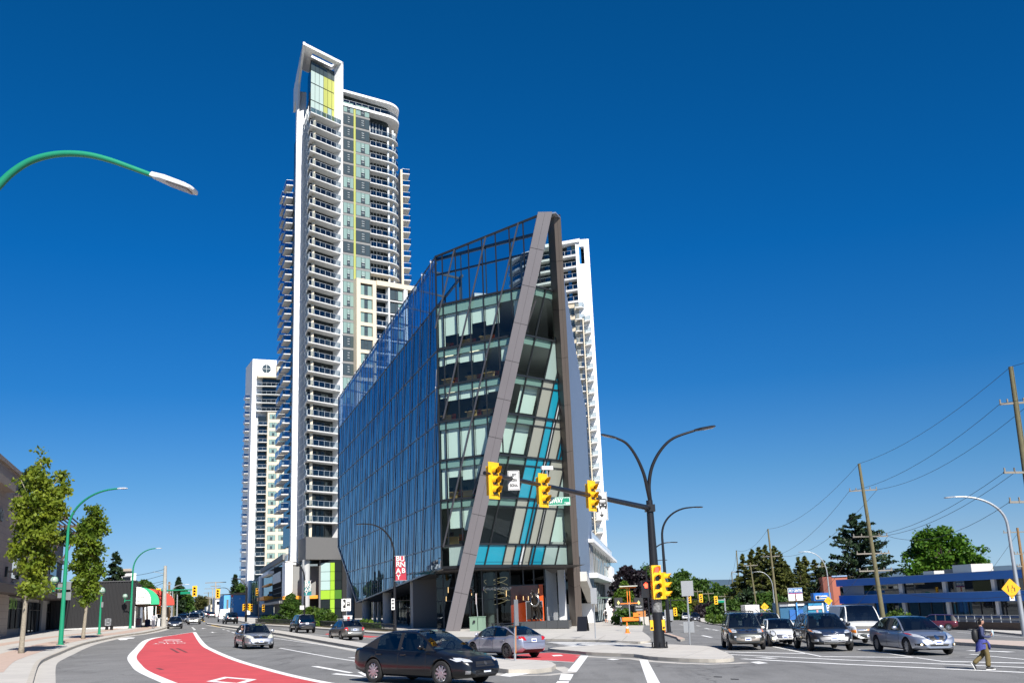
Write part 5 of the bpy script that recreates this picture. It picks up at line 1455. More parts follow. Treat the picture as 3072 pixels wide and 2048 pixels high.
q=P.at(2386,1771);text('lettering','PET CENTRE',.62,q-P.n*.3,P.t,(0,0,1),M_white,o,width=2.2,bold=.015)
q=P.at(2386,1786);mb=MB();mb.box((q.x,q.y-.3,q.z),(.3,.05,.8),az=96);mb.box((q.x,q.y-.3,q.z-.7),(1.2,.05,.35),az=96);mb.build('sign_picture',mat('sign red',(.5,.12,.08)),o)
simple_block('blue_shop','small royal blue box building between pet shop and offices',atd(2462,200),100,2440,2492,1777,6,M_roy,extra=(('white_window',M_wst,(2447,2482,1785,1796,-.15,0)),('window',M_wind,(2450,2458,1787,1794,-.2,-.1)),('stripe',M_roy,(2460,2482,1789,1792,-.2,-.1))))
wl_=atd(2950,118);LW=empty('low_wall',(wl_.x,wl_.y,G(wl_.x,wl_.y)),label='low brown wall with a steel rail in front of the blue offices',cat='wall')
a,b=atd(2838,128),atd(3200,104);mb=MB();mb.bar((a.x,a.y,a.z+.4),(b.x,b.y,b.z+.4),.3,1.1);mb.build('wall',mat('brown retaining wall',(.10,.075,.06),.9,var=.2),LW)
mb=MB()
for h in (1.25,1.7):mb.bar((a.x,a.y,a.z+h),(b.x,b.y,b.z+h),.09)
for t in np.linspace(0,1,14):p=a.lerp(b,t);mb.bar((p.x,p.y,p.z+.9),(p.x,p.y,p.z+1.75),.08)
mb.build('rail',M_galv,LW)
# ---------------------------------------------------------------- trees and shrubs
def leafmat(name,col,col2,trans=.35):
 if name in MATS:return MATS[name]
 m=bpy.data.materials.new(name);m.use_nodes=True;nt=m.node_tree;b=nt.nodes['Principled BSDF'];out=nt.nodes['Material Output']
 tc=nt.nodes.new('ShaderNodeTexCoord');n=nt.nodes.new('ShaderNodeTexNoise');n.inputs['Scale'].default_value=1.3;n.inputs['Detail'].default_value=5
 nt.links.new(tc.outputs['Object'],n.inputs['Vector']);r=nt.nodes.new('ShaderNodeValToRGB')
 r.color_ramp.elements[0].position=.36;r.color_ramp.elements[1].position=.64
 r.color_ramp.elements[0].color=(*col,1);r.color_ramp.elements[1].color=(*col2,1)
 nt.links.new(n.outputs['Fac'],r.inputs[0]);nt.links.new(r.outputs[0],b.inputs['Base Color']);b.inputs['Roughness'].default_value=.5;b.inputs['Specular IOR Level'].default_value=.3
 t=nt.nodes.new('ShaderNodeBsdfTranslucent');nt.links.new(r.outputs[0],t.inputs[0]);mx=nt.nodes.new('ShaderNodeMixShader');mx.inputs[0].default_value=trans
 nt.links.new(b.outputs[0],mx.inputs[1]);nt.links.new(t.outputs[0],mx.inputs[2]);nt.links.new(mx.outputs[0],out.inputs[0])
 MATS[name]=m;return m
L_maple=leafmat('maple leaves',(.10,.16,.014),(.28,.34,.035),.5)
L_maple2=leafmat('green maple leaves',(.075,.14,.016),(.21,.29,.03),.5)
L_dec=leafmat('broad leaves',(.026,.070,.011),(.078,.145,.022))
L_lite=leafmat('bright leaves',(.055,.12,.012),(.13,.20,.025),.4)
L_con=leafmat('conifer needles',(.014,.034,.015),(.040,.070,.028),.2)
L_ced=leafmat('cedar foliage',(.050,.070,.016),(.140,.150,.036),.3)
L_plum=leafmat('purple plum leaves',(.008,.006,.009),(.024,.016,.022),.2)
L_bush=leafmat('shrub leaves',(.035,.08,.012),(.11,.17,.025),.35)
M_bark=mat('grey bark',(.25,.22,.17),.9,var=.35,vscale=9,bump=.4,bscale=25)
M_bark2=mat('dark bark',(.06,.045,.035),.9,var=.3)
def leaves(name,cen,size,m,parent,rg,flat=0.,asp=.7,mats=None):
 n=len(cen)
 u=rg.normal(size=(n,3));
 if flat:u[:,2] *=(1-flat)
 u /=np.linalg.norm(u,axis=1)[:,None];w=rg.normal(size=(n,3))
 if flat:w[:,2] *=(1-flat)
 v=w-(w*u).sum(1)[:,None]*u;v /=np.linalg.norm(v,axis=1)[:,None]
 s=(size*rg.uniform(.6,1.35,n))[:,None];u *=s;v *=s*asp
 V=np.stack([cen-u,cen+v*.9,cen+u,cen-v*.9],1).reshape(-1,3)-np.array(parent.location)
 me=bpy.data.meshes.new(name);me.vertices.add(4*n);me.vertices.foreach_set('co',V.astype(np.float32).ravel())
 me.loops.add(4*n);me.loops.foreach_set('vertex_index',np.arange(4*n,dtype=np.int32))
 me.polygons.add(n);me.polygons.foreach_set('loop_start',np.arange(0,4*n,4,dtype=np.int32));me.polygons.foreach_set('loop_total',np.full(n,4,dtype=np.int32))
 me.materials.append(m);me.update(calc_edges=True);me.validate()
 o=bpy.data.objects.new(name,me);C.objects.link(o);o.parent=parent;return o
def blob_tree(name,base,blobs,leaf,m,label,N,seed,group=None,trunk_r=.14,bark=None,cat='tree',clump=.36,trunk_top=None,per=34,flat=0.,lean=0.):
 """blobs: (centre, radius) in metres. Leaves sit in clumps scattered through the outer part of each blob."""
 rg=np.random.default_rng(seed);o=empty(name,tuple(base),label=label,cat=cat,group=group)
 vol=np.array([r**2.4 for c,r in blobs]);nc=max(12,N//per);ks=rg.choice(len(blobs),nc,p=vol/vol.sum())
 C0=np.array([tuple(c) for c,r in blobs]);R0=np.array([r for c,r in blobs])
 d=rg.normal(size=(nc,3));d /=np.linalg.norm(d,axis=1)[:,None]
 cc=C0[ks]+d*(R0[ks]*rg.uniform(.35,1.0,nc)**.6)[:,None]
 cnt=rg.poisson(per,nc);cen=np.repeat(cc,cnt,0);sc=np.repeat(clump*rg.uniform(.6,1.3,nc),cnt)
 off=rg.normal(size=cen.shape)*sc[:,None]*np.array([.62,.62,.45]);off[:,2] -=.25*np.hypot(off[:,0],off[:,1])
 leaves('crown',cen+off,leaf,m,o,rg,flat)
 mb=MB();base=Vector(base);top=trunk_top or max((Vector(c) for c,r in blobs),key=lambda c:c.z)
 hi=base.lerp(Vector(top),.92);mid=base.lerp(hi,.45)+Vector((rg.uniform(-.1,.1),rg.uniform(-.1,.1),0))
 mb.tube([base-Vector((0,0,.1)),base+Vector((0,0,.3)),mid,hi],[trunk_r*1.25,trunk_r,trunk_r*.6,trunk_r*.12],9)
 for c,r in blobs:
  c=Vector(c);
  if r < .25:continue
  t=max(.25,min(.8,((c.z-r*.9)-base.z)/max(.1,hi.z-base.z)));s=(base.lerp(mid,t/.45) if t < .45 else mid.lerp(hi,(t-.45)/.55))
  mb.tube([s,s.lerp(c,.55)+Vector((0,0,.1*r)),c+Vector((0,0,r*.4))],[trunk_r*.38,trunk_r*.22,.012],5)
 mb.build('trunk',bark or M_bark,o,smooth='all');return o
def pxblobs(lst,d,jit=.5,seed=0,sc_=1.):
 rg=random.Random(seed);out=[]
 for x,y,r in lst:
  r *=sc_
  p=aty(x,y,d+rg.uniform(-jit,jit));out.append((p,r*d/3074))
 return out
b=gp(63,1966)
blob_tree('maple_tree',(b.x,b.y,b.z+.14),pxblobs([(125,1355,13),(123,1390,22),(118,1430,30),(112,1480,40),(182,1430,18),(172,1470,28),(60,1440,16),(105,1540,58),(165,1525,36),(95,1600,52),(38,1602,15),(145,1595,40),(50,1655,28),(28,1662,13),(100,1670,54),(138,1680,28),(108,1725,38),(85,1760,26),(125,1760,30),(75,1510,34)],b.y,.5,2),.115,L_maple,'larger yellow green street maple on the pavement beside the tan shop',10500,11,trunk_r=.15,clump=.30,trunk_top=aty(122,1380,b.y),per=24,group='young street maples')
b=gp(249,1920)
blob_tree('maple_tree',(b.x,b.y,b.z+.14),pxblobs([(288,1528,13),(258,1530,9),(288,1555,22),(270,1585,32),(300,1590,20),(228,1620,14),(262,1630,36),(290,1650,22),(240,1680,22),(215,1612,8),(266,1695,38),(226,1700,15),(292,1715,18),(256,1745,34),(272,1775,20),(238,1765,18),(256,1800,13)],b.y,.5,3),.15,L_maple2,'smaller green street maple in front of the black corrugated wall',7600,12,trunk_r=.15,clump=.36,trunk_top=aty(285,1540,b.y),per=24,group='young street maples')
def conifer(base,h,w,m,label,seed,N=5000,leaf=.35,droop=.25,group=None,low=.12,shape=1.0,name='conifer_tree',irr=.25):
 rg=np.random.default_rng(seed);o=empty(name,tuple(base),label=label,cat='tree',group=group);base=Vector(base)
 nb=int(40+h*5);pts=[];mb=MB();mb.tube([base-Vector((0,0,.3)),base+Vector((0,0,h*.5)),base+Vector((0,0,h*.99))],[.022*h,.012*h,.01],7)
 per=max(6,N//nb)
 for i in range(nb):
  t=low+(1-low)*(i+rg.random())/nb;L=w*((1-t)**shape)*(1+rg.uniform(-irr,irr))+.15;a=rg.uniform(0,2*math.pi);z=h*t
  d=np.array([math.cos(a),math.sin(a)])
  s=rg.uniform(0,1,int(per*(.25+L/w)))**.6
  px_=np.stack([base.x+d[0]*L*s,base.y+d[1]*L*s,base.z+z-droop*L*s+.22*L*s*s],1)
  px_ +=rg.normal(size=px_.shape)*np.array([.09,.09,.05])*(.35*L+.6)*1.1
  pts.append(px_)
  if L > .8:mb.tube([(base.x,base.y,base.z+z),(base.x+d[0]*L*.9,base.y+d[1]*L*.9,base.z+z-droop*L*.8+.15*L)],[.005*h,.01],4)
 mb.build('trunk',M_bark2,o);leaves('crown',np.concatenate(pts),leaf,m,o,rg,.35,.5);return o
def cpx(x,ytop,d,wpx,m,label,seed,**k):
 b=atd(x,d);z=aty(x,ytop,d).z;return conifer(b,z-b.z,wpx*d/3074,m,label,seed,**k)
g='tall cedars behind the right hand street'
for i,(x,yt,d,w) in enumerate(((2239,1661,238,30),(2267,1648,240,34),(2290,1640,232,40),(2309,1634,236,40),(2334,1637,230,44),(2350,1655,228,42),(2366,1690,226,36),(2216,1726,250,36))):
 cpx(x,yt,d,w*1.7,L_ced,'tall olive green cedar in the group left of the pet shop sign',100+i,N=9500,leaf=.36,group=g,low=.02,shape=.85,irr=.35,name='cedar_tree')
for i,(x,yt,d,w) in enumerate(((2406,1671,255,34),(2424,1668,258,34),(2453,1678,255,34),(2479,1680,252,34),(2502,1684,256,32),(2530,1690,258,30))):
 cpx(x,yt,d,w*1.7,L_ced,'cedar in the lower row behind the pet shop and terracotta block',120+i,N=8500,leaf=.38,group='lower row of cedars',low=.02,shape=.85,irr=.35,name='cedar_tree')
cpx(2588,1541,222,140,L_con,'large dark spruce standing behind the blue office roof',140,N=17000,leaf=.42,droop=.08,low=.16,shape=.62,irr=.4)
b=atd(2840,228)
bl=[(2775,1610,40),(2820,1612,55),(2870,1630,45),(2740,1645,36),(2800,1660,70),(2870,1665,60),(2920,1660,42),(2735,1690,36),(2850,1700,70),(2940,1695,38),(2780,1705,55),(2900,1705,50),(2815,1595,22)]
blob_tree('broadleaf_tree',b,pxblobs([(x,y+10,r) for x,y,r in bl],228,4,5,.80),.42,leafmat('fresh broad leaves',(.030,.105,.010),(.11,.21,.02)),'spreading bright green tree behind the blue office roof',15000,21,trunk_r=.5,clump=1.0,bark=M_bark2,per=42,flat=.35)
k=0
for (x,yt,yb,w,d,m_,lb) in ((2040,1708,1800,34,300,L_dec,'mid green broadleaf tree left of the rounded one by the far signals'),(2098,1726,1840,38,290,L_dec,'rounded dark green broadleaf tree above the far signals'),(2148,1750,1845,28,310,L_dec,'smaller dark broadleaf tree right of the far signals'),(2180,1752,1846,30,320,L_dec,'broadleaf tree beside the far utility poles'),(2030,1798,1852,30,240,L_lite,'light green low tree beyond the splitter island'),(2068,1802,1850,28,260,leafmat('tawny leaves',(.06,.075,.012),(.14,.12,.03)),'tawny green low tree under the far signals'),(2120,1818,1856,30,255,L_plum,'low dark purple tree behind the far median'),(2158,1815,1856,30,250,L_dec,'low dark green tree behind the far median'),(2205,1800,1850,36,215,L_dec,'broad dark tree at the foot of the cedars'),(2265,1770,1846,44,215,L_con,'dark spreading tree in front of the cedars'),(2310,1780,1850,40,212,L_dec,'dark leafy tree behind the white box truck'),(2385,1790,1850,36,225,L_ced,'olive tree behind the pet shop roof'),(2000,1745,1845,30,330,L_dec,'dark green tree behind the black signal post')):
 hh=(yb-yt);bl=[(x,yt+w*.8,w*.75),(x-w*.45,yt+hh*.45,w*.7),(x+w*.5,yt+hh*.5,w*.68),(x,yt+hh*.6,w*.85),(x-w*.3,yt+hh*.8,w*.6),(x+w*.35,yt+hh*.82,w*.6),(x+w*.2,yt+hh*.25,w*.5)]
 blob_tree('broadleaf_tree',atd(x,d),pxblobs(bl,d,1.5,k),.42,m_,lb,4200,200+k,trunk_r=.3,clump=.8,bark=M_bark2,per=30);k +=1
for i,x in enumerate(range(1960,2460,36)):
 d=345+(i*37) % 50;w=26+(i*13) % 12;yt=1782+(i*29) % 18
 blob_tree('broadleaf_tree',atd(x,d),pxblobs([(x,yt+w*.6,w*.75),(x-w*.6,yt+w*1.1,w*.7),(x+w*.6,yt+w*1.2,w*.7),(x,yt+w*1.7,w*.8)],d,2,i),.55,L_dec,'dark tree in the wooded belt behind the far right street',1800,300+i,trunk_r=.3,clump=1.1,bark=M_bark2,per=28,group='wooded belt')
blob_tree('plum_tree',atd(1892,178),pxblobs([(1880,1735,34),(1905,1722,28),(1865,1760,30),(1895,1765,45),(1925,1750,28),(1930,1785,30),(1870,1795,36),(1905,1805,42),(1935,1815,26),(1880,1712,16),(1850,1780,20)],178,1.2,9),.30,L_plum,'dark purple leaved plum tree right of the white podium',9000,31,trunk_r=.25,clump=.55,bark=M_bark2,per=30)
blob_tree('young_tree',atd(1871,128),pxblobs([(1871,1752,8),(1870,1768,14),(1862,1785,16),(1880,1782,15),(1870,1800,20),(1890,1800,12),(1855,1805,14)],128,.4,10),.16,L_lite,'bright green young tree in front of the purple plum',3200,32,trunk_r=.08,clump=.3,per=26)
blob_tree('shrub',atd(1878,108),pxblobs([(1850,1850,16),(1870,1845,22),(1895,1855,20),(1865,1870,22),(1890,1875,20),(1912,1865,14),(1850,1882,12),(1915,1885,12),(1880,1890,16)],108,.6,11),.13,L_dec,'leafy green shrub behind the orange light trailer',4200,33,trunk_r=.05,clump=.3,cat='shrub')
blob_tree('narrow_tree',atd(1942,200),pxblobs([(1942,1705,10),(1944,1722,12),(1940,1740,13),(1944,1758,12)],200,.5,12),.28,L_dec,'narrow green tree top beside the black signal mast',1500,34,trunk_r=.15,clump=.5,bark=M_bark2)
blob_tree('street_tree',atd(872,148),pxblobs([(873,1786,9),(871,1800,15),(862,1815,16),(884,1812,14),(872,1828,20),(856,1836,14),(888,1834,15),(872,1848,16)],148,.6,13),.17,L_dec,'small round street tree before the grey podium wall',4200,35,trunk_r=.1,clump=.36,per=28)
for i,(x,y,r,d) in enumerate(((925,1835,16,138),(948,1842,18,133),(975,1846,18,129),(908,1845,15,138),(992,1852,12,126),(832,1856,10,150),(812,1856,9,158),(845,1860,9,148),(790,1856,8,168),(1105,1872,9,108),(1092,1868,7,110),(1128,1880,7,106),(962,1868,9,124))):
 bl=pxblobs([(x,y,r),(x-r*.8,y+r*.5,r*.7),(x+r*.8,y+r*.45,r*.7),(x,y+r*.8,r*.8),(x+r*.3,y-r*.6,r*.5)],d,.4,i)
 blob_tree('shrub',atd(x,d),bl,.15,(L_lite,L_bush,L_dec)[i % 3],('light green leafy shrub in the podium planting bed','mid green shrub in the planting bed along the kerb','dark green shrub in the planting bed along the kerb')[i % 3],int(300+r*r*7),400+i,trunk_r=.04,clump=.3,cat='shrub',group='podium planting bed shrubs')
cpx(531,1733,260,24,L_con,'tall dark spruce on the left of the far street',150,N=4200,leaf=.5,shape=.8)
cpx(703,1723,330,24,L_con,'dark spruce above the blue mural building',151,N=3800,leaf=.55,shape=.8)
k=0
for (x,y,r,d,lb) in ((540,1775,18,265,'green street tree left of the far road, nearest'),(552,1795,16,300,'dense green tree left of the far road'),(560,1812,12,340,'far low tree on the left kerb'),(600,1800,13,480,'rounded tree at the crest of the street'),(622,1803,13,500,'second rounded tree at the crest of the street'),(585,1822,8,540,'tiny far tree by the road crest'),(722,1765,14,330,'olive tree behind the mural roof'),(442,1768,13,190,'leafy tree behind the corrugated roof'),(432,1758,8,180,'small treetop over the corrugated roof')):
 bl=pxblobs([(x,y,r),(x-r*.7,y+r*.6,r*.75),(x+r*.7,y+r*.6,r*.75),(x,y+r*1.3,r*.85),(x-r*.2,y-r*.5,r*.55)],d,1,k)
 blob_tree('broadleaf_tree',atd(x,d),bl,.45,L_dec if k not in (3,4) else leafmat('dry leaves',(.05,.06,.015),(.10,.10,.03)),lb,2200,500+k,trunk_r=.22,clump=.7,bark=M_bark2,per=26);k +=1
cpx(338,1655,150,55,L_con,'dark spruce boughs beside the second maple',152,N=5200,leaf=.3,shape=.7,droop=.45)
for i,(x,y,r) in enumerate(((75,1432,26),(95,1420,22),(60,1465,20),(150,1480,18),(195,1600,16))):
 p=aty(x,y,112);b=Vector((p.x,p.y,zc2));blob_tree('roof_shrub',(p.x,p.y,zc2),[(p,r*112/3074),(p-Vector((.3,0,.6)),r*90/3074),(p+Vector((.5,.2,-.5)),r*85/3074)],.17,L_con,'dark conifer shrub on the terrace behind the pergola',1100,600+i,trunk_r=.08,clump=.4,cat='shrub',group='terrace conifers',bark=M_bark2)
for i,(x,y,r,d) in enumerate(((2142,1855,9,150),(2160,1858,12,142),(2185,1860,12,132),(2300,1853,14,122),(2320,1858,10,120),(2128,1848,7,158),(2690,1855,24,140),(2720,1862,20,136),(2665,1860,18,140),(2742,1870,14,132))):
 bl=pxblobs([(x,y,r),(x-r*.8,y+r*.5,r*.7),(x+r*.8,y+r*.45,r*.7),(x,y+r*.8,r*.8),(x+r*.3,y-r*.6,r*.5)],d,.5,i)
 blob_tree('shrub',atd(x,d),bl,.17,L_lite if i % 2 else L_bush,'shrub on the planted median of the right street' if i < 6 else 'rounded shrub beside the blue offices',int(300+r*r*5),700+i,trunk_r=.04,clump=.32,cat='shrub',group='median shrubs' if i < 6 else 'shrubs by the blue offices')
# ---------------------------------------------------------------- street furniture
def gz(p,dz=.14):return Vector((p.x,p.y,G(p.x,p.y)+dz))
M_lens=mat('dark lens',(.02,.02,.02),.15,coat=.6)
M_lamphead=mat('white lamp housing',(.62,.62,.62),.4)
M_lampglass=mat('lamp glass',(.50,.42,.38),.25)
M_sback=mat('sign back',(.30,.31,.32),.5,metal=.5,var=.05)
M_orng=mat('safety orange',(.80,.20,.015),.5)
def lamp_head(parent,p,d,size=.7,m=None):
 """flat LED street-lamp head: p its neck, d the way it points"""
 d=Vector(d).normalized();s=d.cross(Vector((0,0,1))).normalized();u=s.cross(d);mb=MB();w=size*.24
 prof=[(0,.10,.06),(.12,.12,.07),(.32,.22,.07),(.8,.24,.06),(.95,.20,.045),(1.0,.10,.03)]
 rings=[[p+d*(t*size)+s*(x*ww*size)+u*(z*hh*size) for x,z in ((-1,-.5),(1,-.5),(1,.3),(.7,1),(-.7,1),(-1,.3))] for t,ww,hh in prof]
 for a,b in zip(rings[:-1],rings[1:]):
  for i in range(6):mb.face([a[i],a[(i+1) % 6],b[(i+1) % 6],b[i]])
 mb.face(rings[0][::-1]);mb.face(rings[-1]);h=mb.build('lamp_head',m or M_lamphead,parent)
 g=MB();a,b=p+d*(.42*size),p+d*(.88*size);o=-u*(.045*size);g.bar(a+o,b+o,.30*size,.02*size,up=tuple(u));gg=g.build('lamp_glass',M_lampglass,parent);gg.parent=h
 return h
def street_lamp(base,z_bend,head,m,label,r=.11,name='street_lamp',hm=None,hsize=.75,group=None,rise=None):
 o=empty(name,tuple(base),label=label,cat='street lamp',group=group);base=Vector(base);head=Vector(head)
 mb=MB();mb.tube([base,base+Vector((0,0,.03)),base+Vector((0,0,1.2)),base+Vector((0,0,(z_bend-base.z)*.75)),Vector((base.x,base.y,z_bend))],[r*1.25,r*1.25,r*1.15,r*.85,r*.7],12);mb.cyl(base,base+Vector((0,0,.05)),r*2.0,n=12)
 mb.build('pole',m,o,smooth=True)
 d=Vector((head.x-base.x,head.y-base.y,0));H=head.z-z_bend;pts=[]
 for t in np.linspace(0,1,14):
  a=t*math.pi/2;pts.append(Vector((base.x,base.y,z_bend))+d*(1-math.cos(a))**1.0*.93+Vector((0,0,H*math.sin(a)**.9)))
 pts.append(head);mb=MB();mb.tube(pts,list(np.linspace(r*.7,r*.42,len(pts))),10);mb.build('arm',m,o,smooth=True)
 lamp_head(o,head,d.normalized()+Vector((0,0,-.03)),hsize,hm);return o
def globe(parent,at,m,r=.27):
 mb=MB();mb.sphere(at,r,16,10);g=mb.build('globe',mat('globe acrylic',(.34,.42,.37),.12,coat=.8,var=.12,vscale=6),parent,smooth='all')
 mb=MB();mb.sphere(at-Vector((0,0,.02)),r*1.03,14,4,sc=(1,1,1));
 mb.v,mb.f,mb.m=[],[],[]
 mb.tube([at-Vector((0,0,r*1.25)),at-Vector((0,0,r*.95)),at-Vector((0,0,r*.7)),at-Vector((0,0,r*.35))],[.06,.10,r*.72,r*.98],14,cap=False)
 for i in range(4):
  a=i*math.pi/2;mb.tube([at+Vector((r*1.03*math.cos(a)*math.cos(t),r*1.03*math.sin(a)*math.cos(t),r*1.03*math.sin(t))) for t in np.linspace(-.5,1.2,7)],.012,4)
 mb.build('globe_cradle',m,parent,smooth=True)
b=gz(gp(181,1939));zb=aty(207,1591,b.y).z
o=street_lamp(b,zb,aty(354,1465,b.y-1.2),M_green,'tall green street lamp between the two maples with a globe on a side arm',r=.135)
q=aty(161,1764,b.y);p=aty(190,1764,b.y);mb=MB();mb.bar((q.x,q.y,q.z),(p.x,p.y,q.z),.09);mb.cyl((q.x,q.y,q.z-.2),(q.x,q.y,q.z+.22),.07);mb.build('side_arm',M_green,o);globe(o,Vector((q.x,q.y,q.z+.55)),M_green)
mb=MB()
for yy in (1759,1783):
 for s in (-1,1):
  c=aty(193+s*11,yy,b.y+.25);mb.box(c,(.42,.03,.42 if s < 0 else .7))
mb.build('sign_plates',M_sback,o)
b=gz(gp(297,1906));q=aty(303,1771,b.y);o=empty('globe_lamp',tuple(b),label='short green post lamp with a single globe before the black wall',cat='street lamp')
mb=MB();mb.tube([b,b+Vector((0,0,1)),Vector((b.x,b.y,q.z-.3))],[.13,.11,.08],12);mb.cyl(b,b+Vector((0,0,.06)),.2);mb.build('pole',M_green,o,smooth=True);globe(o,Vector((b.x,b.y,q.z)),M_green,.33)
mb=MB();mb.box((b.x+.18,b.y-.1,q.z-1.3),(.2,.03,.5));mb.build('sign_plate',M_sback,o)
b=gz(gp(390,1887));zb=aty(400,1712,b.y).z
o=street_lamp(b,zb,aty(469,1644,b.y-1),M_green,'green street lamp at the corner of the black building with a low globe',r=.135)
q=aty(374.5,1800,b.y);mb=MB();mb.bar((q.x,q.y,q.z),(b.x,b.y,q.z),.09);mb.cyl((q.x,q.y,q.z-.2),(q.x,q.y,q.z+.25),.07);mb.build('side_arm',M_green,o);globe(o,Vector((q.x,q.y,q.z+.5)),M_green,.30)
hd=aty(458,522,17.2);bx=Vector((-10.9,17.0,G(-10.9,17)+.14))
o=empty('street_lamp',tuple(bx),label='near green street lamp arm with a white head at the upper left',cat='street lamp')
ctl=[(-120,760),(-60,625),(0,553),(40,515),(90,484),(150,466),(210,461),(270,466),(330,481),(390,502),(458,527)]
pts=[aty(x,y,17.2) for x,y in ctl];mb=MB();pts=smooth_path([Vector((bx.x,bx.y,pts[0].z-.9))]+pts,4)
mb.tube(pts,list(np.linspace(.085,.045,len(pts))),12);mb.build('arm',M_green,o,smooth=True)
mb=MB();mb.tube([bx,bx+Vector((0,0,1.5)),Vector((bx.x,bx.y,pts[0].z))],[.16,.13,.085],12);mb.build('pole',M_green,o,smooth=True)
e0,e1=aty(456,527,17.2),aty(590,580,17.2);lamp_head(o,e0,e1-e0+Vector((0,-.10,.0)),(e1-e0).length*1.02)
def signal(pos,az,n,label,lit=None,board=True,sec=.37,w=.36,group='traffic lights',name='traffic_light'):
 """pos: centre; az: compass direction it faces"""
 o=empty(name,tuple(pos),az=az,label=label,cat='traffic light',group=group);H=sec*n
 mb=MB();mb.box((0,-.12,0),(w,.26,H-.01));mb.build('housing',M_yel,o,world=False)
 if board:mb=MB();mb.box((0,-.02,0),(w+.26,.02,H+.28));mb.build('backboard',M_yel,o,world=False)
 for i in range(n):
  z=H/2-sec*(i+.5);mb=MB();N=14;r=.155
  A,B=[],[]
  for k in range(N+1):
   a=math.pi*(-.16)+math.pi*1.32*k/N;A.append((r*math.cos(a),.01,z+r*math.sin(a)));B.append((r*1.02*math.cos(a),.01+.34*(.55+.45*max(0,math.sin(a))),z+r*1.02*math.sin(a)))
  for k in range(N):mb.face([A[k],A[k+1],B[k+1],B[k]])
  mb.build('visor',M_yel,o,world=False)
  mb=MB();mb.cyl((0,.012,z),(0,.02,z),r*.97,n=16);mb.build('lens',mat('red light',(1.,.05,.03),.3,emit=3.) if lit==i else M_lens,o,world=False)
 return o
b=gz(gp(1980,1951));o=empty('signal_mast',tuple(b),label='tall black signal mast on the island carrying a long arm and twin lamps',cat='signal mast')
zt=aty(1951,1500,b.y).z
mb=MB();mb.tube([b,b+Vector((0,0,1.5)),Vector((b.x,b.y,zt))],[.30,.26,.17],14);mb.cyl(b,b+Vector((0,0,.06)),.42);[mb.cyl((b.x+.36*math.cos(a),b.y+.36*math.sin(a),b.z),(b.x+.36*math.cos(a),b.y+.36*math.sin(a),b.z+.3),.045,n=6) for a in (0,1.57,3.14,4.71)]
mb.build('pole',M_black,o,smooth=True)
mb=MB();mb.tube([b+Vector((0,0,1.75)),b+Vector((0,0,2.5))],[.262,.25],14);mb.build('torn_posters',mat('torn posters',(.16,.16,.16),.8,var=.9,vscale=7),o,smooth=True)
n_=np.cross(ray(1946,1523),ray(1454,1438));d_=np.cross(n_,[0,0,1]);aaz=math.degrees(math.atan2(d_[0],d_[1]));
arm0=onpl(1946,1523,b,aaz);arm1=onpl(1454,1438,b,aaz)
arm0=Vector((b.x,b.y,arm0.z));arm1.z=arm0.z+.25
mb=MB();mb.tube([arm0,arm0.lerp(arm1,.5),arm1],[.14,.11,.075],12);mb.box(arm0,(.5,.5,.36));mb.build('mast_arm',M_black,o,smooth=True)
for (pts_,head) in (([(1951,1505),(1943,1470),(1931,1420),(1908,1368),(1880,1330),(1850,1314)],(1845,1313,1812,1305)),([(1951,1505),(1947,1455),(1956,1400),(1982,1350),(2020,1314),(2084,1291)],(2084,1291,2143,1279))):
 P_=smooth_path([aty(x,y,b.y-(i*.15 if pts_[-1][0] < 1900 else i*.05)) for i,(x,y) in enumerate(pts_)],5);mb=MB();mb.tube(P_,list(np.linspace(.11,.06,len(P_))),10);mb.build('lamp_arm',M_black,o,smooth=True)
 a1=aty(head[2],head[3],b.y-(.75 if head[0] < 1900 else .25));lamp_head(o,P_[-1],a1-P_[-1],max(.85,(a1-P_[-1]).length*1.05),M_black)
for s in (-1,1):
 c=b+Vector((s*.30-.05,-.16,1.12));mb=MB();mb.box(c,(.16,.14,.5));mb.build('button_box',M_yel,o);mb=MB();mb.cyl(c+Vector((0,-.08,-.13)),c+Vector((0,-.10,-.13)),.05,n=10);mb.build('push_button',M_black,o)
def on_arm(px_,t_=None):
 best=min(np.linspace(0,1.0,300),key=lambda t:abs(px_of(arm0.lerp(arm1,t))-px_));return arm0.lerp(arm1,best)
def px_of(p):
 d=np.array(p)-CAM;return PCX+FPX*(d@vR)/(d@vF)
for k,(x,yc,lb) in enumerate(((1482,1443,'yellow traffic light at the far left end of the black mast arm'),(1630,1472,'middle yellow traffic light on the arm beside the green street name plate'),(1776,1488,'right yellow traffic light on the arm in front of the bus lane sign'))):
 c=on_arm(x);cz=onpl(x,yc,c,90).z;signal(Vector((c.x,c.y-.25,cz)),128,3,lb)
signal(Vector((b.x+.05,b.y-.42,aty(1980,1745,b.y).z)),165,4,'four lens traffic light on the mast with its red lamp lit',lit=0,board=False,sec=.42,w=.5)
signal(Vector((b.x+.52,b.y-.05,aty(2005,1755,b.y).z)),112,3,'three lens traffic light turned right on the mast behind the lit one',board=False,sec=.44,w=.42)
c=aty(1937,1767,b.y);PS=empty('pedestrian_signal',tuple(c),az=170,label='black pedestrian signal showing a red hand beside the mast',cat='pedestrian signal')
mb=MB();mb.box((0,0,.2),(.40,.25,.40));mb.box((0,0,-.21),(.40,.25,.40));mb.box((0,.1,.42),(.46,.35,.03));mb.bar((-.2,-.1,0),(-.75,-.1,0),.06);mb.build('housing',M_black,PS,world=False)
hand=[(-.075,-.12),(.075,-.12),(.10,-.02),(.15,.05),(.13,.075),(.09,.05),(.085,.14),(.055,.14),(.05,.05),(.04,.165),(.01,.165),(.005,.05),(-.01,.16),(-.04,.155),(-.04,.05),(-.06,.125),(-.085,.12),(-.085,.0)]
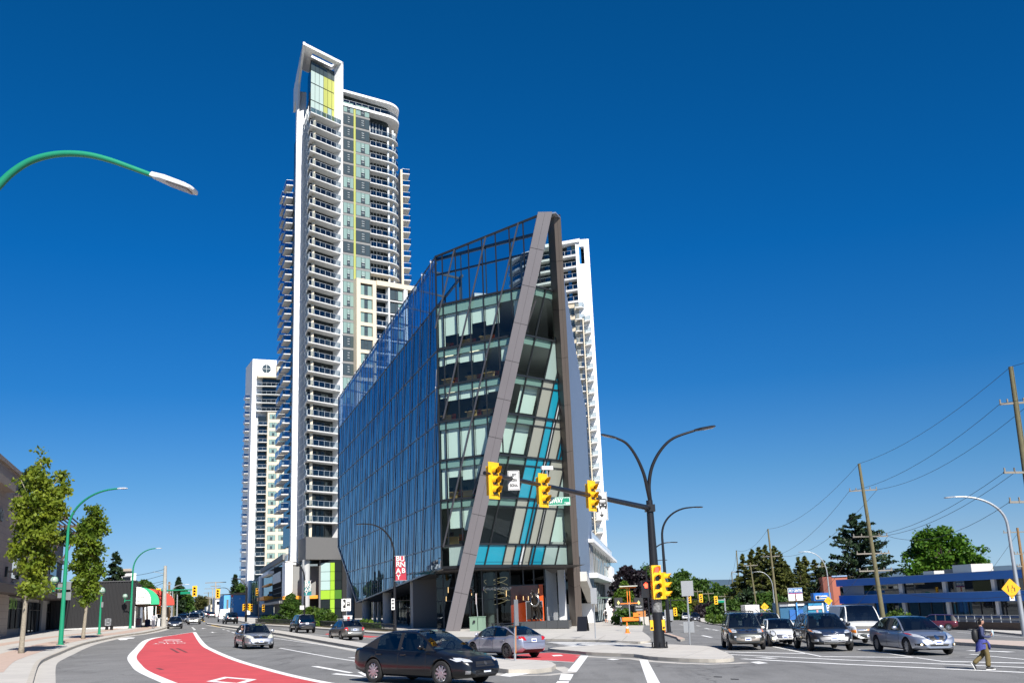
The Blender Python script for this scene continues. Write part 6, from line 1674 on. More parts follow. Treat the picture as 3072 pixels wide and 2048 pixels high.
mb=MB();mb.prism([(x*.95,z*.95) for x,z in hand],0,.01);hb=mb.build('red_hand',mat('red hand lamp',(1,.07,.03),.4,emit=2.2),PS,world=False)
for v in hb.data.vertices:v.co=Vector((v.co.x,.135+v.co.z,v.co.y+.19))
def sign_board(name,c,w,h,az,label,m=None,cat='sign',t=.02,edge=None):
 o=empty(name,tuple(c),az=az,label=label,cat=cat);mb=MB();mb.box((0,0,0),(w,t,h));mb.build('plate',m or M_wst,o,world=False)
 if edge:
  mb=MB();e=.018
  for s in (-1,1):mb.box((s*(w/2-e*1.6),t/2+.002,0),(e,.004,h-e*3));mb.box((0,t/2+.002,s*(h/2-e*1.6)),(w-e*3,.004,e))
  mb.build('border',edge,o,world=False)
 return o
def stext(o,body,size,x,z,m,width=None,bold=.004,yoff=.014,az=None):
 a=-o.rotation_euler.z;xd,zd=Vector((-1,0,0)),Vector((0,0,1))
 me=text_mesh(body,size,width,.003,bold)
 for v in me.vertices:v.co=Vector((-(v.co.x)-x,yoff+v.co.z,v.co.y+z))
 me.flip_normals();me.materials.clear();me.materials.append(m);t=bpy.data.objects.new('lettering',me);C.objects.link(t);t.parent=o;return t
M_btxt=mat('black lettering',(.015,.015,.015),.5)
c=on_arm(1541);cz=onpl(1541,1442,c,90).z;so=sign_board('traffic_sign',(c.x,c.y-.2,cz),.46,.76,172,'white LEFT TURN SIGNAL sign hanging on the black mast arm',edge=M_btxt)
for i,t in enumerate(('LEFT','TURN','SIGNAL')):stext(so,t,.17,0,.2-.2*i,M_btxt,width=(.24,.25,.33)[i],bold=.006)
c=on_arm(1682);cz=onpl(1682,1503,c,90).z;so=sign_board('street_sign',(c.x-.28,c.y-.1,cz),1.36,.36,168,'green KINGSWAY street name plate under the mast arm',mat('street sign green',(.0,.22,.12),.4),edge=M_white)
stext(so,'KINGSWAY',.27,-.13,.015,M_white,width=.94,bold=.006);stext(so,'7300',.12,.52,-.09,M_white,width=.22,bold=.002)
c=on_arm(1802);cz=onpl(1802,1518,c,90).z;so=sign_board('traffic_sign',(c.x,c.y-.15,cz),.58,1.30,170,'white bus lane sign with a bus and a down arrow on the mast arm',edge=M_btxt)
def icon(o,boxes,m,name='pictogram',polys=()):
 mb=MB()
 for x,z,w,h in boxes:mb.box((-x,.014,z),(w,.008,h))
 for p in polys:mb.face([(-x,.020,z) for x,z in p])
 return mb.build(name,m,o,world=False)
def bus_icon(o,x,z,s):
 icon(o,[(x,z+.17*s,.30*s,.05*s),(x,z-.10*s,.34*s,.18*s),(x-.15*s,z+.06*s,.035*s,.2*s),(x+.15*s,z+.06*s,.035*s,.2*s),(x,z+.02*s,.30*s,.03*s),(x-.12*s,z-.23*s,.07*s,.08*s),(x+.12*s,z-.23*s,.07*s,.08*s)],M_btxt)
 icon(o,[(x-.1*s,z-.09*s,.05*s,.05*s),(x+.1*s,z-.09*s,.05*s,.05*s)],M_white,'bus_lamps').location.y=.006
bus_icon(so,.07,.14,1.05);icon(so,[(0,-.35,.04,.16),(-.2,-.18,.1,.2)],M_btxt,polys=[[(-.11,-.38),(.11,-.38),(0,-.53)]])
c=on_arm(1640);cz=onpl(1640,1404,c,90).z;cmn=empty('traffic_camera',(c.x+.05,c.y-.1,cz),az=70,label='small white traffic camera on a post above the middle signal',cat='camera')
mb=MB();mb.box((0,0,0),(.16,.5,.15));mb.build('body',M_white,cmn,world=False);mb=MB();mb.cyl((0,0,-.9),(0,0,-.05),.03);mb.build('post',M_galv,cmn,world=False);mb=MB();mb.box((0,.26,0),(.13,.03,.12));mb.build('lens',M_black,cmn,world=False)
b=gz(gp(2008,1902));street_lamp(b,aty(1995,1612,b.y).z,aty(2077,1521,b.y-.5),M_black,'black street lamp behind the signal mast, arm to the right',r=.13,hm=M_black,hsize=.8)
b=gz(atd(1966,108));street_lamp(b,aty(1962,1670,b.y).z,aty(2010,1626,b.y),M_black,'second black street lamp further along the right street',r=.12,hm=M_black,hsize=.8,group='black street lamps in a row')
b=gz(atd(1944,150));street_lamp(b,aty(1937,1720,b.y).z,aty(1985,1679,b.y),M_black,'third and smallest black street lamp along the right street',r=.12,hm=M_black,hsize=.8,group='black street lamps in a row')
def banner(o,c,w,h,az,m,letters,ml):
 """cloth banner on two brackets, bowed outwards a little"""
 d,up=azv(az),Vector((0,0,1));nn=Vector((d.y,-d.x,0));mb=MB();K=8
 def P(t,s):return c+d*(w*t*(1+.22*math.sin(min(1,s*1.2)*math.pi*.5)))-up*(h*s)+nn*(.10*math.sin(s*math.pi)*t)
 for i in range(K):
  for j in range(3):mb.face([P(j/3,i/K),P((j+1)/3,i/K),P((j+1)/3,(i+1)/K),P(j/3,(i+1)/K)])
 mb.build('banner',m,o)
 mb=MB();mb.bar(c-d*.1+up*.03,c+d*(w+.15)+up*.03,.04);e=c-up*(h+.03);mb.bar(e-d*.1,e+d*(w+.25),.04);mb.build('banner_bracket',M_galv,o)
 for (ch,t,s,sz) in letters:
  q=P(t,s)+nn*.05;text('lettering',ch,sz,q,d,up,ml,o,bold=.015)
LET=[('B',.27,.10,.62),('U',.75,.12,.62),('R',.27,.34,.66),('N',.75,.36,.66),('A',.28,.62,.66),('B',.77,.61,.60),('Y',.28,.87,.60)]
b=gz(gp(1185,1897));zb=aty(1179,1668,b.y).z
o=street_lamp(b,zb,aty(1095,1571,b.y-1.5),M_black,'black street lamp with a red city banner before the blue glass face',r=.13,hm=M_black,hsize=.85)
M_ban=mat('banner white',(.66,.62,.60),.7);M_banr=mat('banner red',(.45,.035,.06),.7)
q=aty(1186,1668,b.y-.2);banner(o,q,.80,2.15,90,M_banr,LET,M_ban)
rose=q+azv(90)*.72-Vector((0,-.06,1.88));mb=MB()
for i in range(6):a=i*math.pi/3;mb.cyl(rose+Vector((.1*math.cos(a),-.02,.1*math.sin(a))),rose+Vector((.1*math.cos(a),-.05,.1*math.sin(a))),.055,n=8)
mb.build('flower_emblem',M_ban,o)
mb=MB();c=aty(1179,1811,b.y-.25);mb.box(c,(.30,.03,1.0));mb.build('sign_plate',M_wst,o)
mb=MB();[mb.cyl(c+Vector((0,-.02,z)),c+Vector((0,-.03,z)),.09,n=12) for z in (.33,-.3)];mb.box(c+Vector((0,-.025,.05)),(.18,.01,.12));mb.build('sign_symbols',M_btxt,o)
b=gz(atd(913,132));zb=aty(910,1745,b.y).z
o=street_lamp(b,zb,aty(872,1684,b.y-.5),M_black,'black street lamp with a white and teal banner by the grey podium',r=.13,hm=M_black,hsize=.85)
q=aty(914,1742,b.y-.2);banner(o,q,.72,1.75,90,mat('banner teal',(.02,.22,.24),.7),LET,M_ban)
def post_sign(name,base,top_px,d,w,h,label,m=None,r=.035,az=175,back=False,cat='sign',postm=None):
 base=Vector(base);c=aty(top_px[0],top_px[1],d);o=empty(name,tuple(base),label=label,cat=cat)
 mb=MB();mb.tube([base,Vector((c.x,c.y,c.z+h*.4))],r,8);mb.build('post',postm or M_galv,o,smooth=True)
 mb=MB();fx=azv(az);s=azv(az+90);k=c+fx*(.05 if not back else .06)
 mb.bar(k-s*w/2,k+s*w/2,.02,h,up=(0,0,1));mb.build('plate',m or M_wst,o);return o,k
b=gz(atd(1040,122));o,k=post_sign('traffic_sign',b,(1038.5,1813),b.y,1.08,1.38,'white bus lane sign with a diamond and bus above the grey sedan')
mb=MB();mb.box(k+Vector((-.27,-.03,.12)),(.44,.02,.95));mb.build('dark_panel',M_btxt,o)
mb=MB();cdm=k+Vector((-.27,-.045,.15));mb.face([cdm+Vector((0,0,.26)),cdm+Vector((-.13,0,0)),cdm-Vector((0,0,.26)),cdm+Vector((.13,0,0))]);mb.build('white_diamond',M_white,o)
mb=MB();cb=k+Vector((.27,-.03,.12))
for x,z,w,h in ((0,.17,.30,.05),(0,-.10,.36,.16),(-.15,.05,.04,.2),(.15,.05,.04,.2),(-.12,-.22,.07,.08),(.12,-.22,.07,.08)):mb.box(cb+Vector((x,0,z)),(w,.015,h))
mb.box(k+Vector((-.2,-.03,-.52)),(.22,.015,.07));mb.build('bus_pictogram',M_btxt,o)
b=gz(gp(1787,1921));post_sign('traffic_sign',b,(1781,1786),b.y,.42,1.0,'grey sign back on a thin post at the plaza corner',M_sback)
b=gz(gp(1545.5,1991));o,k=post_sign('traffic_sign',b,(1546,1836),b.y,.30,1.05,'narrow grey sign back on the post at the median nose',M_sback,az=120,r=.045)
mb=MB();mb.bar(Vector((b.x+.05,b.y-.05,b.z+.3)),Vector((b.x+.10,b.y-.05,b.z+1.75)),.03,m=0);mb.build('orange_strip',mat('orange strip',(.55,.20,.04),.6),o)
b=gz(gp(1437,1893));post_sign('traffic_sign',b,(1427,1795),b.y,.18,.95,'thin post with a narrow pale sign before the lobby',mat('pale pink sign',(.5,.42,.42)),az=120)
b=gz(gp(2071,1941));o,k=post_sign('traffic_sign',b,(2061,1764),b.y,.66,.80,'large grey square sign back on a galvanised post on the island',M_sback,back=True,r=.05)
b=gz(atd(2067,84),0);o,k=post_sign('traffic_sign',b,(2067,1893),b.y,.85,1.5,'grey sign back standing low behind the galvanised post',M_sback,back=True)
b=gz(atd(2006,118),0);o,k=post_sign('traffic_sign',b,(2006,1844),b.y,.95,1.2,'grey sign back low between the two black masts',M_sback,back=True)
b=gz(atd(906,128));post_sign('traffic_sign',b,(906,1821),b.y,.5,.46,'small white sign on a black post in the planting bed',postm=M_black)
def diamond_sign(base,c,s,label,merge=True,pole=None):
 base=Vector(base);o=empty('warning_sign',tuple(c),az=178,label=label,cat='warning sign')
 mb=MB();mb.prism([(0,s),(s,0),(0,-s),(-s,0)],0,.02);q=mb.build('plate',mat('warning yellow',(.80,.40,.012),.45),o,world=False)
 for v in q.data.vertices:v.co=Vector((v.co.x,v.co.z,v.co.y))
 e=.03;icon(o,[(-.32*s,0,.09*s,.62*s),(.34*s,-.12*s,.09*s,.38*s),(.14*s,.2*s,.07*s,.26*s),(.24*s,.06*s,.24*s,.07*s),(.02*s,0,.05*s,.1*s),(.02*s,-.2*s,.05*s,.1*s),(.02*s,-.36*s,.05*s,.08*s)],M_btxt).location.y=.012
 if pole:
  mb=MB();mb.cyl((0,-.05,-s-(c.z-base.z-s)),(0,-.05,s*.3),.06);mb.build('post',M_galv,o,world=False)
 return o
def glamp(px_b,d,bend,head,label,r=.11,group='grey street lamps on the right',hs=.75):
 b=gz(atd(px_b,d));return street_lamp(b,aty(*bend,b.y).z,aty(*head,b.y),M_galv,label,r=r,hm=M_galv,hsize=hs,group=group),b
lc,b=glamp(3050,74,(2993,1580),(2866,1490),'nearest grey street lamp beside the blue offices, carrying a merge sign',r=.15,hs=.8)
c=aty(3033,1764,b.y-.3);diamond_sign(b,c,.68,'larger yellow merge sign on the nearest grey lamp')
so=sign_board('parking_sign',tuple(aty(3036,1791,b.y-.3)),.36,.42,178,'small white parking sign under the larger yellow merge sign');icon(so,[(0,.02,.2,.2)],M_btxt)
lb,b=glamp(2487,141,(2464,1722),(2412,1654),'middle grey street lamp before the pet shop, carrying a merge sign')
c=aty(2485,1801,b.y-.3);diamond_sign(b,c,.58,'smaller yellow merge sign on the middle grey lamp')
so=sign_board('parking_sign',tuple(aty(2484,1822,b.y-.3)),.34,.75,178,'narrow white parking sign below the smaller merge sign');icon(so,[(0,.2,.16,.16),(0,-.15,.16,.16)],M_btxt)
glamp(2320,200,(2308,1762),(2272,1714),'grey street lamp in front of the cedars');glamp(2262,270,(2257,1786),(2229,1741),'smallest grey street lamp among the far poles')
b=gz(atd(2294,185),0);diamond_sign(b,aty(2294,1819,b.y),.72,'far yellow diamond sign beside the cedars',pole=True)
b=atd(2010,205);o=empty('signal_mast',tuple(b),label='far black signal mast over the right street',cat='signal mast');mb=MB()
za=aty(2080,1797,205).z;mb.cyl(b,(b.x,b.y,za+.3),.16);mb.bar((b.x,b.y,za),aty(2108,1795,205),.16);mb.build('mast',M_black,o)
for x,y,lb in ((2068,1795,'small far yellow signal left on the right street mast'),(2103,1793,'small far yellow signal right on the right street mast'),(2148,1799,'small far yellow signal on the opposite mast'),(2026,1834,'low far yellow signal by the light green tree')):
 signal(aty(x,y,204),180,3,lb,group='far signals on the right street',sec=.42,w=.42)
b=atd(2172,206);o=empty('signal_mast',tuple(b),label='opposite far signal mast with green name plate',cat='signal mast');mb=MB();za=aty(2150,1799,206).z;mb.cyl(b,(b.x,b.y,za+.3),.16);mb.bar((b.x,b.y,za),aty(2148,1799,206),.16);mb.build('mast',M_galv,o)
mb=MB();c=aty(2163,1803,205.5);mb.box(c,(1.3,.05,.4));mb.build('name_plate',mat('street sign green',(.0,.22,.12)),o)
# ---- utility poles and wires
def upole(px_b,d,top,arms,label,r=.19,zt=None,group='utility poles on the right',lean=0,mate=None):
 b=atd(px_b,d);zt=aty(top[0],top[1],d);o=empty('utility_pole',tuple(b),label=label,cat='utility pole',group=group)
 t=Vector((zt.x,d,zt.z));mb=MB();mb.tube([b-Vector((0,0,.3)),b.lerp(t,.5),t],[r*1.25,r,r*.72],10);mb.build('pole',mate or M_wood,o,smooth=True);ends=[]
 for (dz,L,az,m_) in arms:
  c=t+(b-t).normalized()*dz;a,e=c-azv(az)*L,c+azv(az)*L;mb=MB();mb.bar(a,e,.10,.12)
  for s in (-.95,-.5,.5,.95):q=c+azv(az)*L*s;mb.cyl(q,q+Vector((0,0,.28)),.05,n=6)
  mb.build('crossarm',mat('grey crossarm',(.22,.20,.17),.85),o);ends.append((a,e))
 return o,t,b,ends
u1=upole(3120,60,(3032,1100),[(2.2,.9,100,0),(6.3,1.5,75,0),(8.0,1.4,75,0)],'nearest leaning utility pole at the right edge')
u2=upole(2640,100,(2577,1390),[(2.6,1.3,100,0),(7.0,1.9,75,0),(8.6,1.8,75,0),(10.2,1.8,75,0)],'second utility pole with three crossarms before the spruce')
u3=upole(2328,178,(2303.6,1586),[(4.6,1.4,100,0),(16.0,2.2,75,0)],'tall utility pole between the two cedar groups')
u4=upole(2219,258,(2209,1650),[(5.2,1.6,100,0),(15.5,3.0,75,0)],'far utility pole left of the cedars')
u5=upole(2198,330,(2195,1715),[(4,3,100,0)],'farthest tall utility pole above the dark trees')
for px_b,d,top,lb in ((2268,205,(2250,1686),'shorter utility pole in front of the cedars'),(2131,260,(2123,1772),'brown utility pole right of the rounded tree'),(2097,270,(2091,1766),'brown utility pole with a short arm left of the brown one'),(2178,250,(2173,1780),'thin grey utility pole beside the far name plate'),(2470,240,(2465,1690),'utility pole behind the lower cedar row'),(2203,230,(2201,1815),'short stub pole by the truck')):
 upole(px_b,d,top,[(.6,1.4,90,0)],lb,r=.16)
u6=upole(3072,122,(3052,1582),[(.5,1.6,100,0),(3.0,1.2,60,0),(4.4,1.0,60,0)],'brown utility pole behind the nearest grey lamp',mate=mat('brown pole wood',(.22,.13,.06),.9,var=.2,vscale=5))
M_wire=mat('power line',(.03,.03,.035),.6)
def wire(label,pts,sag,r=.014,group='power lines on the right'):
 o=empty('power_line',tuple(pts[0]),label=label,cat='power line',group=group);mb=MB()
 for a,b in zip(pts[:-1],pts[1:]):
  a,b=Vector(a),Vector(b);sg=sag*(b-a).length
  q=[a.lerp(b,t)-Vector((0,0,4*sg*t*(1-t))) for t in np.linspace(0,1,13)];mb.tube(q,[r*(1+.004*max(0,p.y-60)) for p in q],5,cap=False)
 mb.build('cable',M_wire,o);return o
near=Vector((80,-6,22))
def off_(u,i,j):return u[3][min(i,len(u[3])-1)][j]
W0=lambda z,x=0:Vector((46+x,18,z))
wire('topmost power line running along the pole tips',[W0(u1[1].z+3),u1[1],u2[1],u3[1],u4[1],u5[1]],.018)
wire('power line on the left end of the upper brackets',[W0(u1[1].z,-1),off_(u1,0,0),off_(u2,0,0),off_(u3,0,0),off_(u4,0,0),off_(u5,0,0)],.022)
wire('power line on the right end of the upper brackets',[W0(u1[1].z,1.5),off_(u1,0,1),off_(u2,0,1),off_(u3,0,1),off_(u4,0,1),off_(u5,0,1)],.024)
wire('power line on the left end of the crossarms',[off_(u1,1,0),off_(u2,1,0),off_(u3,1,0),off_(u4,1,0)],.024)
wire('power line near the middle of the crossarms',[off_(u1,1,0).lerp(off_(u1,1,1),.25),off_(u2,1,0).lerp(off_(u2,1,1),.25),off_(u3,1,0).lerp(off_(u3,1,1),.25),off_(u4,1,0).lerp(off_(u4,1,1),.3)],.026)
wire('lower power line below the crossarms',[off_(u1,2,0),off_(u2,1,1),off_(u3,1,1),off_(u4,1,1)],.026)
wire('lowest slack cable crossing behind the lamps',[u1[1]-Vector((0,0,13)),u2[1]-Vector((0,0,11.5)),u3[1]-Vector((0,0,21))],.02)
wire('guy wire slanting to the blue offices',[aty(3052,1600,122),aty(2965,1722,150)],0,group='guy wires')
M_pw=mat('pale weathered pole',(.36,.34,.31),.9,var=.2)
b=gz(gp(491,1881));t=aty(496,1696,b.y);o=empty('utility_pole',tuple(b),label='thick pale utility pole at the left kerb beyond the awnings',cat='utility pole')
mb=MB();mb.tube([b,b.lerp(t,.5),t],[.36,.26,.20],12);mb.build('pole',M_pw,o,smooth=True);mb=MB();mb.bar(t-Vector((.2,0,1.0)),t-Vector((1.6,0,.7)),.06);mb.bar(t-Vector((0,0,2.6)),t-Vector((-.9,0,2.4)),.14);mb.build('brackets',M_galv,o)
for i,(y0,x1,y1) in enumerate(((1706,380,1728),(1722,370,1750),(1741,395,1756),(1745,430,1768),(1760,440,1790))):
 wire(('topmost cable from the pale pole to the left','second cable from the pale pole to the left','third cable from the pale pole to the left','fourth cable from the pale pole to the left','lowest cable from the pale pole to the left')[i],[aty(494,y0,b.y),aty(x1,y1,b.y+8)],.012,r=.02,group='cables left of the pale pole')
def plain_pole(px_b,d,ytop,m,label,r=.14,arms=None,name='utility_pole'):
 b=atd(px_b,d);t=aty(px_b+1,ytop,d);o=empty(name,tuple(b),label=label,cat='pole');mb=MB();mb.tube([b,t],[r*1.2,r*.8],8);mb.build('pole',m,o,smooth=True)
 if arms:mb=MB();[mb.bar(t+Vector((-w,0,-dz)),t+Vector((w,0,-dz)),.2) for dz,w in arms];mb.build('crossarm',mat('grey crossarm',(.22,.20,.17)),o)
 return o
plain_pole(507,170,1744,mat('brown pole wood',(.22,.13,.06)),'brown wooden pole carrying a teal banner on the left',r=.2)
plain_pole(521,210,1780,M_wood,'thin brown pole by the left trees');plain_pole(531,230,1782,M_galv,'thin grey pole by the left trees');plain_pole(646,300,1744,M_pw,'pale pole with a wide T crossarm on the right of the street',r=.24,arms=[(.2,3.0),(1.2,1.4)])
plain_pole(637,420,1762,M_pw,'far pole with a crossarm beside the T pole',r=.22,arms=[(.3,3.2),(3.5,2.6)]);plain_pole(624,470,1775,M_wood,'far brown pole left of the crossarm poles',r=.2,arms=[(.3,2)]);plain_pole(629,380,1790,M_pw,'slim pale pole among the far shops',r=.18,arms=[(.3,1.5)])
plain_pole(618,520,1790,M_pw,'farthest pale pole by the crest trees',r=.2,arms=[(.3,1.5)])
b=atd(462,150);o=empty('signal_mast',tuple(b),label='green signal mast reaching over the left street',cat='signal mast');za=aty(462,1772,150).z
mb=MB();mb.cyl(b,(b.x,b.y,za+.25),.17);e=aty(582,1770,150);mb.tube([(b.x,b.y,za),(e.x,e.y,za)],[.13,.08],8);mb.build('mast',M_green,o)
mb=MB();c=aty(571,1763,150);mb.cyl(c-Vector((0,0,.9)),c,.05);mb.build('detector',M_galv,o)
mb=MB();c=aty(556,1777,149.9);mb.box(c,(1.4,.04,.35));mb.build('name_plate',mat('street sign green',(.0,.22,.12)),o)
signal(aty(584,1772,149.6),172,3,'yellow traffic light at the tip of the green arm',group='far signals on the left street',sec=.40,w=.40)
signal(aty(475,1779,148),150,3,'yellow traffic light beside the pale utility pole',group='far signals on the left street')
signal(aty(476,1826,146),150,3,'low yellow traffic light at the left crossing',group='far signals on the left street')
b=atd(738,172);o=empty('signal_mast',tuple(b),label='black signal mast with a curved lamp at the podium corner',cat='signal mast');za=aty(738,1780,172).z;zl=aty(738,1760,172).z
mb=MB();mb.cyl(b,(b.x,b.y,zl),.18);e=aty(661,1777,172);mb.tube([(b.x,b.y,za),(e.x,e.y,za)],[.13,.08],8);mb.build('mast',M_black,o)
mb=MB();P_=smooth_path([Vector((b.x,b.y,zl)),aty(733,1748,172),aty(723,1738,172),aty(709,1734,172)],4);mb.tube(P_,.08,8);mb.build('lamp_arm',M_black,o);lamp_head(o,P_[-1],Vector((-1,0,0)),.9,M_black)
signal(aty(654,1779,171.6),178,3,'yellow traffic light at the tip of the far black arm',group='far signals on the left street',sec=.40,w=.40)
for x,y,az,lb in ((732,1821,140,'low yellow signal on the left of the black corner mast'),(746,1820,200,'low yellow signal on the right of the black corner mast'),(754,1822,150,'outermost low yellow signal at the podium corner'),(771,1774,160,'high yellow signal before the podium wall'),(790,1823,160,'low yellow signal near the podium shops')):
 signal(aty(x,y,170),az,3,lb,group='far signals on the left street',board=False)
plain_pole(776,168,1772,M_black,'black signal post before the podium wall',name='signal_post',r=.1);plain_pole(842,150,1790,M_black,'thin black post by the podium tree',name='signal_post',r=.07)
b=atd(692,240);street_lamp(b,aty(692,1790,240).z,aty(668,1762,240),M_black,'black street lamp before the blue mural',r=.14,hm=M_black)
b=atd(515,180);o=street_lamp(b,aty(514,1770,180).z,aty(556,1752,180),M_galv,'grey street lamp reaching right by the left trees',r=.12)
q=aty(498,1786,168);mb=MB()
o=empty('banner_post',tuple(atd(504,168)),label='white and teal city banner on the brown pole',cat='banner');banner(o,q,.75,1.7,90,mat('banner teal',(.02,.22,.24)),LET,M_ban)
# ---- things on the pavements
def sandwich(base,w,h,label,m,az=180,marks=None):
 o=empty('sandwich_board',tuple(base),az=az,label=label,cat='sign board');mb=MB()
 for s in (-1,1):mb.hexa([(-w/2,s*.32-.015,0),(w/2,s*.32-.015,0),(w/2,s*.32+.015,0),(-w/2,s*.32+.015,0),(-w/2,s*.03-.015,h),(w/2,s*.03-.015,h),(w/2,s*.03+.015,h),(-w/2,s*.03+.015,h)])
 mb.build('panels',m,o,world=False)
 if marks:mb=MB();[mb.bar((-w*.36,.345-z*.29/h,z),(w*.36,.345-z*.29/h,z),.02,h*.06) for z in np.linspace(h*.3,h*.85,5)];mb.build('poster_lines',marks,o,world=False)
 return o
sandwich(gz(gp(1750,1897)),.85,1.15,'black folding sandwich board beside the right leg of the frame',M_black,az=205)
sandwich(gz(gp(414,1884)),.80,1.15,'grey printed sandwich board under the white awning',mat('grey poster',(.28,.30,.36),.6),az=170,marks=mat('poster ink',(.25,.05,.06),.6))
sandwich(gz(gp(476,1880)),.70,1.0,'white sandwich board beside the pale utility pole',M_wst,az=170)
sandwich(gz(gp(442,1880)),.65,.9,'dark blue sandwich board in the shop doorway',mat('blue poster',(.05,.08,.22),.6),az=150)
sandwich(gz(gp(1266,1884)),.75,1.05,'white and red picture board at the column under the office block',mat('picture poster',(.60,.42,.42),.6,var=.5,vscale=5),az=200)
b=gz(gp(325,1892));o=empty('litter_bin',tuple(b),label='wire litter bin on a dark stand before the black wall',cat='bin');mb=MB()
mb.box((b.x-.2,b.y,b.z+.2),(.25,.3,.4));mb.box((b.x+.35,b.y,b.z+.2),(.25,.3,.4));mb.box((b.x,b.y,b.z+.42),(1.1,.4,.08));mb.build('stand',M_black,o)
mb=MB();[mb.tube([(b.x-.1+.3*math.cos(a),b.y+.3*math.sin(a),b.z+.46),(b.x-.1+.33*math.cos(a),b.y+.33*math.sin(a),b.z+1.25)],.02,5) for a in np.linspace(0,6.28,13)[:-1]]
for z,r in ((.5,.3),(.85,.315),(1.25,.33)):mb.tube([(b.x-.1+r*math.cos(a),b.y+r*math.sin(a),b.z+z) for a in np.linspace(0,6.28,17)],.025,5,cap=False)
mb.build('basket',M_galv,o)
b=gz(gp(1434,1896));o=empty('utility_cabinet',tuple(b),label='pale green utility cabinet standing by the left leg of the frame',cat='cabinet');mb=MB();mb.box((b.x,b.y,b.z+.58),(1.15,.9,1.15),az=20);mb.box((b.x,b.y,b.z+1.18),(1.22,.97,.06),az=20);mb.build('cabinet',mat('pale green cabinet',(.20,.30,.22),.5),o)
mb=MB();mb.bar((b.x+.02,b.y-.5,b.z+.1),(b.x+.02,b.y-.5,b.z+1.1),.03);mb.box((b.x-.3,b.y-.48,b.z+.8),(.2,.02,.2));mb.build('door_seam',M_trim if 'M_trim' in globals() else M_black,o)
fa=[gz(gp(x,y)) for x,y in ((760,1872),(845,1876),(940,1881),(1000,1886),(1100,1893),(1180,1899))]
fb=empty('low_fence',tuple(fa[0]),label='low black picket fence around the kerbside planting bed',cat='fence');mb=MB();mp=MB()
for a,b in zip(fa[:-1],fa[1:]):
 a,b=a+Vector((0,1.2,0)),b+Vector((0,1.2,0))
 for z in (.15,.62):mb.bar(a+Vector((0,0,z)),b+Vector((0,0,z)),.05)
 n=int((b-a).length/.22)
 for i in range(n):p=a.lerp(b,i/n);mp.bar(p,p+Vector((0,0,.68)),.035)
mb.build('rails',M_black,fb);mp.build('pickets',M_black,fb)
draped('planting_soil',strip_poly([(p.x,p.y+2.4) for p in fa],2.2),.16,M_soil)
b=gz(atd(1886,104));o=empty('light_trailer',tuple(b),az=180,label='orange solar light trailer parked at the plaza corner',cat='trailer')
mb=MB();mb.box((0,0,.62),(1.6,.9,.34));mb.box((-.55,.3,.95),(.5,.3,.5));mb.bar((-.9,0,.45),(.9,0,.45),.1);mb.build('body',M_orng,o,world=False)
mb=MB()
for s in (-1,1):mb.cyl((s*.82,.1,.33),(s*1.0,.1,.33),.33,n=16)
mb.build('wheels',M_black,o,world=False);mb=MB();[mb.tube([(s*.92,.1+.42*math.cos(a),.38+.42*math.sin(a)) for a in np.linspace(0,math.pi,9)],.05,5) for s in (-1,1)];mb.build('mudguards',M_galv,o,world=False)
mb=MB();mb.cyl((0,0,.6),(0,0,2.2),.05,m=0);mb.build('mast',M_galv,o,world=False)
mb=MB();[mb.bar((s*.12,0,2.0),(s*.12,0,3.6),.07) for s in (-1,1)];mb.bar((-.85,0,2.1),(.85,0,2.1),.09);mb.bar((-.8,0,3.6),(.8,0,3.6),.08);mb.build('frame',M_orng,o,world=False)
mb=MB();mb.box((0,0,3.74),(1.75,1.0,.08));mb.build('solar_panel',mat('solar panel edge',(.55,.55,.50),.4),o,world=False)
b2=gz(gp(1883,1903));o=empty('traffic_cone',tuple(b2),label='orange traffic cone with a white band in front of the light trailer',cat='cone')
mb=MB();mb.box((0,0,.02),(.38,.38,.04));mb.tube([(0,0,.04),(0,0,.34)],[.15,.10],14);mb.tube([(0,0,.46),(0,0,.78)],[.082,.035],14);mb.build('cone',M_orng,o,world=False);mb=MB();mb.tube([(0,0,.34),(0,0,.46)],[.10,.082],14);mb.build('band',M_white,o,world=False)
b2=gp(1991,1901);o=empty('traffic_cone',(b2.x,b2.y,G(b2.x,b2.y)+.12),label='plain orange cone at the foot of the second black lamp',cat='cone');mb=MB();mb.box((0,0,.02),(.38,.38,.04));mb.tube([(0,0,.04),(0,0,1.0)],[.15,.04],14);mb.build('cone',M_orng,o,world=False)
M_hoard=mat('charcoal hoarding',(.022,.023,.026),.6)
for x0,x1,lb in ((1843,1866,'left charcoal hoarding board with a yellow emblem behind the light trailer'),(1902,1928,'right charcoal hoarding board with a yellow emblem behind the light trailer')):
 a,b=atd(x0,118),atd(x1,118);z0,z1=aty(x0,1833,118).z,aty(x0,1792,118).z;o=empty('hoarding_board',tuple(a),label=lb,cat='hoarding');mb=MB()
 mb.prism([(a.x,a.y),(b.x,b.y),(b.x,b.y+.1),(a.x,a.y+.1)],z0,z1);[mb.bar((p.x,p.y+.15,G(p.x,p.y)),(p.x,p.y+.15,z1),.1) for p in (a,b)];mb.build('board',M_hoard,o)
 m_=(a+b)/2;zc_=lerp(z0,z1,.62);mb=MB();mb.face([(m_.x,m_.y-.03,zc_+.28),(m_.x-.17,m_.y-.03,zc_),(m_.x,m_.y-.03,zc_-.22),(m_.x+.17,m_.y-.03,zc_)]);mb.build('emblem',mat('emblem yellow',(.62,.58,.22),.6),o)
 text('lettering','TROLLEY',.22,(m_.x,m_.y-.02,zc_-.40),(1,0,0),(0,0,1),M_white,o,width=.72);mb=MB();mb.box((m_.x,m_.y-.02,zc_-.75),(.75,.01,.1));mb.build('text_line',M_galv,o)
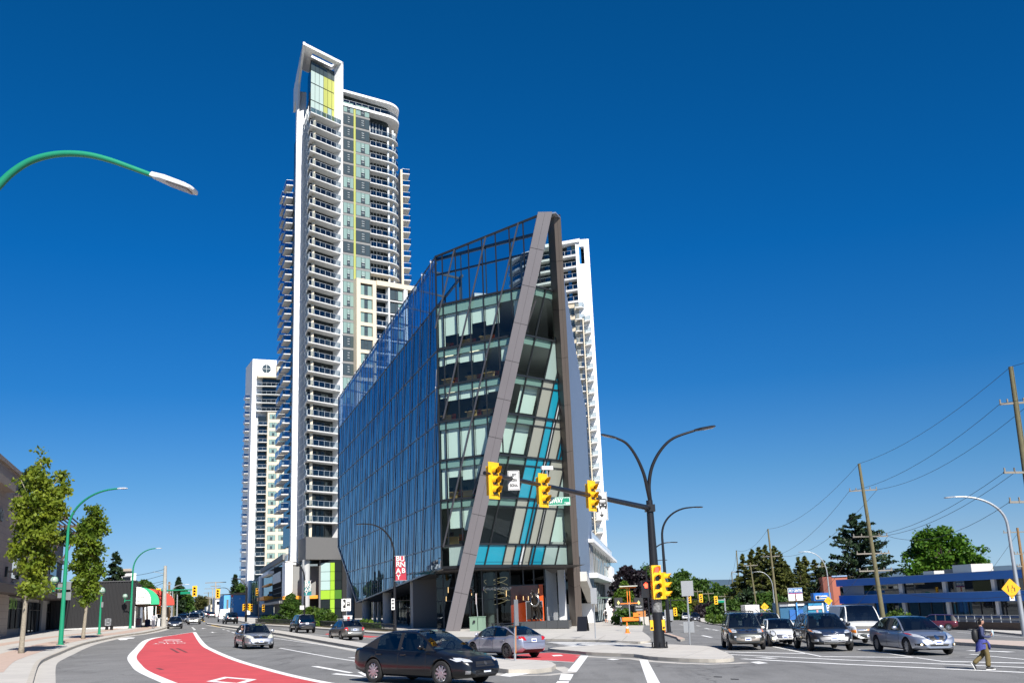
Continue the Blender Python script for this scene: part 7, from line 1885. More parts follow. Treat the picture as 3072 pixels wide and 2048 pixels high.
a,b=atd(1866,119),atd(1902,119);o=empty('hoarding_board',tuple(a),label='plain dark hoarding between the two emblem boards',cat='hoarding');mb=MB();mb.prism([(a.x+.03,a.y),(b.x-.03,b.y),(b.x-.03,b.y+.1),(a.x+.03,a.y+.1)],aty(1880,1831,119).z,aty(1880,1805,119).z);[mb.bar((p.x,p.y+.15,G(p.x,p.y)),(p.x,p.y+.15,G(p.x,p.y)+2.2),.1) for p in (a.lerp(b,.1),a.lerp(b,.9))];mb.build('board',M_hoard,o)
a,b=atd(1906,124),atd(1934,124);o=empty('timber_fence',tuple(a),label='orange brown timber fence on a pale concrete wall',cat='fence');mb=MB();z0,z1=aty(1920,1849,124).z,aty(1920,1831,124).z;mb.prism([(a.x,a.y),(b.x,b.y),(b.x,b.y+.15),(a.x,a.y+.15)],z0,z1);mb.build('boards',mat('cedar boards',(.45,.18,.05),.7,var=.15),o);mb=MB();mb.prism([(a.x-.3,a.y-.1),(b.x+.3,b.y-.1),(b.x+.3,b.y+.3),(a.x-.3,a.y+.3)],G(a.x,a.y)-.3,z0-.004);mb.build('wall',M_conc,o)
# ---------------------------------------------------------------- vehicles
from mathutils.bvhtree import BVHTree
M_tyre=mat('tyre rubber',(.014,.014,.015),.85)
M_rim=mat('alloy rim',(.55,.55,.56),.28,metal=.85)
M_rimd=mat('dark rim',(.10,.10,.105),.4,metal=.6)
M_cgl=glass('car glass',(.42,.50,.52),(.85,.95,1),1.6,.62,boost=.04)
M_chr=mat('chrome',(.75,.76,.78),.12,metal=1.)
M_trim=mat('black trim',(.016,.016,.017),.5)
M_head=mat('headlamp glass',(.68,.70,.72),.08,metal=.35,coat=1.)
M_headdim=mat('hazed headlamp',(.62,.60,.48),.3,coat=.4)
M_amb=mat('amber lens',(.75,.22,.02),.2,coat=.6)
M_tail=mat('tail lamp red',(.42,.012,.012),.15,coat=1.)
M_fog=mat('lit fog lamp',(1.,.78,.45),.3,emit=2.0)
M_plate=mat('number plate',(.66,.69,.74),.5)
M_platei=mat('plate print',(.05,.09,.30),.5)
M_seat=mat('seat cloth',(.035,.035,.038),.9)
def paint(name,col,metal=.0,rough=.32,coat=.9):return mat(name,col,rough,metal=metal,coat=coat,spec=.5)
def itp(tab,y):
 if y <=tab[0][0]:return tab[0][1]
 for (a,va),(b,vb) in zip(tab[:-1],tab[1:]):
  if y <=b:
   t=(y-a)/(b-a);return va+(vb-va)*(t*t*(3-2*t)*.5+t*.5)
 return tab[-1][1]
SEDAN=dict(L=4.57,W=1.77,H=1.48,wb=2.64,fax=1.36,wr=.325,belt=.93,tumble=.36,
 top=[(-2.285,.60),(-2.24,.88),(-2.12,1.0),(-1.5,1.03),(-1.2,.97),(.6,.93),(1.0,.955),(1.5,.885),(1.95,.78),(2.15,.68),(2.285,.46)],
 w=[(-2.285,.62),(-2.2,.74),(-1.9,.83),(-1.2,.875),(0,.885),(1.0,.88),(1.6,.86),(1.95,.78),(2.15,.66),(2.285,.48)],
 bot=[(-2.285,.42),(-2.15,.30),(-1.7,.21),(1.7,.19),(2.1,.22),(2.285,.28)],rb=-1.82,rt=-.80,ft=.12,cw=1.10,win=[(-1.18,-.34),(-.22,.74)],quarter=None)
SUV=dict(L=4.75,W=1.85,H=1.76,wb=2.80,fax=1.42,wr=.365,belt=1.06,tumble=.26,
 top=[(-2.375,.70),(-2.34,.98),(-2.25,1.08),(-1.2,1.09),(.6,1.05),(1.05,1.08),(1.6,1.03),(2.1,.93),(2.28,.78),(2.375,.55)],
 w=[(-2.375,.74),(-2.3,.82),(-1.9,.89),(0,.925),(1.2,.915),(1.8,.88),(2.1,.80),(2.28,.70),(2.375,.56)],
 bot=[(-2.375,.5),(-2.2,.36),(-1.7,.28),(1.7,.27),(2.2,.30),(2.375,.38)],rb=-2.30,rt=-1.85,ft=.25,cw=1.15,win=[(-1.75,-1.15),(-1.05,-.22),(-.10,.80)])
def merged(base,**k):
 d=dict(base);d.update(k);return d
def scaled(base,L,W,H,**k):
 sy,sx,sz=L/base['L'],W/base['W'],H/base['H'];d=dict(base)
 for n_,s in (('top',sz),('w',sx),('bot',1.)):d[n_]=[(y*sy,v*s) for y,v in base[n_]]
 for n_ in ('rb','rt','ft','cw','fax','wb'):d[n_]=base[n_]*sy
 d['win']=[(a*sy,b*sy) for a,b in base['win']];d['belt']=base['belt']*sz;d.update(L=L,W=W,H=H);d.update(k);return d
def decal(name,bvh,poly,face,m,par,off=.006,sub=3,thick=0):
 """a patch laid on the body: poly in (x, z) seen from front / rear, or (y, z) seen from the sides"""
 pts=[]
 n=len(poly)
 for i in range(n):
  a,b=poly[i],poly[(i+1) % n]
  for k in range(sub):t=k/sub;pts.append((a[0]+(b[0]-a[0])*t,a[1]+(b[1]-a[1])*t))
 cx,cz=sum(p[0] for p in pts)/len(pts),sum(p[1] for p in pts)/len(pts)
 D={'front':Vector((0,-1,0)),'rear':Vector((0,1,0)),'right':Vector((-1,0,0)),'left':Vector((1,0,0))}[face]
 def hit(p):
  o=Vector((p[0],0,p[1])) if face in ('front','rear') else Vector((0,p[0],p[1]))
  h=bvh.ray_cast(o-D*6,D)
  if h[0] is None:
   q=bvh.find_nearest(o-D*2.2);return q[0]-D*off
  return h[0]-D*off
 rings=[]
 for f in (1,.66,.33):rings.append([hit((cx+(p[0]-cx)*f,cz+(p[1]-cz)*f)) for p in pts])
 c=hit((cx,cz));mb=MB();k=len(pts)
 flip=face in ('front','left')
 vs=[v for r in rings for v in r]+[c];fs=[]
 for r in range(2):
  for i in range(k):j=(i+1) % k;fs.append((r*k+i,r*k+j,(r+1)*k+j,(r+1)*k+i))
 for i in range(k):fs.append((2*k+i,2*k+(i+1) % k,3*k))
 mb.add(vs,fs);o=mb.build(name,m,par,world=False,smooth='all');return o
def mirror_poly(p):return [(-x,z) for x,z in p][::-1]
def make_car(name,spec,pm,label,cat='car',front=None,rear=None,group=None,detail=True,rim=None,roofm=None,trim=None,rails=False,spokes=7,seats=True,beltline_trim=None,lowm=None):
 S=spec;o=empty(name,(0,0,0),az=0,label=label,cat=cat,group=group);hl=S['L']/2
 # ---- lower body:a closed loft
 ys=sorted(set([round(v,4) for v in np.linspace(-hl,hl,34)]+[-hl+.02,-hl+.05,hl-.02,hl-.05,hl-.1]));rings=[]
 for y in ys:
  zt,w,zb_=itp(S['top'],y),itp(S['w'],y),itp(S['bot'],y);cr=.035 if y < S['cw'] else .05
  zs=zt-cr;h=zs-zb_
  half=[(0,zb_),(.78*w,zb_),(.94*w,zb_+.07*min(1,h/.3)),(.992*w,zb_+.30*h),(w,zb_+.52*h),(.985*w,zb_+.62*h),(.988*w,zb_+.80*h),(.955*w,zb_+.93*h),(.88*w,zs),(.5*w,zs+cr*.75),(0,zt)]
  rings.append([(x,y,z) for x,z in half]+[(-x,y,z) for x,z in half[-2:0:-1]])
 n=len(rings[0]);mb=MB();vs=[v for r in rings for v in r];fs=[];ms=[]
 for i in range(len(ys)-1):
  for j in range(n):
   k=(j+1) % n;fs.append((i*n+j,(i+1)*n+j,(i+1)*n+k,i*n+k));ym=(ys[i]+ys[i+1])/2
   top=7 < j < 12 and S['rb']+.12 < ym < S['cw']-.1
   low=lowm is not None and (j in (1,2,n-3,n-2) or (j in (0,n-1)))
   ms.append(1 if top or j in (0,n-1) else (2 if low else 0))
 fs.append(tuple(range(n)));ms.append(0);fs.append(tuple((len(ys)-1)*n+j for j in range(n))[::-1]);ms.append(0)
 mb.v,mb.f,mb.m=vs,fs,ms
 body=mb.build('body',[pm,M_trim,lowm or pm],o,world=False,smooth=True)
 raxy=S['fax']-S['wb'];W2=S['W']/2
 if detail:
  cm=MB()
  for ay in (S['fax'],raxy):
   for s in (-1,1):cm.cyl((s*(W2-.30),ay,S['wr']),(s*(W2+.3),ay,S['wr']),S['wr']+.055,n=28)
  cut=cm.build('cutter',M_dark,None);md=body.modifiers.new('arches','BOOLEAN');md.operation='DIFFERENCE';md.object=cut;md.solver='EXACT'
  try:md.material_mode='TRANSFER'
  except Exception:pass
  bpy.context.view_layer.update();dg=bpy.context.evaluated_depsgraph_get();nm=bpy.data.meshes.new_from_object(body.evaluated_get(dg))
  body.modifiers.clear();old=body.data;body.data=nm;nm.name='body';bpy.data.meshes.remove(old);bpy.data.objects.remove(cut)
  try:nm.set_sharp_from_angle(angle=R_(36))
  except Exception:pass
 bm=bmesh.new();bm.from_mesh(body.data);bvh=BVHTree.FromBMesh(bm);bm.free()
 # ---- greenhouse
 b_,H,tu=S['belt'],S['H'],S['tumble'];rb,rt,ft,cw=S['rb'],S['rt'],S['ft'],S['cw']
 gys=set(np.linspace(rb,rt,6))|set(np.linspace(rt,ft,7))|set(np.linspace(ft,cw,7))
 for a,b in S['win']:gys |={a,b}
 gys=sorted(gys);G_=[]
 def belt_(y):return itp(S['top'],y)-.03
 for y in gys:
  if y < rt:t=(y-rb)/(rt-rb);f=math.sin(t*math.pi/2)**.9
  elif y > ft:t=(cw-y)/(cw-ft);f=math.sin(t*math.pi/2)**.92
  else:f=1
  be=belt_(y);hr=H-.025-.05*abs((y-(rt+ft)/2)/max(.5,(ft-rt)))**2
  zr=be+(hr-be)*f;wb_=itp(S['w'],y)*.93;wt=wb_-tu*(zr-be);dz=min(.05,(zr-be)*.3)
  G_.append([(wb_,be-.03),(wb_-tu*.02,be+.012),(wt,zr-dz),(wt-.055,zr-dz*.25),(wt*.62,zr+.012*f),(0,zr+.022*f)])
 shell,ws,rw=MB(),MB(),MB();sw={}
 for i in range(len(gys)-1):
  ym=(gys[i]+gys[i+1])/2
  for s in (-1,1):
   for r in range(5):
    q=[(s*G_[i][r][0],gys[i],G_[i][r][1]),(s*G_[i+1][r][0],gys[i+1],G_[i+1][r][1]),(s*G_[i+1][r+1][0],gys[i+1],G_[i+1][r+1][1]),(s*G_[i][r+1][0],gys[i],G_[i][r+1][1])]
    if s > 0:q=q[::-1]
    wi=next((k for k,(a,b) in enumerate(S['win']) if a-1e-6 < ym < b+1e-6),None) if r==1 else None
    if r >=3 and ym > ft+.02:ws.face(q)
    elif r >=3 and ym < rt-.02 and not S.get('panel_rear'):rw.face(q)
    elif wi is not None and ym > -9:sw.setdefault((wi,s),MB()).face(q)
    else:shell.face(q,1 if (r >=3 and roofm) else (2 if r==1 else 0))
 shell.build('cabin_shell',[pm,roofm or pm,trim or M_trim],o,world=False,smooth=True)
 ws.build('windscreen',M_cgl,o,world=False,smooth='all')
 if rw.f:rw.build('rear_window',M_cgl,o,world=False,smooth='all')
 for k in sw:sw[k].build('side_window',M_cgl,o,world=False)
 if seats:
  sm=MB()
  for yy in (ft-.30,ft-1.15):
   for x in (-.36,.36):sm.box((x*S['W']/1.77,yy,b_+.10),(.46,.14,.42));sm.box((x*S['W']/1.77,yy,b_+.36),(.24,.10,.17))
  sm.build('seats',M_seat,o,world=False)
  st=MB();ring=[( -.36+.17*math.cos(a),cw-.50+.05*math.sin(a),b_+.06+.15*math.sin(a)) for a in np.linspace(0,2*math.pi,13)];st.tube(ring,.016,5,cap=False);st.build('steering_wheel',M_trim,o,world=False)
 # ---- wheels
 proto=None
 for ay in (S['fax'],raxy):
  for s in (-1,1):
   if proto is None:
    r=S['wr'];t=MB();prof=[(-.20,r*.62),(-.19,r*.93),(-.15,r),(-.03,r),(.0,r*.95),(.006,r*.72),(-.03,r*.64)]
    N=26;vs=[];fs=[]
    for i in range(N):
     a=2*math.pi*i/N
     for x,q in prof:vs.append((x,q*math.cos(a),q*math.sin(a)))
    k=len(prof)
    for i in range(N):
     for j in range(k-1):i2=(i+1) % N;fs.append((i*k+j,i*k+j+1,i2*k+j+1,i2*k+j))
    t.add(vs,fs);wheel=t.build('wheel',M_tyre,o,world=False,smooth=True)
    rm=MB();rm.cyl((-.10,0,0),(-.06,0,0),r*.66,n=22,m=1);rm.tube([(-.06,r*.63*math.cos(a),r*.63*math.sin(a)) for a in np.linspace(0,2*math.pi,23)],.022,5,cap=False)
    rm.cyl((-.06,0,0),(-.012,0,0),.07,n=10)
    for i in range(spokes):
     a=2*math.pi*i/spokes;c,sn=math.cos(a),math.sin(a);rm.bar((-.03,.05*c,.05*sn),(-.035,r*.63*c,r*.63*sn),.055,.03,up=(1,0,0))
    rim_=rm.build('rim',[rim or M_rim,M_trim],o,world=False);rim_.parent=wheel;proto=wheel;wh=wheel
   else:wh=copy_tree(proto,o)
   wh.location=(s*(W2-.02),ay,S['wr']);wh.rotation_euler=(0,0,0 if s > 0 else math.pi)
 # ---- lamps,grille,plates,mirrors,handles,seams
 for pr in (front or []):
  nm,poly,m_=pr[:3];off=pr[3] if len(pr) > 3 else .006
  decal(nm,bvh,poly,'front',m_,o,off)
  if len(pr) > 4 and pr[4]:decal(nm,bvh,mirror_poly(poly),'front',m_,o,off)
 for pr in (rear or []):
  nm,poly,m_=pr[:3];off=pr[3] if len(pr) > 3 else .006
  decal(nm,bvh,poly,'rear',m_,o,off)
  if len(pr) > 4 and pr[4]:decal(nm,bvh,mirror_poly(poly),'rear',m_,o,off)
 if detail:
  for s in (-1,1):
   fc='right' if s > 0 else 'left'
   mm=MB();x=s*(itp(S['w'],cw-.35)*.93);mm.sphere((s*(abs(x)+.13),cw-.42,b_+.10),.115,10,7,0,(1.0,.55,.72));mm.bar((x*.97,cw-.40,b_+.03),(s*(abs(x)+.08),cw-.42,b_+.06),.05,m=1);mm.build('mirror',[pm,M_trim],o,world=False,smooth='all')
   seam=MB()
   fr=[a for a,b in S['win']]+[S['win'][-1][1]]
   dl=[(S['win'][-2][0]-.02 if len(S['win']) > 1 else fr[0]),S['win'][-1][0]-.06,S['win'][-1][1]+.06]
   for yy in dl:
    z0,z1=itp(S['bot'],yy)+.12,itp(S['top'],yy)-.08
    if abs(yy-raxy) < S['wr']+.1:z0=S['wr']+math.sqrt(max(0,(S['wr']+.08)**2-(yy-raxy)**2))
    q=[bvh.ray_cast(Vector((s*4,yy,z)),Vector((-s,0,0)))[0] for z in np.linspace(z0,z1,7)]
    for a,b in zip(q[:-1],q[1:]):
     if a and b:seam.bar(a,b,.014,.008,up=(s,0,0))
   seam.build('door_seams',M_trim,o,world=False)
   for (a,b) in S['win'][-2:]:
    hh=bvh.ray_cast(Vector((s*4,a+.16,b_-.13)),Vector((-s,0,0)))[0]
    if hh:hb=MB();hb.bar(hh+Vector((s*.022,-.10,0)),hh+Vector((s*.022,.10,.005)),.03,.035);hb.build('door_handle',pm,o,world=False)
 if rails:
  rm=MB()
  for s in (-1,1):
   x=s*(S['W']/2*.93-tu*(H-b_)-.06);rm.bar((x,rt+.1,H+.045),(x,ft-.15,H+.045),.04)
   for yy in (rt+.15,(rt+ft)/2,ft-.2):rm.bar((x,yy,H-.03),(x,yy,H+.045),.04)
  for yy in (rt+.5,ft-.6):rm.bar((-(W2*.7),yy,H+.05),(W2*.7,yy,H+.05),.035)
  rm.build('roof_rack',M_trim,o,world=False)
 return o
def rectp(x0,x1,z0,z1):return [(x0,z0),(x1,z0),(x1,z1),(x0,z1)]
def plate(z,w=.30,h=.15):return ('number_plate',rectp(-w/2,w/2,z-h/2,z+h/2),M_plate,.02)
def plprint(z,w=.30,h=.15):return ('plate_print',rectp(-w*.36,w*.36,z-h*.2,z+h*.22),M_platei,.026)
def place(o,x,y,az,z=0.):
 o.location=(x,y,G(x,y)+z)
 e=.5;f=azv(az);s_=azv(az+90)
 nx=-(G(x+e,y)-G(x-e,y))/(2*e);ny=-(G(x,y+e)-G(x,y-e))/(2*e);nrm=Vector((nx,ny,1)).normalized()
 f=(f-nrm*f.dot(nrm)).normalized();r=f.cross(nrm)
 o.rotation_euler=Matrix((r,f,nrm)).transposed().to_euler();return o
def by_wheel(o,spec,px_,py_,az,which,side):
 """put the car so that one tyre's contact patch falls on a point of the ground"""
 p=gp(px_,py_);f,r=azv(az),azv(az+90);ay=spec['fax'] if which=='f' else spec['fax']-spec['wb'];ax=side*(spec['W']/2-.11)
 c=p-f*ay-r*ax;return place(o,c.x,c.y,az)
P_black=paint('black paint',(.004,.004,.005),.0,.3,.45)
P_silver=paint('silver blue paint',(.40,.43,.50),.75)
P_silver2=paint('silver paint',(.45,.47,.51),.75)
P_grey=paint('warm grey paint',(.20,.195,.185),.7)
P_lgrey=paint('light grey paint',(.42,.43,.50),.7)
P_navy=paint('dark navy paint',(.012,.014,.026),.4)
P_char=paint('charcoal paint',(.030,.031,.036),.5)
P_olive=paint('grey green paint',(.070,.074,.070),.5)
P_white=paint('white paint car',(.74,.75,.74),0)
P_maroon=paint('maroon paint',(.10,.012,.022),.4)
P_champ=paint('champagne paint',(.52,.50,.45),.7)
P_tan=paint('tan cladding',(.26,.23,.20),.3,.5,.1)
# --- black sedan in the foreground
sp=scaled(SEDAN,4.78,1.80,1.50,wr=.34)
car=make_car('sedan_car',sp,P_black,'black sedan turning in the foreground, passenger visible at its rear window',spokes=10,front=[
 ('headlight',[(.46,.65),(.80,.66),(.86,.77),(.64,.76),(.48,.71)],M_head,.012,True),('grille',[(-.46,.40),(.46,.40),(.34,.66),(-.34,.66)],M_trim,.008),('grille_bar',[(-.38,.56),(.38,.56),(.36,.585),(-.36,.585)],P_char,.02),('bumper_bar',[(-.60,.42),(.60,.42),(.58,.52),(-.58,.52)],P_black,.03),('air_intake',[(-.5,.24),(.5,.24),(.55,.36),(-.55,.36)],M_trim,.008),
 ('fog_light',[(.60,.33),(.70,.33),(.70,.42),(.60,.42)],M_chr,.015,True),('emblem',[(0,.55),(.07,.60),(0,.67),(-.07,.60)],M_rimd,.03),plate(.44),plprint(.44)])
by_wheel(car,sp,1138,2046,129,'r',1);CAR_A=car;car.scale=(1.1,)*3
# --- silver-blue sedan seen from behind
sp=merged(SEDAN,H=1.44,top=[(-2.285,.60),(-2.24,.90),(-2.12,1.02),(-1.5,1.06),(-1.2,.99),(.6,.95),(1.0,.97),(1.5,.86),(1.95,.74),(2.15,.64),(2.285,.46)],cw=1.30,ft=.25)
car=make_car('sedan_car',sp,P_lgrey,'silver grey sedan driving away behind the black one, dark steel wheels',rim=M_rimd,spokes=9,rails=False,rear=[
 ('taillight',[(.44,.80),(.84,.84),(.86,.96),(.62,1.0),(.50,.96)],M_tail,.012,True),('tail_lens',[(.62,.82),(.76,.83),(.76,.88),(.62,.87)],M_head,.018,True),('trunk_recess',[(-.42,.72),(.42,.72),(.46,.90),(-.46,.90)],P_silver2,.004),plate(.80),plprint(.80),('trunk_seam',[(-.62,.70),(.62,.70),(.62,.712),(-.62,.712)],M_trim,.008),('trunk_seam',[(-.50,.985),(.50,.985),(.50,.998),(-.50,.998)],M_trim,.008)])
by_wheel(car,sp,1523,1974,-38,'r',-1)
rr_=MB()
for yy in (-.55,.15):rr_.bar((-.62,yy,sp['H']+.07),(.62,yy,sp['H']+.07),.05);[rr_.bar((x,yy,sp['H']-.06),(x,yy,sp['H']+.07),.06) for x in (-.55,.55)]
rr_.build('roof_rack',M_trim,car,world=False)
# --- silver sedan coming down the left street
sp=scaled(SEDAN,4.81,1.82,1.46)
car=make_car('sedan_car',sp,P_silver2,'silver sedan coming towards the viewer beside the red lane, pale hazed headlights',front=[
 ('headlight',[(.44,.62),(.84,.66),(.85,.84),(.66,.84),(.46,.72)],M_headdim,.012,True),('grille',[(-.40,.66),(.40,.66),(.44,.76),(-.44,.76)],M_trim,.010),('grille_chrome',[(-.34,.62),(.34,.62),(.38,.66),(-.38,.66)],M_chr,.012),
 ('emblem',[(-.08,.64),(.08,.64),(.08,.75),(-.08,.75)],M_chr,.022),('air_intake',[(-.56,.30),(.56,.30),(.60,.42),(-.60,.42)],M_trim,.008),('fog_light',[(.62,.33),(.72,.34),(.72,.42),(.62,.42)],M_head,.012,True),plate(.48,.32,.16),plprint(.48,.32,.16)])
by_wheel(car,sp,733,1946,155,'f',1);CAR_B=car
# --- grey sedan with a roof sign
sp=merged(SEDAN,L=4.44,W=1.72,H=1.44,top=[(y,z*.97) for y,z in SEDAN['top']],w=[(y,w*.97) for y,w in SEDAN['w']])
car=make_car('sedan_car',sp,P_grey,'warm grey sedan seen from behind with a small red and white roof sign',rear=[
 ('taillight',[(.50,.70),(.82,.72),(.84,.92),(.54,.93)],M_tail,.012,True),('tail_lens',[(.60,.74),(.72,.74),(.72,.80),(.60,.80)],M_head,.018,True),('trunk_recess',[(-.30,.66),(.30,.66),(.32,.84),(-.32,.84)],P_silver2,.006),plate(.76),plprint(.76),('trunk_seam',[(-.60,.62),(.60,.62),(.60,.632),(-.60,.632)],M_trim,.008),('bumper_face',[(-.72,.42),(.72,.42),(.76,.60),(-.76,.60)],P_champ,.008)])
by_wheel(car,sp,1023,1920,-26,'r',-1)
rs_=MB();rs_.box((0,-.25,sp['H']+.14),(.62,.22,.20));rs_.box((0,-.25,sp['H']+.26),(.68,.26,.05));rs_.box((.05,-.37,sp['H']+.14),(.2,.02,.19),1);rs_.build('roof_sign',[M_white,mat('sign red paint',(.6,.06,.05),.5)],car,world=False)
# --- black SUV seen from behind
sp=scaled(SUV,4.63,1.84,1.70)
car=make_car('suv_car',sp,P_navy,'dark navy SUV seen from behind near the podium planting',cat='suv',lowm=M_trim,rear=[
 ('taillight',[(.46,.96),(.84,.98),(.86,1.12),(.66,1.12)],M_tail,.012,True),('high_brake_light',[(-.25,1.56),(.25,1.56),(.25,1.60),(-.25,1.60)],M_tail,.03),plate(.88),plprint(.88),('skid_strip',[(-.6,.44),(.6,.44),(.5,.50),(-.5,.50)],M_chr,.010),('bumper_face',[(-.8,.46),(.8,.46),(.84,.70),(-.84,.70)],M_trim,.006)])
by_wheel(car,sp,889,1898,-23,'r',-1)
# --- right-hand queue
sp=scaled(SUV,4.82,1.86,1.80,wr=.375)
car=make_car('suv_car',sp,P_olive,'grey green SUV with tan lower cladding and roof rack, leftmost of the queue',cat='suv',lowm=P_tan,rails=True,front=[
 ('headlight',[(.52,.86),(.84,.86),(.86,1.04),(.54,1.04)],M_head,.014,True),('turn_lens',[(.74,.87),(.84,.87),(.85,1.02),(.76,1.02)],M_amb,.02,True),('grille',[(-.44,.82),(.44,.82),(.50,1.02),(-.50,1.02)],M_chr,.010)]
 +[('grille_slot',[(-.42,z),(.42,z),(.43,z+.022),(-.43,z+.022)],M_trim,.016) for z in (.845,.885,.925,.965)]+[('emblem',[(-.10,.92),(0,.88),(.10,.92),(0,.96)],P_navy,.024),('bumper_face',[(-.84,.42),(.84,.42),(.86,.64),(-.86,.64)],P_tan,.008),('air_intake',[(-.36,.56),(.36,.56),(.38,.68),(-.38,.68)],M_trim,.014),('fog_light',[(.54,.60),(.80,.60),(.80,.70),(.54,.70)],M_trim,.014,True),('fog_lens',[(.56,.62),(.66,.62),(.66,.69),(.56,.69)],M_head,.02,True),plate(.54),plprint(.54)])
by_wheel(car,sp,2190,1948,185,'f',1)
MINI=scaled(SUV,3.82,1.73,1.42,wb=2.49,fax=1.30,wr=.31,belt=.86,top=[(-1.91,.55),(-1.87,.80),(-1.7,.90),(-.8,.90),(.5,.88),(.85,.90),(1.2,.86),(1.6,.78),(1.8,.68),(1.91,.5)],rb=-1.75,rt=-1.25,ft=.15,cw=.85,win=[(-1.1,-.35),(-.25,.6)],tumble=.30,bot=[(-1.91,.4),(-1.7,.25),(-1.2,.2),(1.3,.2),(1.7,.24),(1.91,.3)])
def circ(cx,cz,r,n=12):return [(cx+r*math.cos(2*math.pi*i/n),cz+r*math.sin(2*math.pi*i/n)) for i in range(n)]
car=make_car('hatchback_car',MINI,P_white,'small cream white hatchback with black roof and round headlights',roofm=P_black,rim=M_rimd,front=[
 ('headlight',circ(.60,.68,.155),M_trim,.012,True),('headlamp_lens',circ(.60,.68,.11),M_head,.02,True),('grille',[(-.40,.44),(.40,.44),(.46,.62),(-.46,.62)],P_navy,.012),('grille_chrome',[(-.44,.615),(.44,.615),(.42,.64),(-.42,.64)],M_chr,.016),('air_intake',[(-.5,.30),(.5,.30),(.48,.39),(-.48,.39)],M_trim,.012),('fog_light',circ(.62,.42,.06),M_fog,.014,True),plate(.50),plprint(.50)])
p=gp(2362,1938);place(car,p.x,p.y+1.6,184)
sp=scaled(SUV,4.80,1.90,1.61,wr=.37,belt=1.0,tumble=.34,rt=-1.3,ft=.15,cw=1.25,win=[(-1.7,-1.1),(-1.0,-.22),(-.10,.85)])
car=make_car('crossover_car',sp,P_char,'dark charcoal crossover with a wide chrome grille in the queue',cat='suv',front=[
 ('headlight',[(.46,.76),(.86,.80),(.90,.92),(.70,.90),(.50,.84)],M_head,.014,True),('turn_lens',[(.80,.82),(.88,.84),(.88,.91),(.82,.90)],M_amb,.02,True),('grille',[(-.44,.64),(.44,.64),(.52,.86),(-.52,.86)],M_trim,.008)]
 +[('grille_bar',[(-.45-.02*i,.67+.048*i),(.45+.02*i,.67+.048*i),(.45+.02*i,.695+.048*i),(-.45-.02*i,.695+.048*i)],M_chr,.016) for i in range(4)]+[('emblem',[(-.10,.82),(0,.77),(.10,.82),(0,.87)],M_chr,.024),('lower_grille',[(-.44,.32),(.44,.32),(.48,.44),(-.48,.44)],M_chr,.012),('lower_slot',[(-.42,.36),(.42,.36),(.44,.39),(-.44,.39)],M_trim,.018),('fog_light',[(.66,.42),(.80,.43),(.80,.52),(.66,.51)],M_head,.014,True),plate(.55),plprint(.55)])
by_wheel(car,sp,2436,1951,183,'f',1);car.scale=(1.1,)*3
VAN=scaled(SUV,5.6,2.02,2.08,wb=3.43,fax=1.75,wr=.37,belt=1.22,tumble=.20,top=[(-2.8,.8),(-2.77,1.1),(-2.7,1.22),(1.2,1.22),(1.75,1.26),(2.3,1.18),(2.6,1.08),(2.74,.85),(2.8,.6)],rb=-2.75,rt=-2.6,ft=1.05,cw=1.80,win=[(.35,1.35),(.36,1.36)][:1],bot=[(-2.8,.5),(-2.5,.35),(2.4,.33),(2.8,.4)],panel_rear=True)
VAN['win']=[(-2.2,-2.19),(.35,1.4)]
car=make_car('panel_van',VAN,P_white,'white full size panel van standing behind the crossover',cat='van',seats=True,trim=P_white,lowm=M_trim,rim=M_rimd,front=[
 ('grille',[(-.62,.66),(.62,.66),(.64,.98),(-.64,.98)],M_trim,.012),('grille_bar',[(-.62,.80),(.62,.80),(.62,.86),(-.62,.86)],M_chr,.02),('emblem',[(-.10,.80),(.10,.80),(.10,.87),(-.10,.87)],M_amb,.03),('headlight',[(.66,.84),(.90,.84),(.92,1.0),(.66,1.0)],M_head,.014,True),('turn_lens',[(.66,.68),(.90,.68),(.91,.83),(.66,.83)],M_amb,.014,True),('bumper_face',[(-.95,.42),(.95,.42),(.97,.64),(-.97,.64)],P_olive,.014),('hood_edge',[(-.66,.99),(.66,.99),(.66,1.02),(-.66,1.02)],M_trim,.02),plate(.54),plprint(.54)])
p=gp(2612,1938);place(car,p.x+.2,p.y+2.9,183)
sp=scaled(SEDAN,4.87,1.84,1.47)
car=make_car('sedan_car',sp,P_silver,'silver sedan with V shaped grille in front of the pedestrian',spokes=10,front=[
 ('headlight',[(.44,.64),(.80,.72),(.90,.86),(.72,.84),(.50,.74)],M_head,.014,True),('turn_lens',[(.78,.75),(.86,.79),(.88,.85),(.80,.83)],M_tail,.02,True),('grille',[(-.22,.54),(.22,.54),(.50,.76),(-.50,.76)],M_trim,.008),('grille_chrome',[(.20,.53),(.27,.53),(.56,.77),(.48,.77)],M_chr,.02,True),('emblem',circ(0,.68,.085),M_chr,.024),('air_intake',[(-.34,.36),(.34,.36),(.42,.44),(-.42,.44)],M_trim,.012),('fog_recess',[(.52,.36),(.80,.38),(.82,.46),(.56,.46)],M_trim,.012,True),('fog_light',circ(.66,.42,.035),M_fog,.02,True),plate(.50),plprint(.50)])
by_wheel(car,sp,2728,1962.5,175,'f',1);car.scale=(1.1,)*3
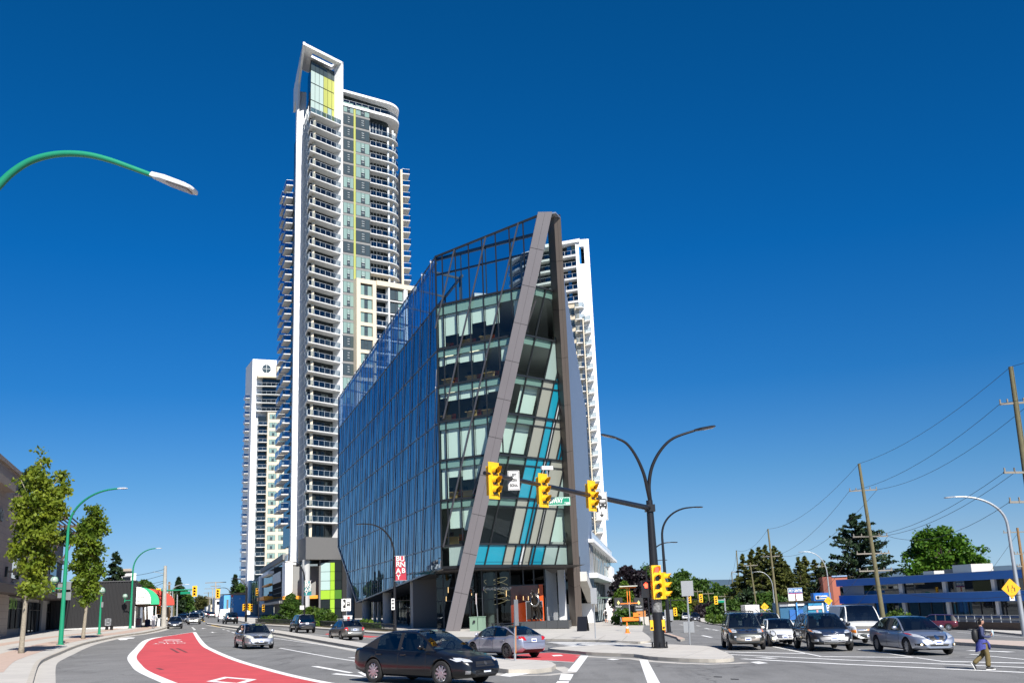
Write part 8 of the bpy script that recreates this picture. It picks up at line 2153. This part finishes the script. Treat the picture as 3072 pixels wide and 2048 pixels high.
# --- cars further off:one of each kind with fewer details,then copies in other colours
def far(o,px_,d,az,lat=0.):
 p=atd(px_,d);return place(o,p.x+lat,p.y,az)
FS=[('headlight',[(.44,.62),(.82,.66),(.84,.80),(.50,.74)],M_head,.014,True),('grille',[(-.34,.52),(.34,.52),(.40,.68),(-.40,.68)],M_chr,.010),('grille_dark',[(-.28,.54),(.28,.54),(.32,.64),(-.32,.64)],M_trim,.018),('air_intake',[(-.5,.28),(.5,.28),(.54,.40),(-.54,.40)],M_trim,.01),plate(.46)]
RS=[('taillight',[(.48,.76),(.82,.78),(.84,.92),(.54,.93)],M_tail,.012,True),plate(.80)]
FU=[('headlight',[(.50,.82),(.84,.84),(.86,.98),(.54,.96)],M_head,.014,True),('grille',[(-.40,.66),(.40,.66),(.46,.88),(-.46,.88)],M_trim,.010),('air_intake',[(-.5,.38),(.5,.38),(.54,.5),(-.54,.5)],M_trim,.01),plate(.56)]
RU=[('taillight',[(.60,.86),(.84,.88),(.86,1.1),(.70,1.1)],M_tail,.012,True),plate(.8)]
sp=scaled(SEDAN,4.53,1.78,1.45)
far(make_car('sedan_car',sp,P_char,'dark charcoal sedan heading this way beside the left kerb, chrome V grille',front=FS,rear=RS),526,131,163)
sp_u=scaled(SUV,4.77,1.86,1.70)
far(make_car('suv_car',sp_u,P_champ,'champagne silver SUV heading this way past the red lane tip',cat='suv',front=FU,rear=RU),583,163,166)
sp_s=scaled(SEDAN,4.6,1.8,1.46)
kinds={}
def fleet(kind,pm,label,px_,d,az,lat=0.,group='cars far up the left street'):
 key=(kind,pm.name)
 if key not in kinds:
  s_={'sedan':sp_s,'suv':sp_u}[kind]
  o=make_car('sedan_car' if kind=='sedan' else 'suv_car',s_,pm,label,cat='car' if kind=='sedan' else 'suv',front=FS if kind=='sedan' else FU,rear=RS if kind=='sedan' else RU,group=group,detail=False);kinds[key]=o
 else:
  o=copy_tree(kinds[key]);o['label']=label;o['group']=group
 far(o,px_,d,az,lat);return o
fleet('sedan',P_char,'dark sedan just behind the charcoal one at the left kerb',546,178,163)
fleet('sedan',P_black,'black sedan between the charcoal sedan and the champagne SUV',563,190,170)
fleet('suv',P_char,'dark SUV half hidden behind the champagne SUV on its right',596,196,166)
fleet('sedan',P_white,'white sedan directly behind the champagne SUV',582,232,164)
fleet('sedan',P_navy,'dark sedan following the far white one',581,268,164)
fleet('suv',P_white,'small far white SUV fourth in the oncoming lane',577,320,164)
fleet('sedan',P_char,'dark sedan parked on the left below the tree',551,255,163)
fleet('suv',P_navy,'dark navy SUV parked on the left past the sign posts',554,300,163)
fleet('sedan',P_maroon,'small red sedan parked far on the left',556,400,163)
fleet('sedan',P_navy,'tiny dark sedan near the crest in the oncoming lane',560,470,163)
fleet('sedan',P_white,'white sedan driving away in the near outbound lane',599,330,-17)
fleet('sedan',P_maroon,'dark red sedan driving away ahead of the white one',595,400,-17)
fleet('suv',P_white,'white SUV far ahead on the outbound side',590,480,-17)
fleet('sedan',P_silver2,'silver sedan far ahead beside the white SUV',597,500,-17)
fleet('suv',P_navy,'blue SUV far ahead at the right kerb',605,470,-17)
fleet('sedan',P_black,'black sedan parked far up on the right kerb',614,350,-17)
fleet('sedan',P_champ,'pale gold sedan parked on the right kerb',622,300,-17)
fleet('sedan',P_grey,'grey sedan parked nearest on the right kerb',635,255,-17)
fleet('sedan',P_char,'dark sedan parked just behind the nearest grey one',629,280,-17)
fleet('sedan',P_white,'tiny white sedan on the skyline of the street',571,560,163);fleet('sedan',P_silver2,'tiny silver sedan on the skyline of the street',577,590,163)
sp_v=scaled(VAN,5.2,1.98,2.2,panel_rear=True)
far(make_car('panel_van',sp_v,P_white,'white delivery van seen from behind at the far signals',cat='van',trim=P_white,rear=[('taillight',[(.78,.8),(.92,.8),(.92,1.2),(.78,1.2)],M_tail,.012,True),plate(.7)]),671,186,-17)
far(make_car('suv_car',scaled(SUV,4.7,1.87,1.72),P_black,'black SUV seen from behind beside the white delivery van',cat='suv',rear=RU,lowm=M_trim),691,163,-24)
fleet('suv',P_white,'white SUV approaching on the right hand street',2053,235,190,group='cars on the right street')
fleet('suv',P_navy,'dark blue SUV approaching beside the far white one',2080,195,190,group='cars on the right street')
fleet('suv',P_white,'white SUV half hidden behind the black signal mast',1993,185,186,group='cars on the right street')
fleet('suv',P_white,'white car mostly hidden between grey green SUV and hatchback',2300,62,184,lat=-.3,group='cars on the right street')
car=make_car('suv_car',scaled(SUV,4.78,1.88,1.72),P_maroon,'dark maroon SUV facing left in front of the blue offices',cat='suv',rear=RU,rails=False);far(car,2788,118,-68)
t=atd(2246,196);BT=empty('box_truck',(t.x,t.y,t.z),az=4,label='white box truck seen square from behind below the cedars',cat='truck')
mb=MB();mb.box((0,0,1.95),(2.5,6,2.5));mb.build('box',M_wst,BT,world=False);mb=MB();mb.box((0,-3.01,1.95),(2.2,.04,2.2));mb.build('door',mat('truck door',(.55,.55,.53),.6),BT,world=False)
mb=MB();mb.box((0,-2.9,.6),(2.4,.2,.2));[mb.cyl((x-.15,-2,.45),(x+.15,-2,.45),.45,n=14) for x in (-.9,.9)];mb.build('bumper',M_black,BT,world=False)
t=atd(2284,160);PK=empty('pickup_truck',(t.x,t.y,t.z),az=4,label='red and white pickup with ladders behind the hatchback',cat='truck')
mb=MB();mb.box((0,0,.9),(1.9,5,.8));mb.build('body',P_white,PK,world=False);mb=MB();mb.box((0,-1,1.5),(1.7,2.6,.5));mb.build('load',mat('red load',(.5,.06,.03),.7,var=.5,vscale=4),PK,world=False)
mb=MB();[mb.bar((x,-2.3,1.7),(x,2,2.2),.08) for x in (-.8,.8)];mb.bar((-.8,-2.3,2.2),(.8,-2.3,2.2),.08);mb.build('ladder_rack',M_galv,PK,world=False)
mb=MB();[mb.cyl((x-.12,y,.38),(x+.12,y,.38),.38,n=14) for x in (-.85,.85) for y in (-1.6,1.6)];mb.build('wheels',M_tyre,PK,world=False)
# ---------------------------------------------------------------- people and the bronze horse
def skinned(name,nodes,edges,m,parent,sub=2,root=0,extra=()):
 """one continuous surface grown round a skeleton: nodes (x, y, z, radius_x, radius_y)"""
 me=bpy.data.meshes.new(name);me.from_pydata([n[:3] for n in nodes],edges,[]);ob=bpy.data.objects.new(name,me);C.objects.link(ob)
 sk=ob.modifiers.new('skin','SKIN');sk.use_smooth_shade=True
 for i,n in enumerate(nodes):me.skin_vertices[0].data[i].radius=(n[3],n[4] if len(n) > 4 else n[3]);me.skin_vertices[0].data[i].use_root=(i==root)
 sb=ob.modifiers.new('sub','SUBSURF');sb.levels=sub;sb.render_levels=sub
 bpy.context.view_layer.update();dg=bpy.context.evaluated_depsgraph_get();nm=bpy.data.meshes.new_from_object(ob.evaluated_get(dg));bpy.data.objects.remove(ob)
 nm.materials.clear()
 for x in (m if isinstance(m,(list,tuple)) else [m]):nm.materials.append(x)
 o=bpy.data.objects.new(name,nm);C.objects.link(o);o.parent=parent
 for p in nm.polygons:p.use_smooth=True
 return o
def paintfaces(o,fn):
 for p in o.data.polygons:p.material_index=fn(p.center)
M_skin=mat('skin',(.50,.27,.19),.55);M_hair=mat('black hair',(.012,.009,.008),.4);M_navy2=mat('navy jersey',(.035,.045,.115),.8,var=.1,vscale=20);M_khaki=mat('khaki trousers',(.14,.105,.04),.85,var=.15,vscale=9);M_shoe=mat('black canvas shoe',(.012,.012,.014),.6);M_sole=mat('white sole',(.75,.75,.73),.6)
M_plaid=mat('blue plaid shirt',(.045,.055,.25),.85,var=.45,vscale=24)
def hand(parent,w,dirv,palm_n,m,curl=.5,s=1.):
 """palm and five fingers; w wrist, dirv the way the fingers point"""
 d=Vector(dirv).normalized();n=Vector(palm_n);n=(n-d*n.dot(d)).normalized();t=d.cross(n);w=Vector(w)
 nodes=[(*w,.022*s,.018*s),(*(w+d*.05*s),.034*s,.016*s),(*(w+d*.09*s),.036*s,.015*s)];edges=[(0,1),(1,2)]
 for i,(o_,L) in enumerate(((-.030,.062),(-.010,.074),(.010,.070),(.029,.055))):
  b=w+d*.095*s+t*o_*s;q=b+(d*math.cos(curl)+n*math.sin(curl))*L*.5*s;e=q+(d*math.cos(curl*2.1)+n*math.sin(curl*2.1))*L*.5*s
  k=len(nodes);nodes +=[(*b,.010*s),(*q,.009*s),(*e,.0075*s)];edges +=[(2,k),(k,k+1),(k+1,k+2)]
 b=w+d*.03*s-t*.034*s;q=b+(d*.6-t*.6+n*.5).normalized()*.035*s;e=q+(d*.8+n*.6).normalized()*.03*s;k=len(nodes);nodes +=[(*b,.012*s),(*q,.011*s),(*e,.009*s)];edges +=[(1,k),(k,k+1),(k+1,k+2)]
 return skinned('hand',nodes,edges,m,parent,1)
def head(parent,c,fwd,m=None,s=1.):
 """head with brow, nose, mouth, chin and ears; c centre, fwd where it looks"""
 f=Vector(fwd).normalized();r=f.cross(Vector((0,0,1))).normalized();u=r.cross(f);c=Vector(c);mb=MB();N,K=18,14;rr=.0
 def pt(th,ph):
  x,y,z=math.sin(th)*math.sin(ph),math.sin(th)*math.cos(ph),math.cos(th)
  X,Y,Z=.073*x,.092*y,.115*z
  if z < 0 and y > -.2:X *=1-.28*(-z);
  if z < -.2:Y *=.94 if y > 0 else .72
  if abs(x) < .30 and y > .5:
   if -.30 < z < .12:Y +=.020*(1-abs(x)/.30)*(1-abs(z+.16)/.28) if abs(z+.16) < .28 else 0
   if -.60 < z < -.42:Y +=.006
   if z < -.75:Y +=.004
  if .1 < abs(x) < .5 and y > .6 and .0 < z < .16:Y -=.008
  return c+(r*X+f*Y+u*Z)*s
 vs=[pt(math.pi*i/K,2*math.pi*j/N) for i in range(K+1) for j in range(N)];fs=[(i*N+j,(i+1)*N+j,(i+1)*N+(j+1) % N,i*N+(j+1) % N) for i in range(K) for j in range(N)]
 mb.add(vs,fs);h=mb.build('head',m or M_skin,parent,smooth='all')
 e=MB()
 for sd in (-1,1):e.sphere(c+(r*sd*.028+f*.079+u*.012)*s,.011*s,8,6,0)
 ey=e.build('eyes',M_shoe,parent,smooth='all');ey.parent=h
 e=MB();e.bar(c+(f*.088-r*.022-u*.058)*s,c+(f*.088+r*.022-u*.058)*s,.006*s,.008*s);mo=e.build('mouth',mat('lips',(.36,.12,.11),.5),parent);mo.parent=h
 e=MB();[e.sphere(c+(r*sd*.075-u*.01)*s,.026*s,8,6,0,(.35,.6,1)) for sd in (-1,1)];ea=e.build('ears',m or M_skin,parent,smooth='all');ea.parent=h
 return h
def hair(parent,c,fwd,m,s=1.,tail=False,cap=.1):
 f=Vector(fwd).normalized();r=f.cross(Vector((0,0,1))).normalized();u=r.cross(f);c=Vector(c);mb=MB();N,K=16,9
 vs=[];fs=[]
 for i in range(K+1):
  for j in range(N):
   ph=2*math.pi*j/N;lim=.42 if math.cos(ph) > .35 else (.62 if math.cos(ph) > -.2 else .80)
   th=math.pi*lim*i/K;vs.append(c+(r*.081*math.sin(th)*math.sin(ph)+f*(.100*math.sin(th)*math.cos(ph)-.006)+u*(.122*math.cos(th)+.004))*s)
 for i in range(K):
  for j in range(N):fs.append((i*N+j,(i+1)*N+j,(i+1)*N+(j+1) % N,i*N+(j+1) % N))
 mb.add(vs,fs)
 if tail:mb.tube([c+(-f*.09+u*.02)*s,c+(-f*.13-u*.03)*s,c+(-f*.13-u*.14)*s,c+(-f*.12-u*.24)*s],[.03*s,.042*s,.038*s,.014*s],8)
 return mb.build('hair',m,parent,smooth='all')
# ---- woman walking over the crossing,to the right
b=gp(2957,2007);WA=97;Wm=empty('person',(b.x,b.y,G(b.x,b.y)),az=WA,label='woman in a navy top and khaki trousers walking over the crossing with a water bottle',cat='person')
nodes=[(0,0,.93,.155,.115),(0,.0,1.05,.145,.105),(0,.03,1.20,.150,.110),(0,.02,1.33,.150,.095),(0,.035,1.42,.075,.065),(0,.045,1.47,.050,.050),
 (.165,.01,1.35,.062),(.205,-.02,1.12,.050),(.13,.20,1.06,.038),(.055,.31,1.09,.030),
 (-.165,.01,1.35,.062),(-.20,.03,1.12,.050),(-.13,.22,1.07,.038),(-.05,.33,1.10,.030)]
edges=[(0,1),(1,2),(2,3),(3,4),(4,5),(3,6),(6,7),(7,8),(8,9),(3,10),(10,11),(11,12),(12,13)]
o=skinned('body',nodes,edges,[M_navy2,M_skin],Wm);paintfaces(o,lambda c:1 if c.z > 1.435 else 0)
nodes=[(0,0,.94,.165,.130),(.09,.03,.84,.105),(.095,.10,.50,.090),(.10,.09,.28,.088),(.10,.07,.09,.098,.085),(-.09,-.01,.84,.105),(-.095,.04,.52,.090),(-.095,-.18,.33,.082),(-.095,-.34,.20,.082)]
edges=[(0,1),(1,2),(2,3),(3,4),(0,5),(5,6),(6,7),(7,8)]
skinned('trousers',nodes,edges,M_khaki,Wm)
def shoe(parent,heel,toe,m=M_shoe):
 h,t=Vector(heel),Vector(toe);d=(t-h).normalized();u=Vector((1,0,0)).cross(d)
 mb=MB();mb.tube([h+u*.055,h+d*.05+u*.06,h+d*.15+u*.045,h+d*.24+u*.025,h+d*.29+u*.02],[.03,.05,.047,.040,.015],10);mb.build('shoe',m,parent,world=False,smooth='all')
 mb=MB();mb.hexa([h-Vector((.038,0,0))-d*.02,h+Vector((.038,0,0))-d*.02,t+Vector((.04,0,0)),t-Vector((.04,0,0)),h-Vector((.038,0,0))+u*.025-d*.02,h+Vector((.038,0,0))+u*.025-d*.02,t+Vector((.04,0,0))+u*.03,t-Vector((.04,0,0))+u*.03]);mb.build('sole',M_sole,parent,world=False)
shoe(Wm,(.10,.0,.0),(.10,.29,.0));shoe(Wm,(-.095,-.42,.20),(-.095,-.33,-.0+.005))
mbx=MB();K=20
rings=[]
for z,rx,ry,dy in ((1.0,.165,.135,.0),(.92,.185,.155,.0),(.80,.205,.185,-.02),(.68,.215,.20,-.05)):
 rings.append([(rx*math.cos(2*math.pi*i/K)*(1+.05*math.sin(5*2*math.pi*i/K)*(1-z)),dy+ry*math.sin(2*math.pi*i/K)*(1+.06*math.sin(7*2*math.pi*i/K)*(1-z)),z-(.10*max(0,-math.sin(2*math.pi*i/K)) if z < .75 else 0)) for i in range(K)])
for a,c in zip(rings[:-1],rings[1:]):
 for i in range(K):
  an=2*math.pi*(i+.5)/K
  if abs(an-math.pi/2) < .55 and a[0][2] < .95:continue
  mbx.face([a[i],a[(i+1) % K],c[(i+1) % K],c[i]])
for s in (-1,1):mbx.tube([(s*.04,.14,.97),(s*.07,.20,.84),(s*.06,.22,.66)],[.03,.045,.03],7)
mbx.build('tied_shirt',M_plaid,Wm,world=False,smooth='all')
hc=Vector((0,.075,1.585));
def local_head(parent,c,fwd,**k):
 L=parent.location.copy();parent.location=(0,0,0);h=head(parent,c,fwd,**k);parent.location=L;return h
def local_hair(parent,c,fwd,m,**k):
 L=parent.location.copy();parent.location=(0,0,0);h=hair(parent,c,fwd,m,**k);parent.location=L;return h
local_head(Wm,hc,(.05,1,-.02));local_hair(Wm,hc,(.05,1,-.02),M_hair,tail=True)
for sx,wz in ((.052,(.055,.32,1.09)),(-.05,(-.05,.34,1.10))):hand(Wm,wz,(-sx*1.2,.5,.75),(-sx,0,.1),M_skin,.9)
BP_=empty('backpack',(b.x-.17*azv(WA).x,b.y-.17*azv(WA).y,Wm.location.z+.93),az=WA,label='small black backpack worn by the woman in the navy top',cat='backpack')
mb=MB();mb.tube([(0,0,.0),(0,-.02,.10),(0,-.02,.30),(0,0,.42)],[.08,.115,.11,.06],10);mb.build('bag',M_shoe,BP_,world=False,smooth='all');mb=MB();[mb.tube([(s*.09,.06,.40),(s*.11,.16,.50),(s*.12,.30,.42),(s*.11,.31,.25),(s*.09,.12,.06)],.014,6) for s in (-1,1)];mb.build('straps',M_shoe,BP_,world=False)
f_,r__=azv(WA),azv(WA+90);bb_=Vector((b.x,b.y,Wm.location.z))+f_*.40+r__*-.01+Vector((0,0,1.08))
BT_=empty('water_bottle',tuple(bb_),label='clear water bottle held in the woman\'s hands',cat='bottle');mb=MB();mb.tube([(0,0,0),(0,0,.14),(0,0,.17),(0,0,.20)],[.036,.036,.03,.013],12);mb.build('bottle',mat('clear blue plastic',(.45,.62,.72),.1,spec=.8),BT_,world=False,smooth='all');mb=MB();mb.cyl((0,0,.20),(0,0,.225),.016);mb.build('cap',M_white,BT_,world=False)
# ---- simple walkers seen from a distance,each one surface with clothes
def walker(base,az,label,top,bottom,skin=M_skin,hairm=M_hair,hips=False,h=1.75,short=False,group=None):
 s=h/1.75;o=empty('person',tuple(base),az=az,label=label,cat='person',group=group)
 el=(.31,-.06,1.18) if hips else (.25,-.03,1.15);wr=(.19,.03,1.03) if hips else (.24,.09,.92)
 nodes=[(0,0,.98,.165,.11),(0,0,1.12,.15,.10),(0,.01,1.30,.175,.115),(0,0,1.42,.16,.09),(0,.01,1.50,.06,.06),(0,.02,1.55,.05,.05)]
 edges=[(0,1),(1,2),(2,3),(3,4),(4,5)]
 for sd in (-1,1):
  k=len(nodes);nodes +=[(sd*.20,0,1.43,.06),(sd*el[0],el[1],el[2],.048),(sd*wr[0],wr[1],wr[2],.032),(sd*(wr[0]-.01),wr[1]+.06,wr[2]-.07,.03)];edges +=[(3,k),(k,k+1),(k+1,k+2),(k+2,k+3)]
 for sd,fy in ((-1,.12),(1,-.12)):
  k=len(nodes);nodes +=[(sd*.095,.0,.88,.10),(sd*.10,fy*.8,.50,.075),(sd*.10,fy*1.0 if fy > 0 else fy*1.9,.10,.052),(sd*.10,(fy if fy > 0 else fy*1.9)+.14,.04,.038)];edges +=[(0,k),(k,k+1),(k+1,k+2),(k+2,k+3)]
 nodes=[tuple(v*s for v in n) for n in nodes]
 ob=skinned('body',nodes,edges,[top,bottom,skin,M_shoe],o)
 def fn(c):
  z=c.z/s
  if z < .09:return 3
  if z > 1.50:return 2
  if z < .98 and abs(c.x/s) < .19:return 2 if (short and z < .48) else 1
  if z < 1.14 and abs(c.x/s) > .16:return 2
  return 0
 paintfaces(ob,fn);local_head(o,Vector((0,.03,1.655))*s,(0,1,0),s=s,m=skin);local_hair(o,Vector((0,.03,1.655))*s,(0,1,0),hairm,s=s);return o
M_gt=mat('grey tee shirt',(.34,.35,.39),.85);M_pant=mat('patterned grey trousers',(.13,.13,.16),.85,var=.5,vscale=18);M_wt=mat('white shirt',(.72,.72,.72),.8)
walker(gz(gp(459,1888)),-18,'man in a grey shirt walking away past the awnings, hands on hips',M_gt,M_pant,hips=True)
walker(gz(atd(1815,128)),5,'person in a white shirt walking away along the podium shops',M_wt,M_shoe,short=True)
p=gz(atd(1815,128));BP2=empty('backpack',(p.x,p.y-.17,p.z+1.02),az=5,label='small dark backpack on the walker in the white shirt',cat='backpack');mb=MB();mb.tube([(0,-.03,0),(0,-.05,.1),(0,-.05,.3),(0,-.02,.40)],[.08,.12,.12,.06],8);mb.build('bag',M_shoe,BP2,world=False,smooth='all')
walker(gz(atd(1839,140)),185,'person in dark clothes standing by the thin black podium posts',M_shoe,mat('grey jeans',(.12,.12,.14),.8))
walker(gz(onpl(1226,1884,Vector((P1.x,P1.y,0))+Vector((-aA.y,aA.x,0))*-2.0,-17.5),.12),190,'person dressed in black standing before the orange wall',M_shoe,M_shoe)
walker(gz(gp(475,1879)),170,'person half hidden in the dark shop doorway by the white board',M_shoe,M_shoe)
# ---- people in the cars (head,shoulders and arms show at the windows)
def rider(car_pos,az,off,label,shirt,look=(0,1,0),arm=None):
 f,r=azv(az),azv(az+90);p=Vector(car_pos)+r*off[0]+f*off[1];o=empty('person',(p.x,p.y,car_pos[2]+off[2]),az=az,label=label,cat='person')
 nodes=[(0,0,0,.15,.11),(0,-.03,.22,.16,.10),(0,-.06,.40,.15,.09),(0,-.04,.48,.06,.06),(0,-.03,.53,.05,.05)];edges=[(0,1),(1,2),(2,3),(3,4)]
 for sd in (-1,1):
  k=len(nodes);nodes +=[(sd*.19,-.05,.40,.06),(sd*.23,.05,.18,.048),(sd*.17,.28,.16,.036)] if not (arm and sd==arm[0]) else [(sd*.19,-.05,.40,.06),(sd*.36,.05,.42,.048),(sd*.40,.06,.66,.036)]
  edges +=[(2,k),(k,k+1),(k+1,k+2)]
 ob=skinned('body',nodes,edges,[shirt,M_skin],o);paintfaces(ob,lambda c:1 if c.z > .47 or (c.y > .16) or (arm and c.x*arm[0] > .30) else 0)
 local_head(o,Vector((0,.0,.64)),look);local_hair(o,Vector((0,.0,.64)),look,M_hair)
 if arm:hand(o,(arm[0]*.40,.06,.67),(0,.1,1),(-arm[0],.2,0),M_skin,.8)
 return o
rider(CAR_A.location,129,(.38,-.62,.62),'passenger with short dark hair at the rear window of the black sedan',mat('pale pink shirt',(.55,.40,.38),.8),look=(.9,.5,0))
rider(CAR_A.location,129,(-.36,.30,.60),'driver of the black sedan behind the windscreen',mat('light blue shirt',(.30,.42,.50),.8))
rider(CAR_B.location,155,(.36,.10,.58),'driver of the silver sedan resting an arm at the window',M_shoe,arm=(1,))
# ---- bronze draught horse on its granite plinth
M_bronze=mat('dark bronze',(.045,.036,.028),.28,metal=.85,var=.25,vscale=5)
M_bronzel=mat('polished bronze',(.34,.32,.29),.25,metal=.9)
hb_=gz(atd(1608,97));pl=empty('plinth',(hb_.x,hb_.y,hb_.z),az=8,label='low black granite plinth under the bronze horse',cat='plinth')
mb=MB()
for i in range(5):mb.box((-1.6+i*1.02,.6,.33),(1.0,2.6,.66))
mb.build('granite_blocks',mat('black granite',(.055,.057,.06),.3,var=.1,vscale=10),pl,world=False);mb=MB();mb.box((.4,.6,.3),(5.0,2.55,.6));mb.build('core',M_dark,pl,world=False)
HS=empty('horse_statue',(hb_.x,hb_.y+.15,hb_.z+.66),az=192,label='dark bronze working horse statue with a harness collar facing the street',cat='statue')
s_=1.22
N_=[(0,-.75,1.28,.30,.30),(0,-.35,1.22,.31,.33),(0,.10,1.24,.32,.35),(0,.42,1.38,.25,.33),(0,.62,1.66,.17,.24),(.02,.76,1.92,.125,.18),(.04,.86,2.02,.105,.13),(.05,1.0,1.90,.098,.115),(.06,1.12,1.70,.075,.085),(.06,1.17,1.60,.062,.065)]
E_=[(i,i+1) for i in range(9)]
def legn(x,y0,z0,pts,root,rad):
 k=len(N_);
 for (dx,dy,z),r in zip(pts,rad):N_.append((x+dx,y0+dy,z,r))
 E_.append((root,k));[E_.append((k+i,k+i+1)) for i in range(len(pts)-1)]
legn(.20,.36,1.1,[(0,.02,1.00),(.01,.06,.78),(.03,.10,.50),(.05,.13,.24),(.06,.16,.12),(.07,.22,.05)],3,[.15,.105,.075,.055,.07,.085])
legn(-.20,.30,1.1,[(0,.0,1.00),(-.03,.02,.76),(-.05,.02,.48),(-.06,.0,.24),(-.06,.02,.12),(-.06,.08,.05)],3,[.15,.105,.075,.055,.07,.085])
legn(.20,-.80,1.1,[(0,.05,1.02),(.02,.10,.80),(.02,-.14,.52),(.02,-.10,.26),(.02,-.06,.12),(.02,.0,.05)],0,[.19,.13,.075,.055,.07,.085])
legn(-.20,-.80,1.1,[(0,.0,1.02),(-.02,.02,.80),(-.02,-.26,.52),(-.02,-.26,.26),(-.02,-.24,.12),(-.02,-.18,.05)],0,[.19,.13,.075,.055,.07,.085])
k=len(N_);N_ +=[(0,-1.05,1.25,.06),(0,-1.18,.95,.07),(0,-1.2,.6,.05)];E_ +=[(0,k),(k,k+1),(k+1,k+2)]
N_=[tuple(v*s_ for v in n) for n in N_]
skinned('body',N_,E_,M_bronze,HS,2)
mb=MB()
for sd in (-1,1):mb.tube([Vector((.04+sd*.07,.80,2.10))*s_,Vector((.04+sd*.09,.80,2.20))*s_,Vector((.04+sd*.085,.82,2.27))*s_],[.045*s_,.035*s_,.006],7)
mb.build('ears',M_bronze,HS,world=False,smooth='all')
mb=MB()
for rr2,th,dy in ((1.0,.045,0),(1.16,.035,-.06)):
 ring=[Vector((.30*rr2*math.cos(a),.56+dy+.10*math.sin(a)-.16*(math.sin(a)),1.52+.40*rr2*math.sin(a)))*s_ for a in np.linspace(0,2*math.pi,25)];mb.tube(ring,th*s_,7,cap=False)
for sd in (-1,1):mb.tube([Vector((sd*.22,.50,1.88))*s_,Vector((sd*.27,.50,2.02))*s_,Vector((sd*.24,.50,2.10))*s_],.022*s_,6)
mb.build('harness_collar',M_bronzel,HS,world=False,smooth='all')
mb=MB();mb.tube([Vector((.05-.06,1.0,1.98))*s_,Vector((.06-.05,1.13,1.76))*s_,Vector((.06,1.20,1.68))*s_,Vector((.06+.05,1.13,1.76))*s_,Vector((.05+.06,1.0,1.98))*s_],.014*s_,5);mb.build('bridle',M_bronzel,HS,world=False)
fr=gz(atd(1622,98.6));BD=empty('notice_board',(fr.x-.6,fr.y+1.0,fr.z+.66),az=190,label='dark framed notice board standing behind the bronze horse',cat='notice board')
mb=MB();mb.box((0,0,.95),(1.5,.06,1.6));mb.build('panel',M_dark,BD,world=False);mb=MB();[mb.box((sx*.77,.02,.9),(.05,.08,1.8)) for sx in (-1,1)];mb.box((0,.02,1.78),(1.6,.08,.05));mb.build('frame',M_galv,BD,world=False)
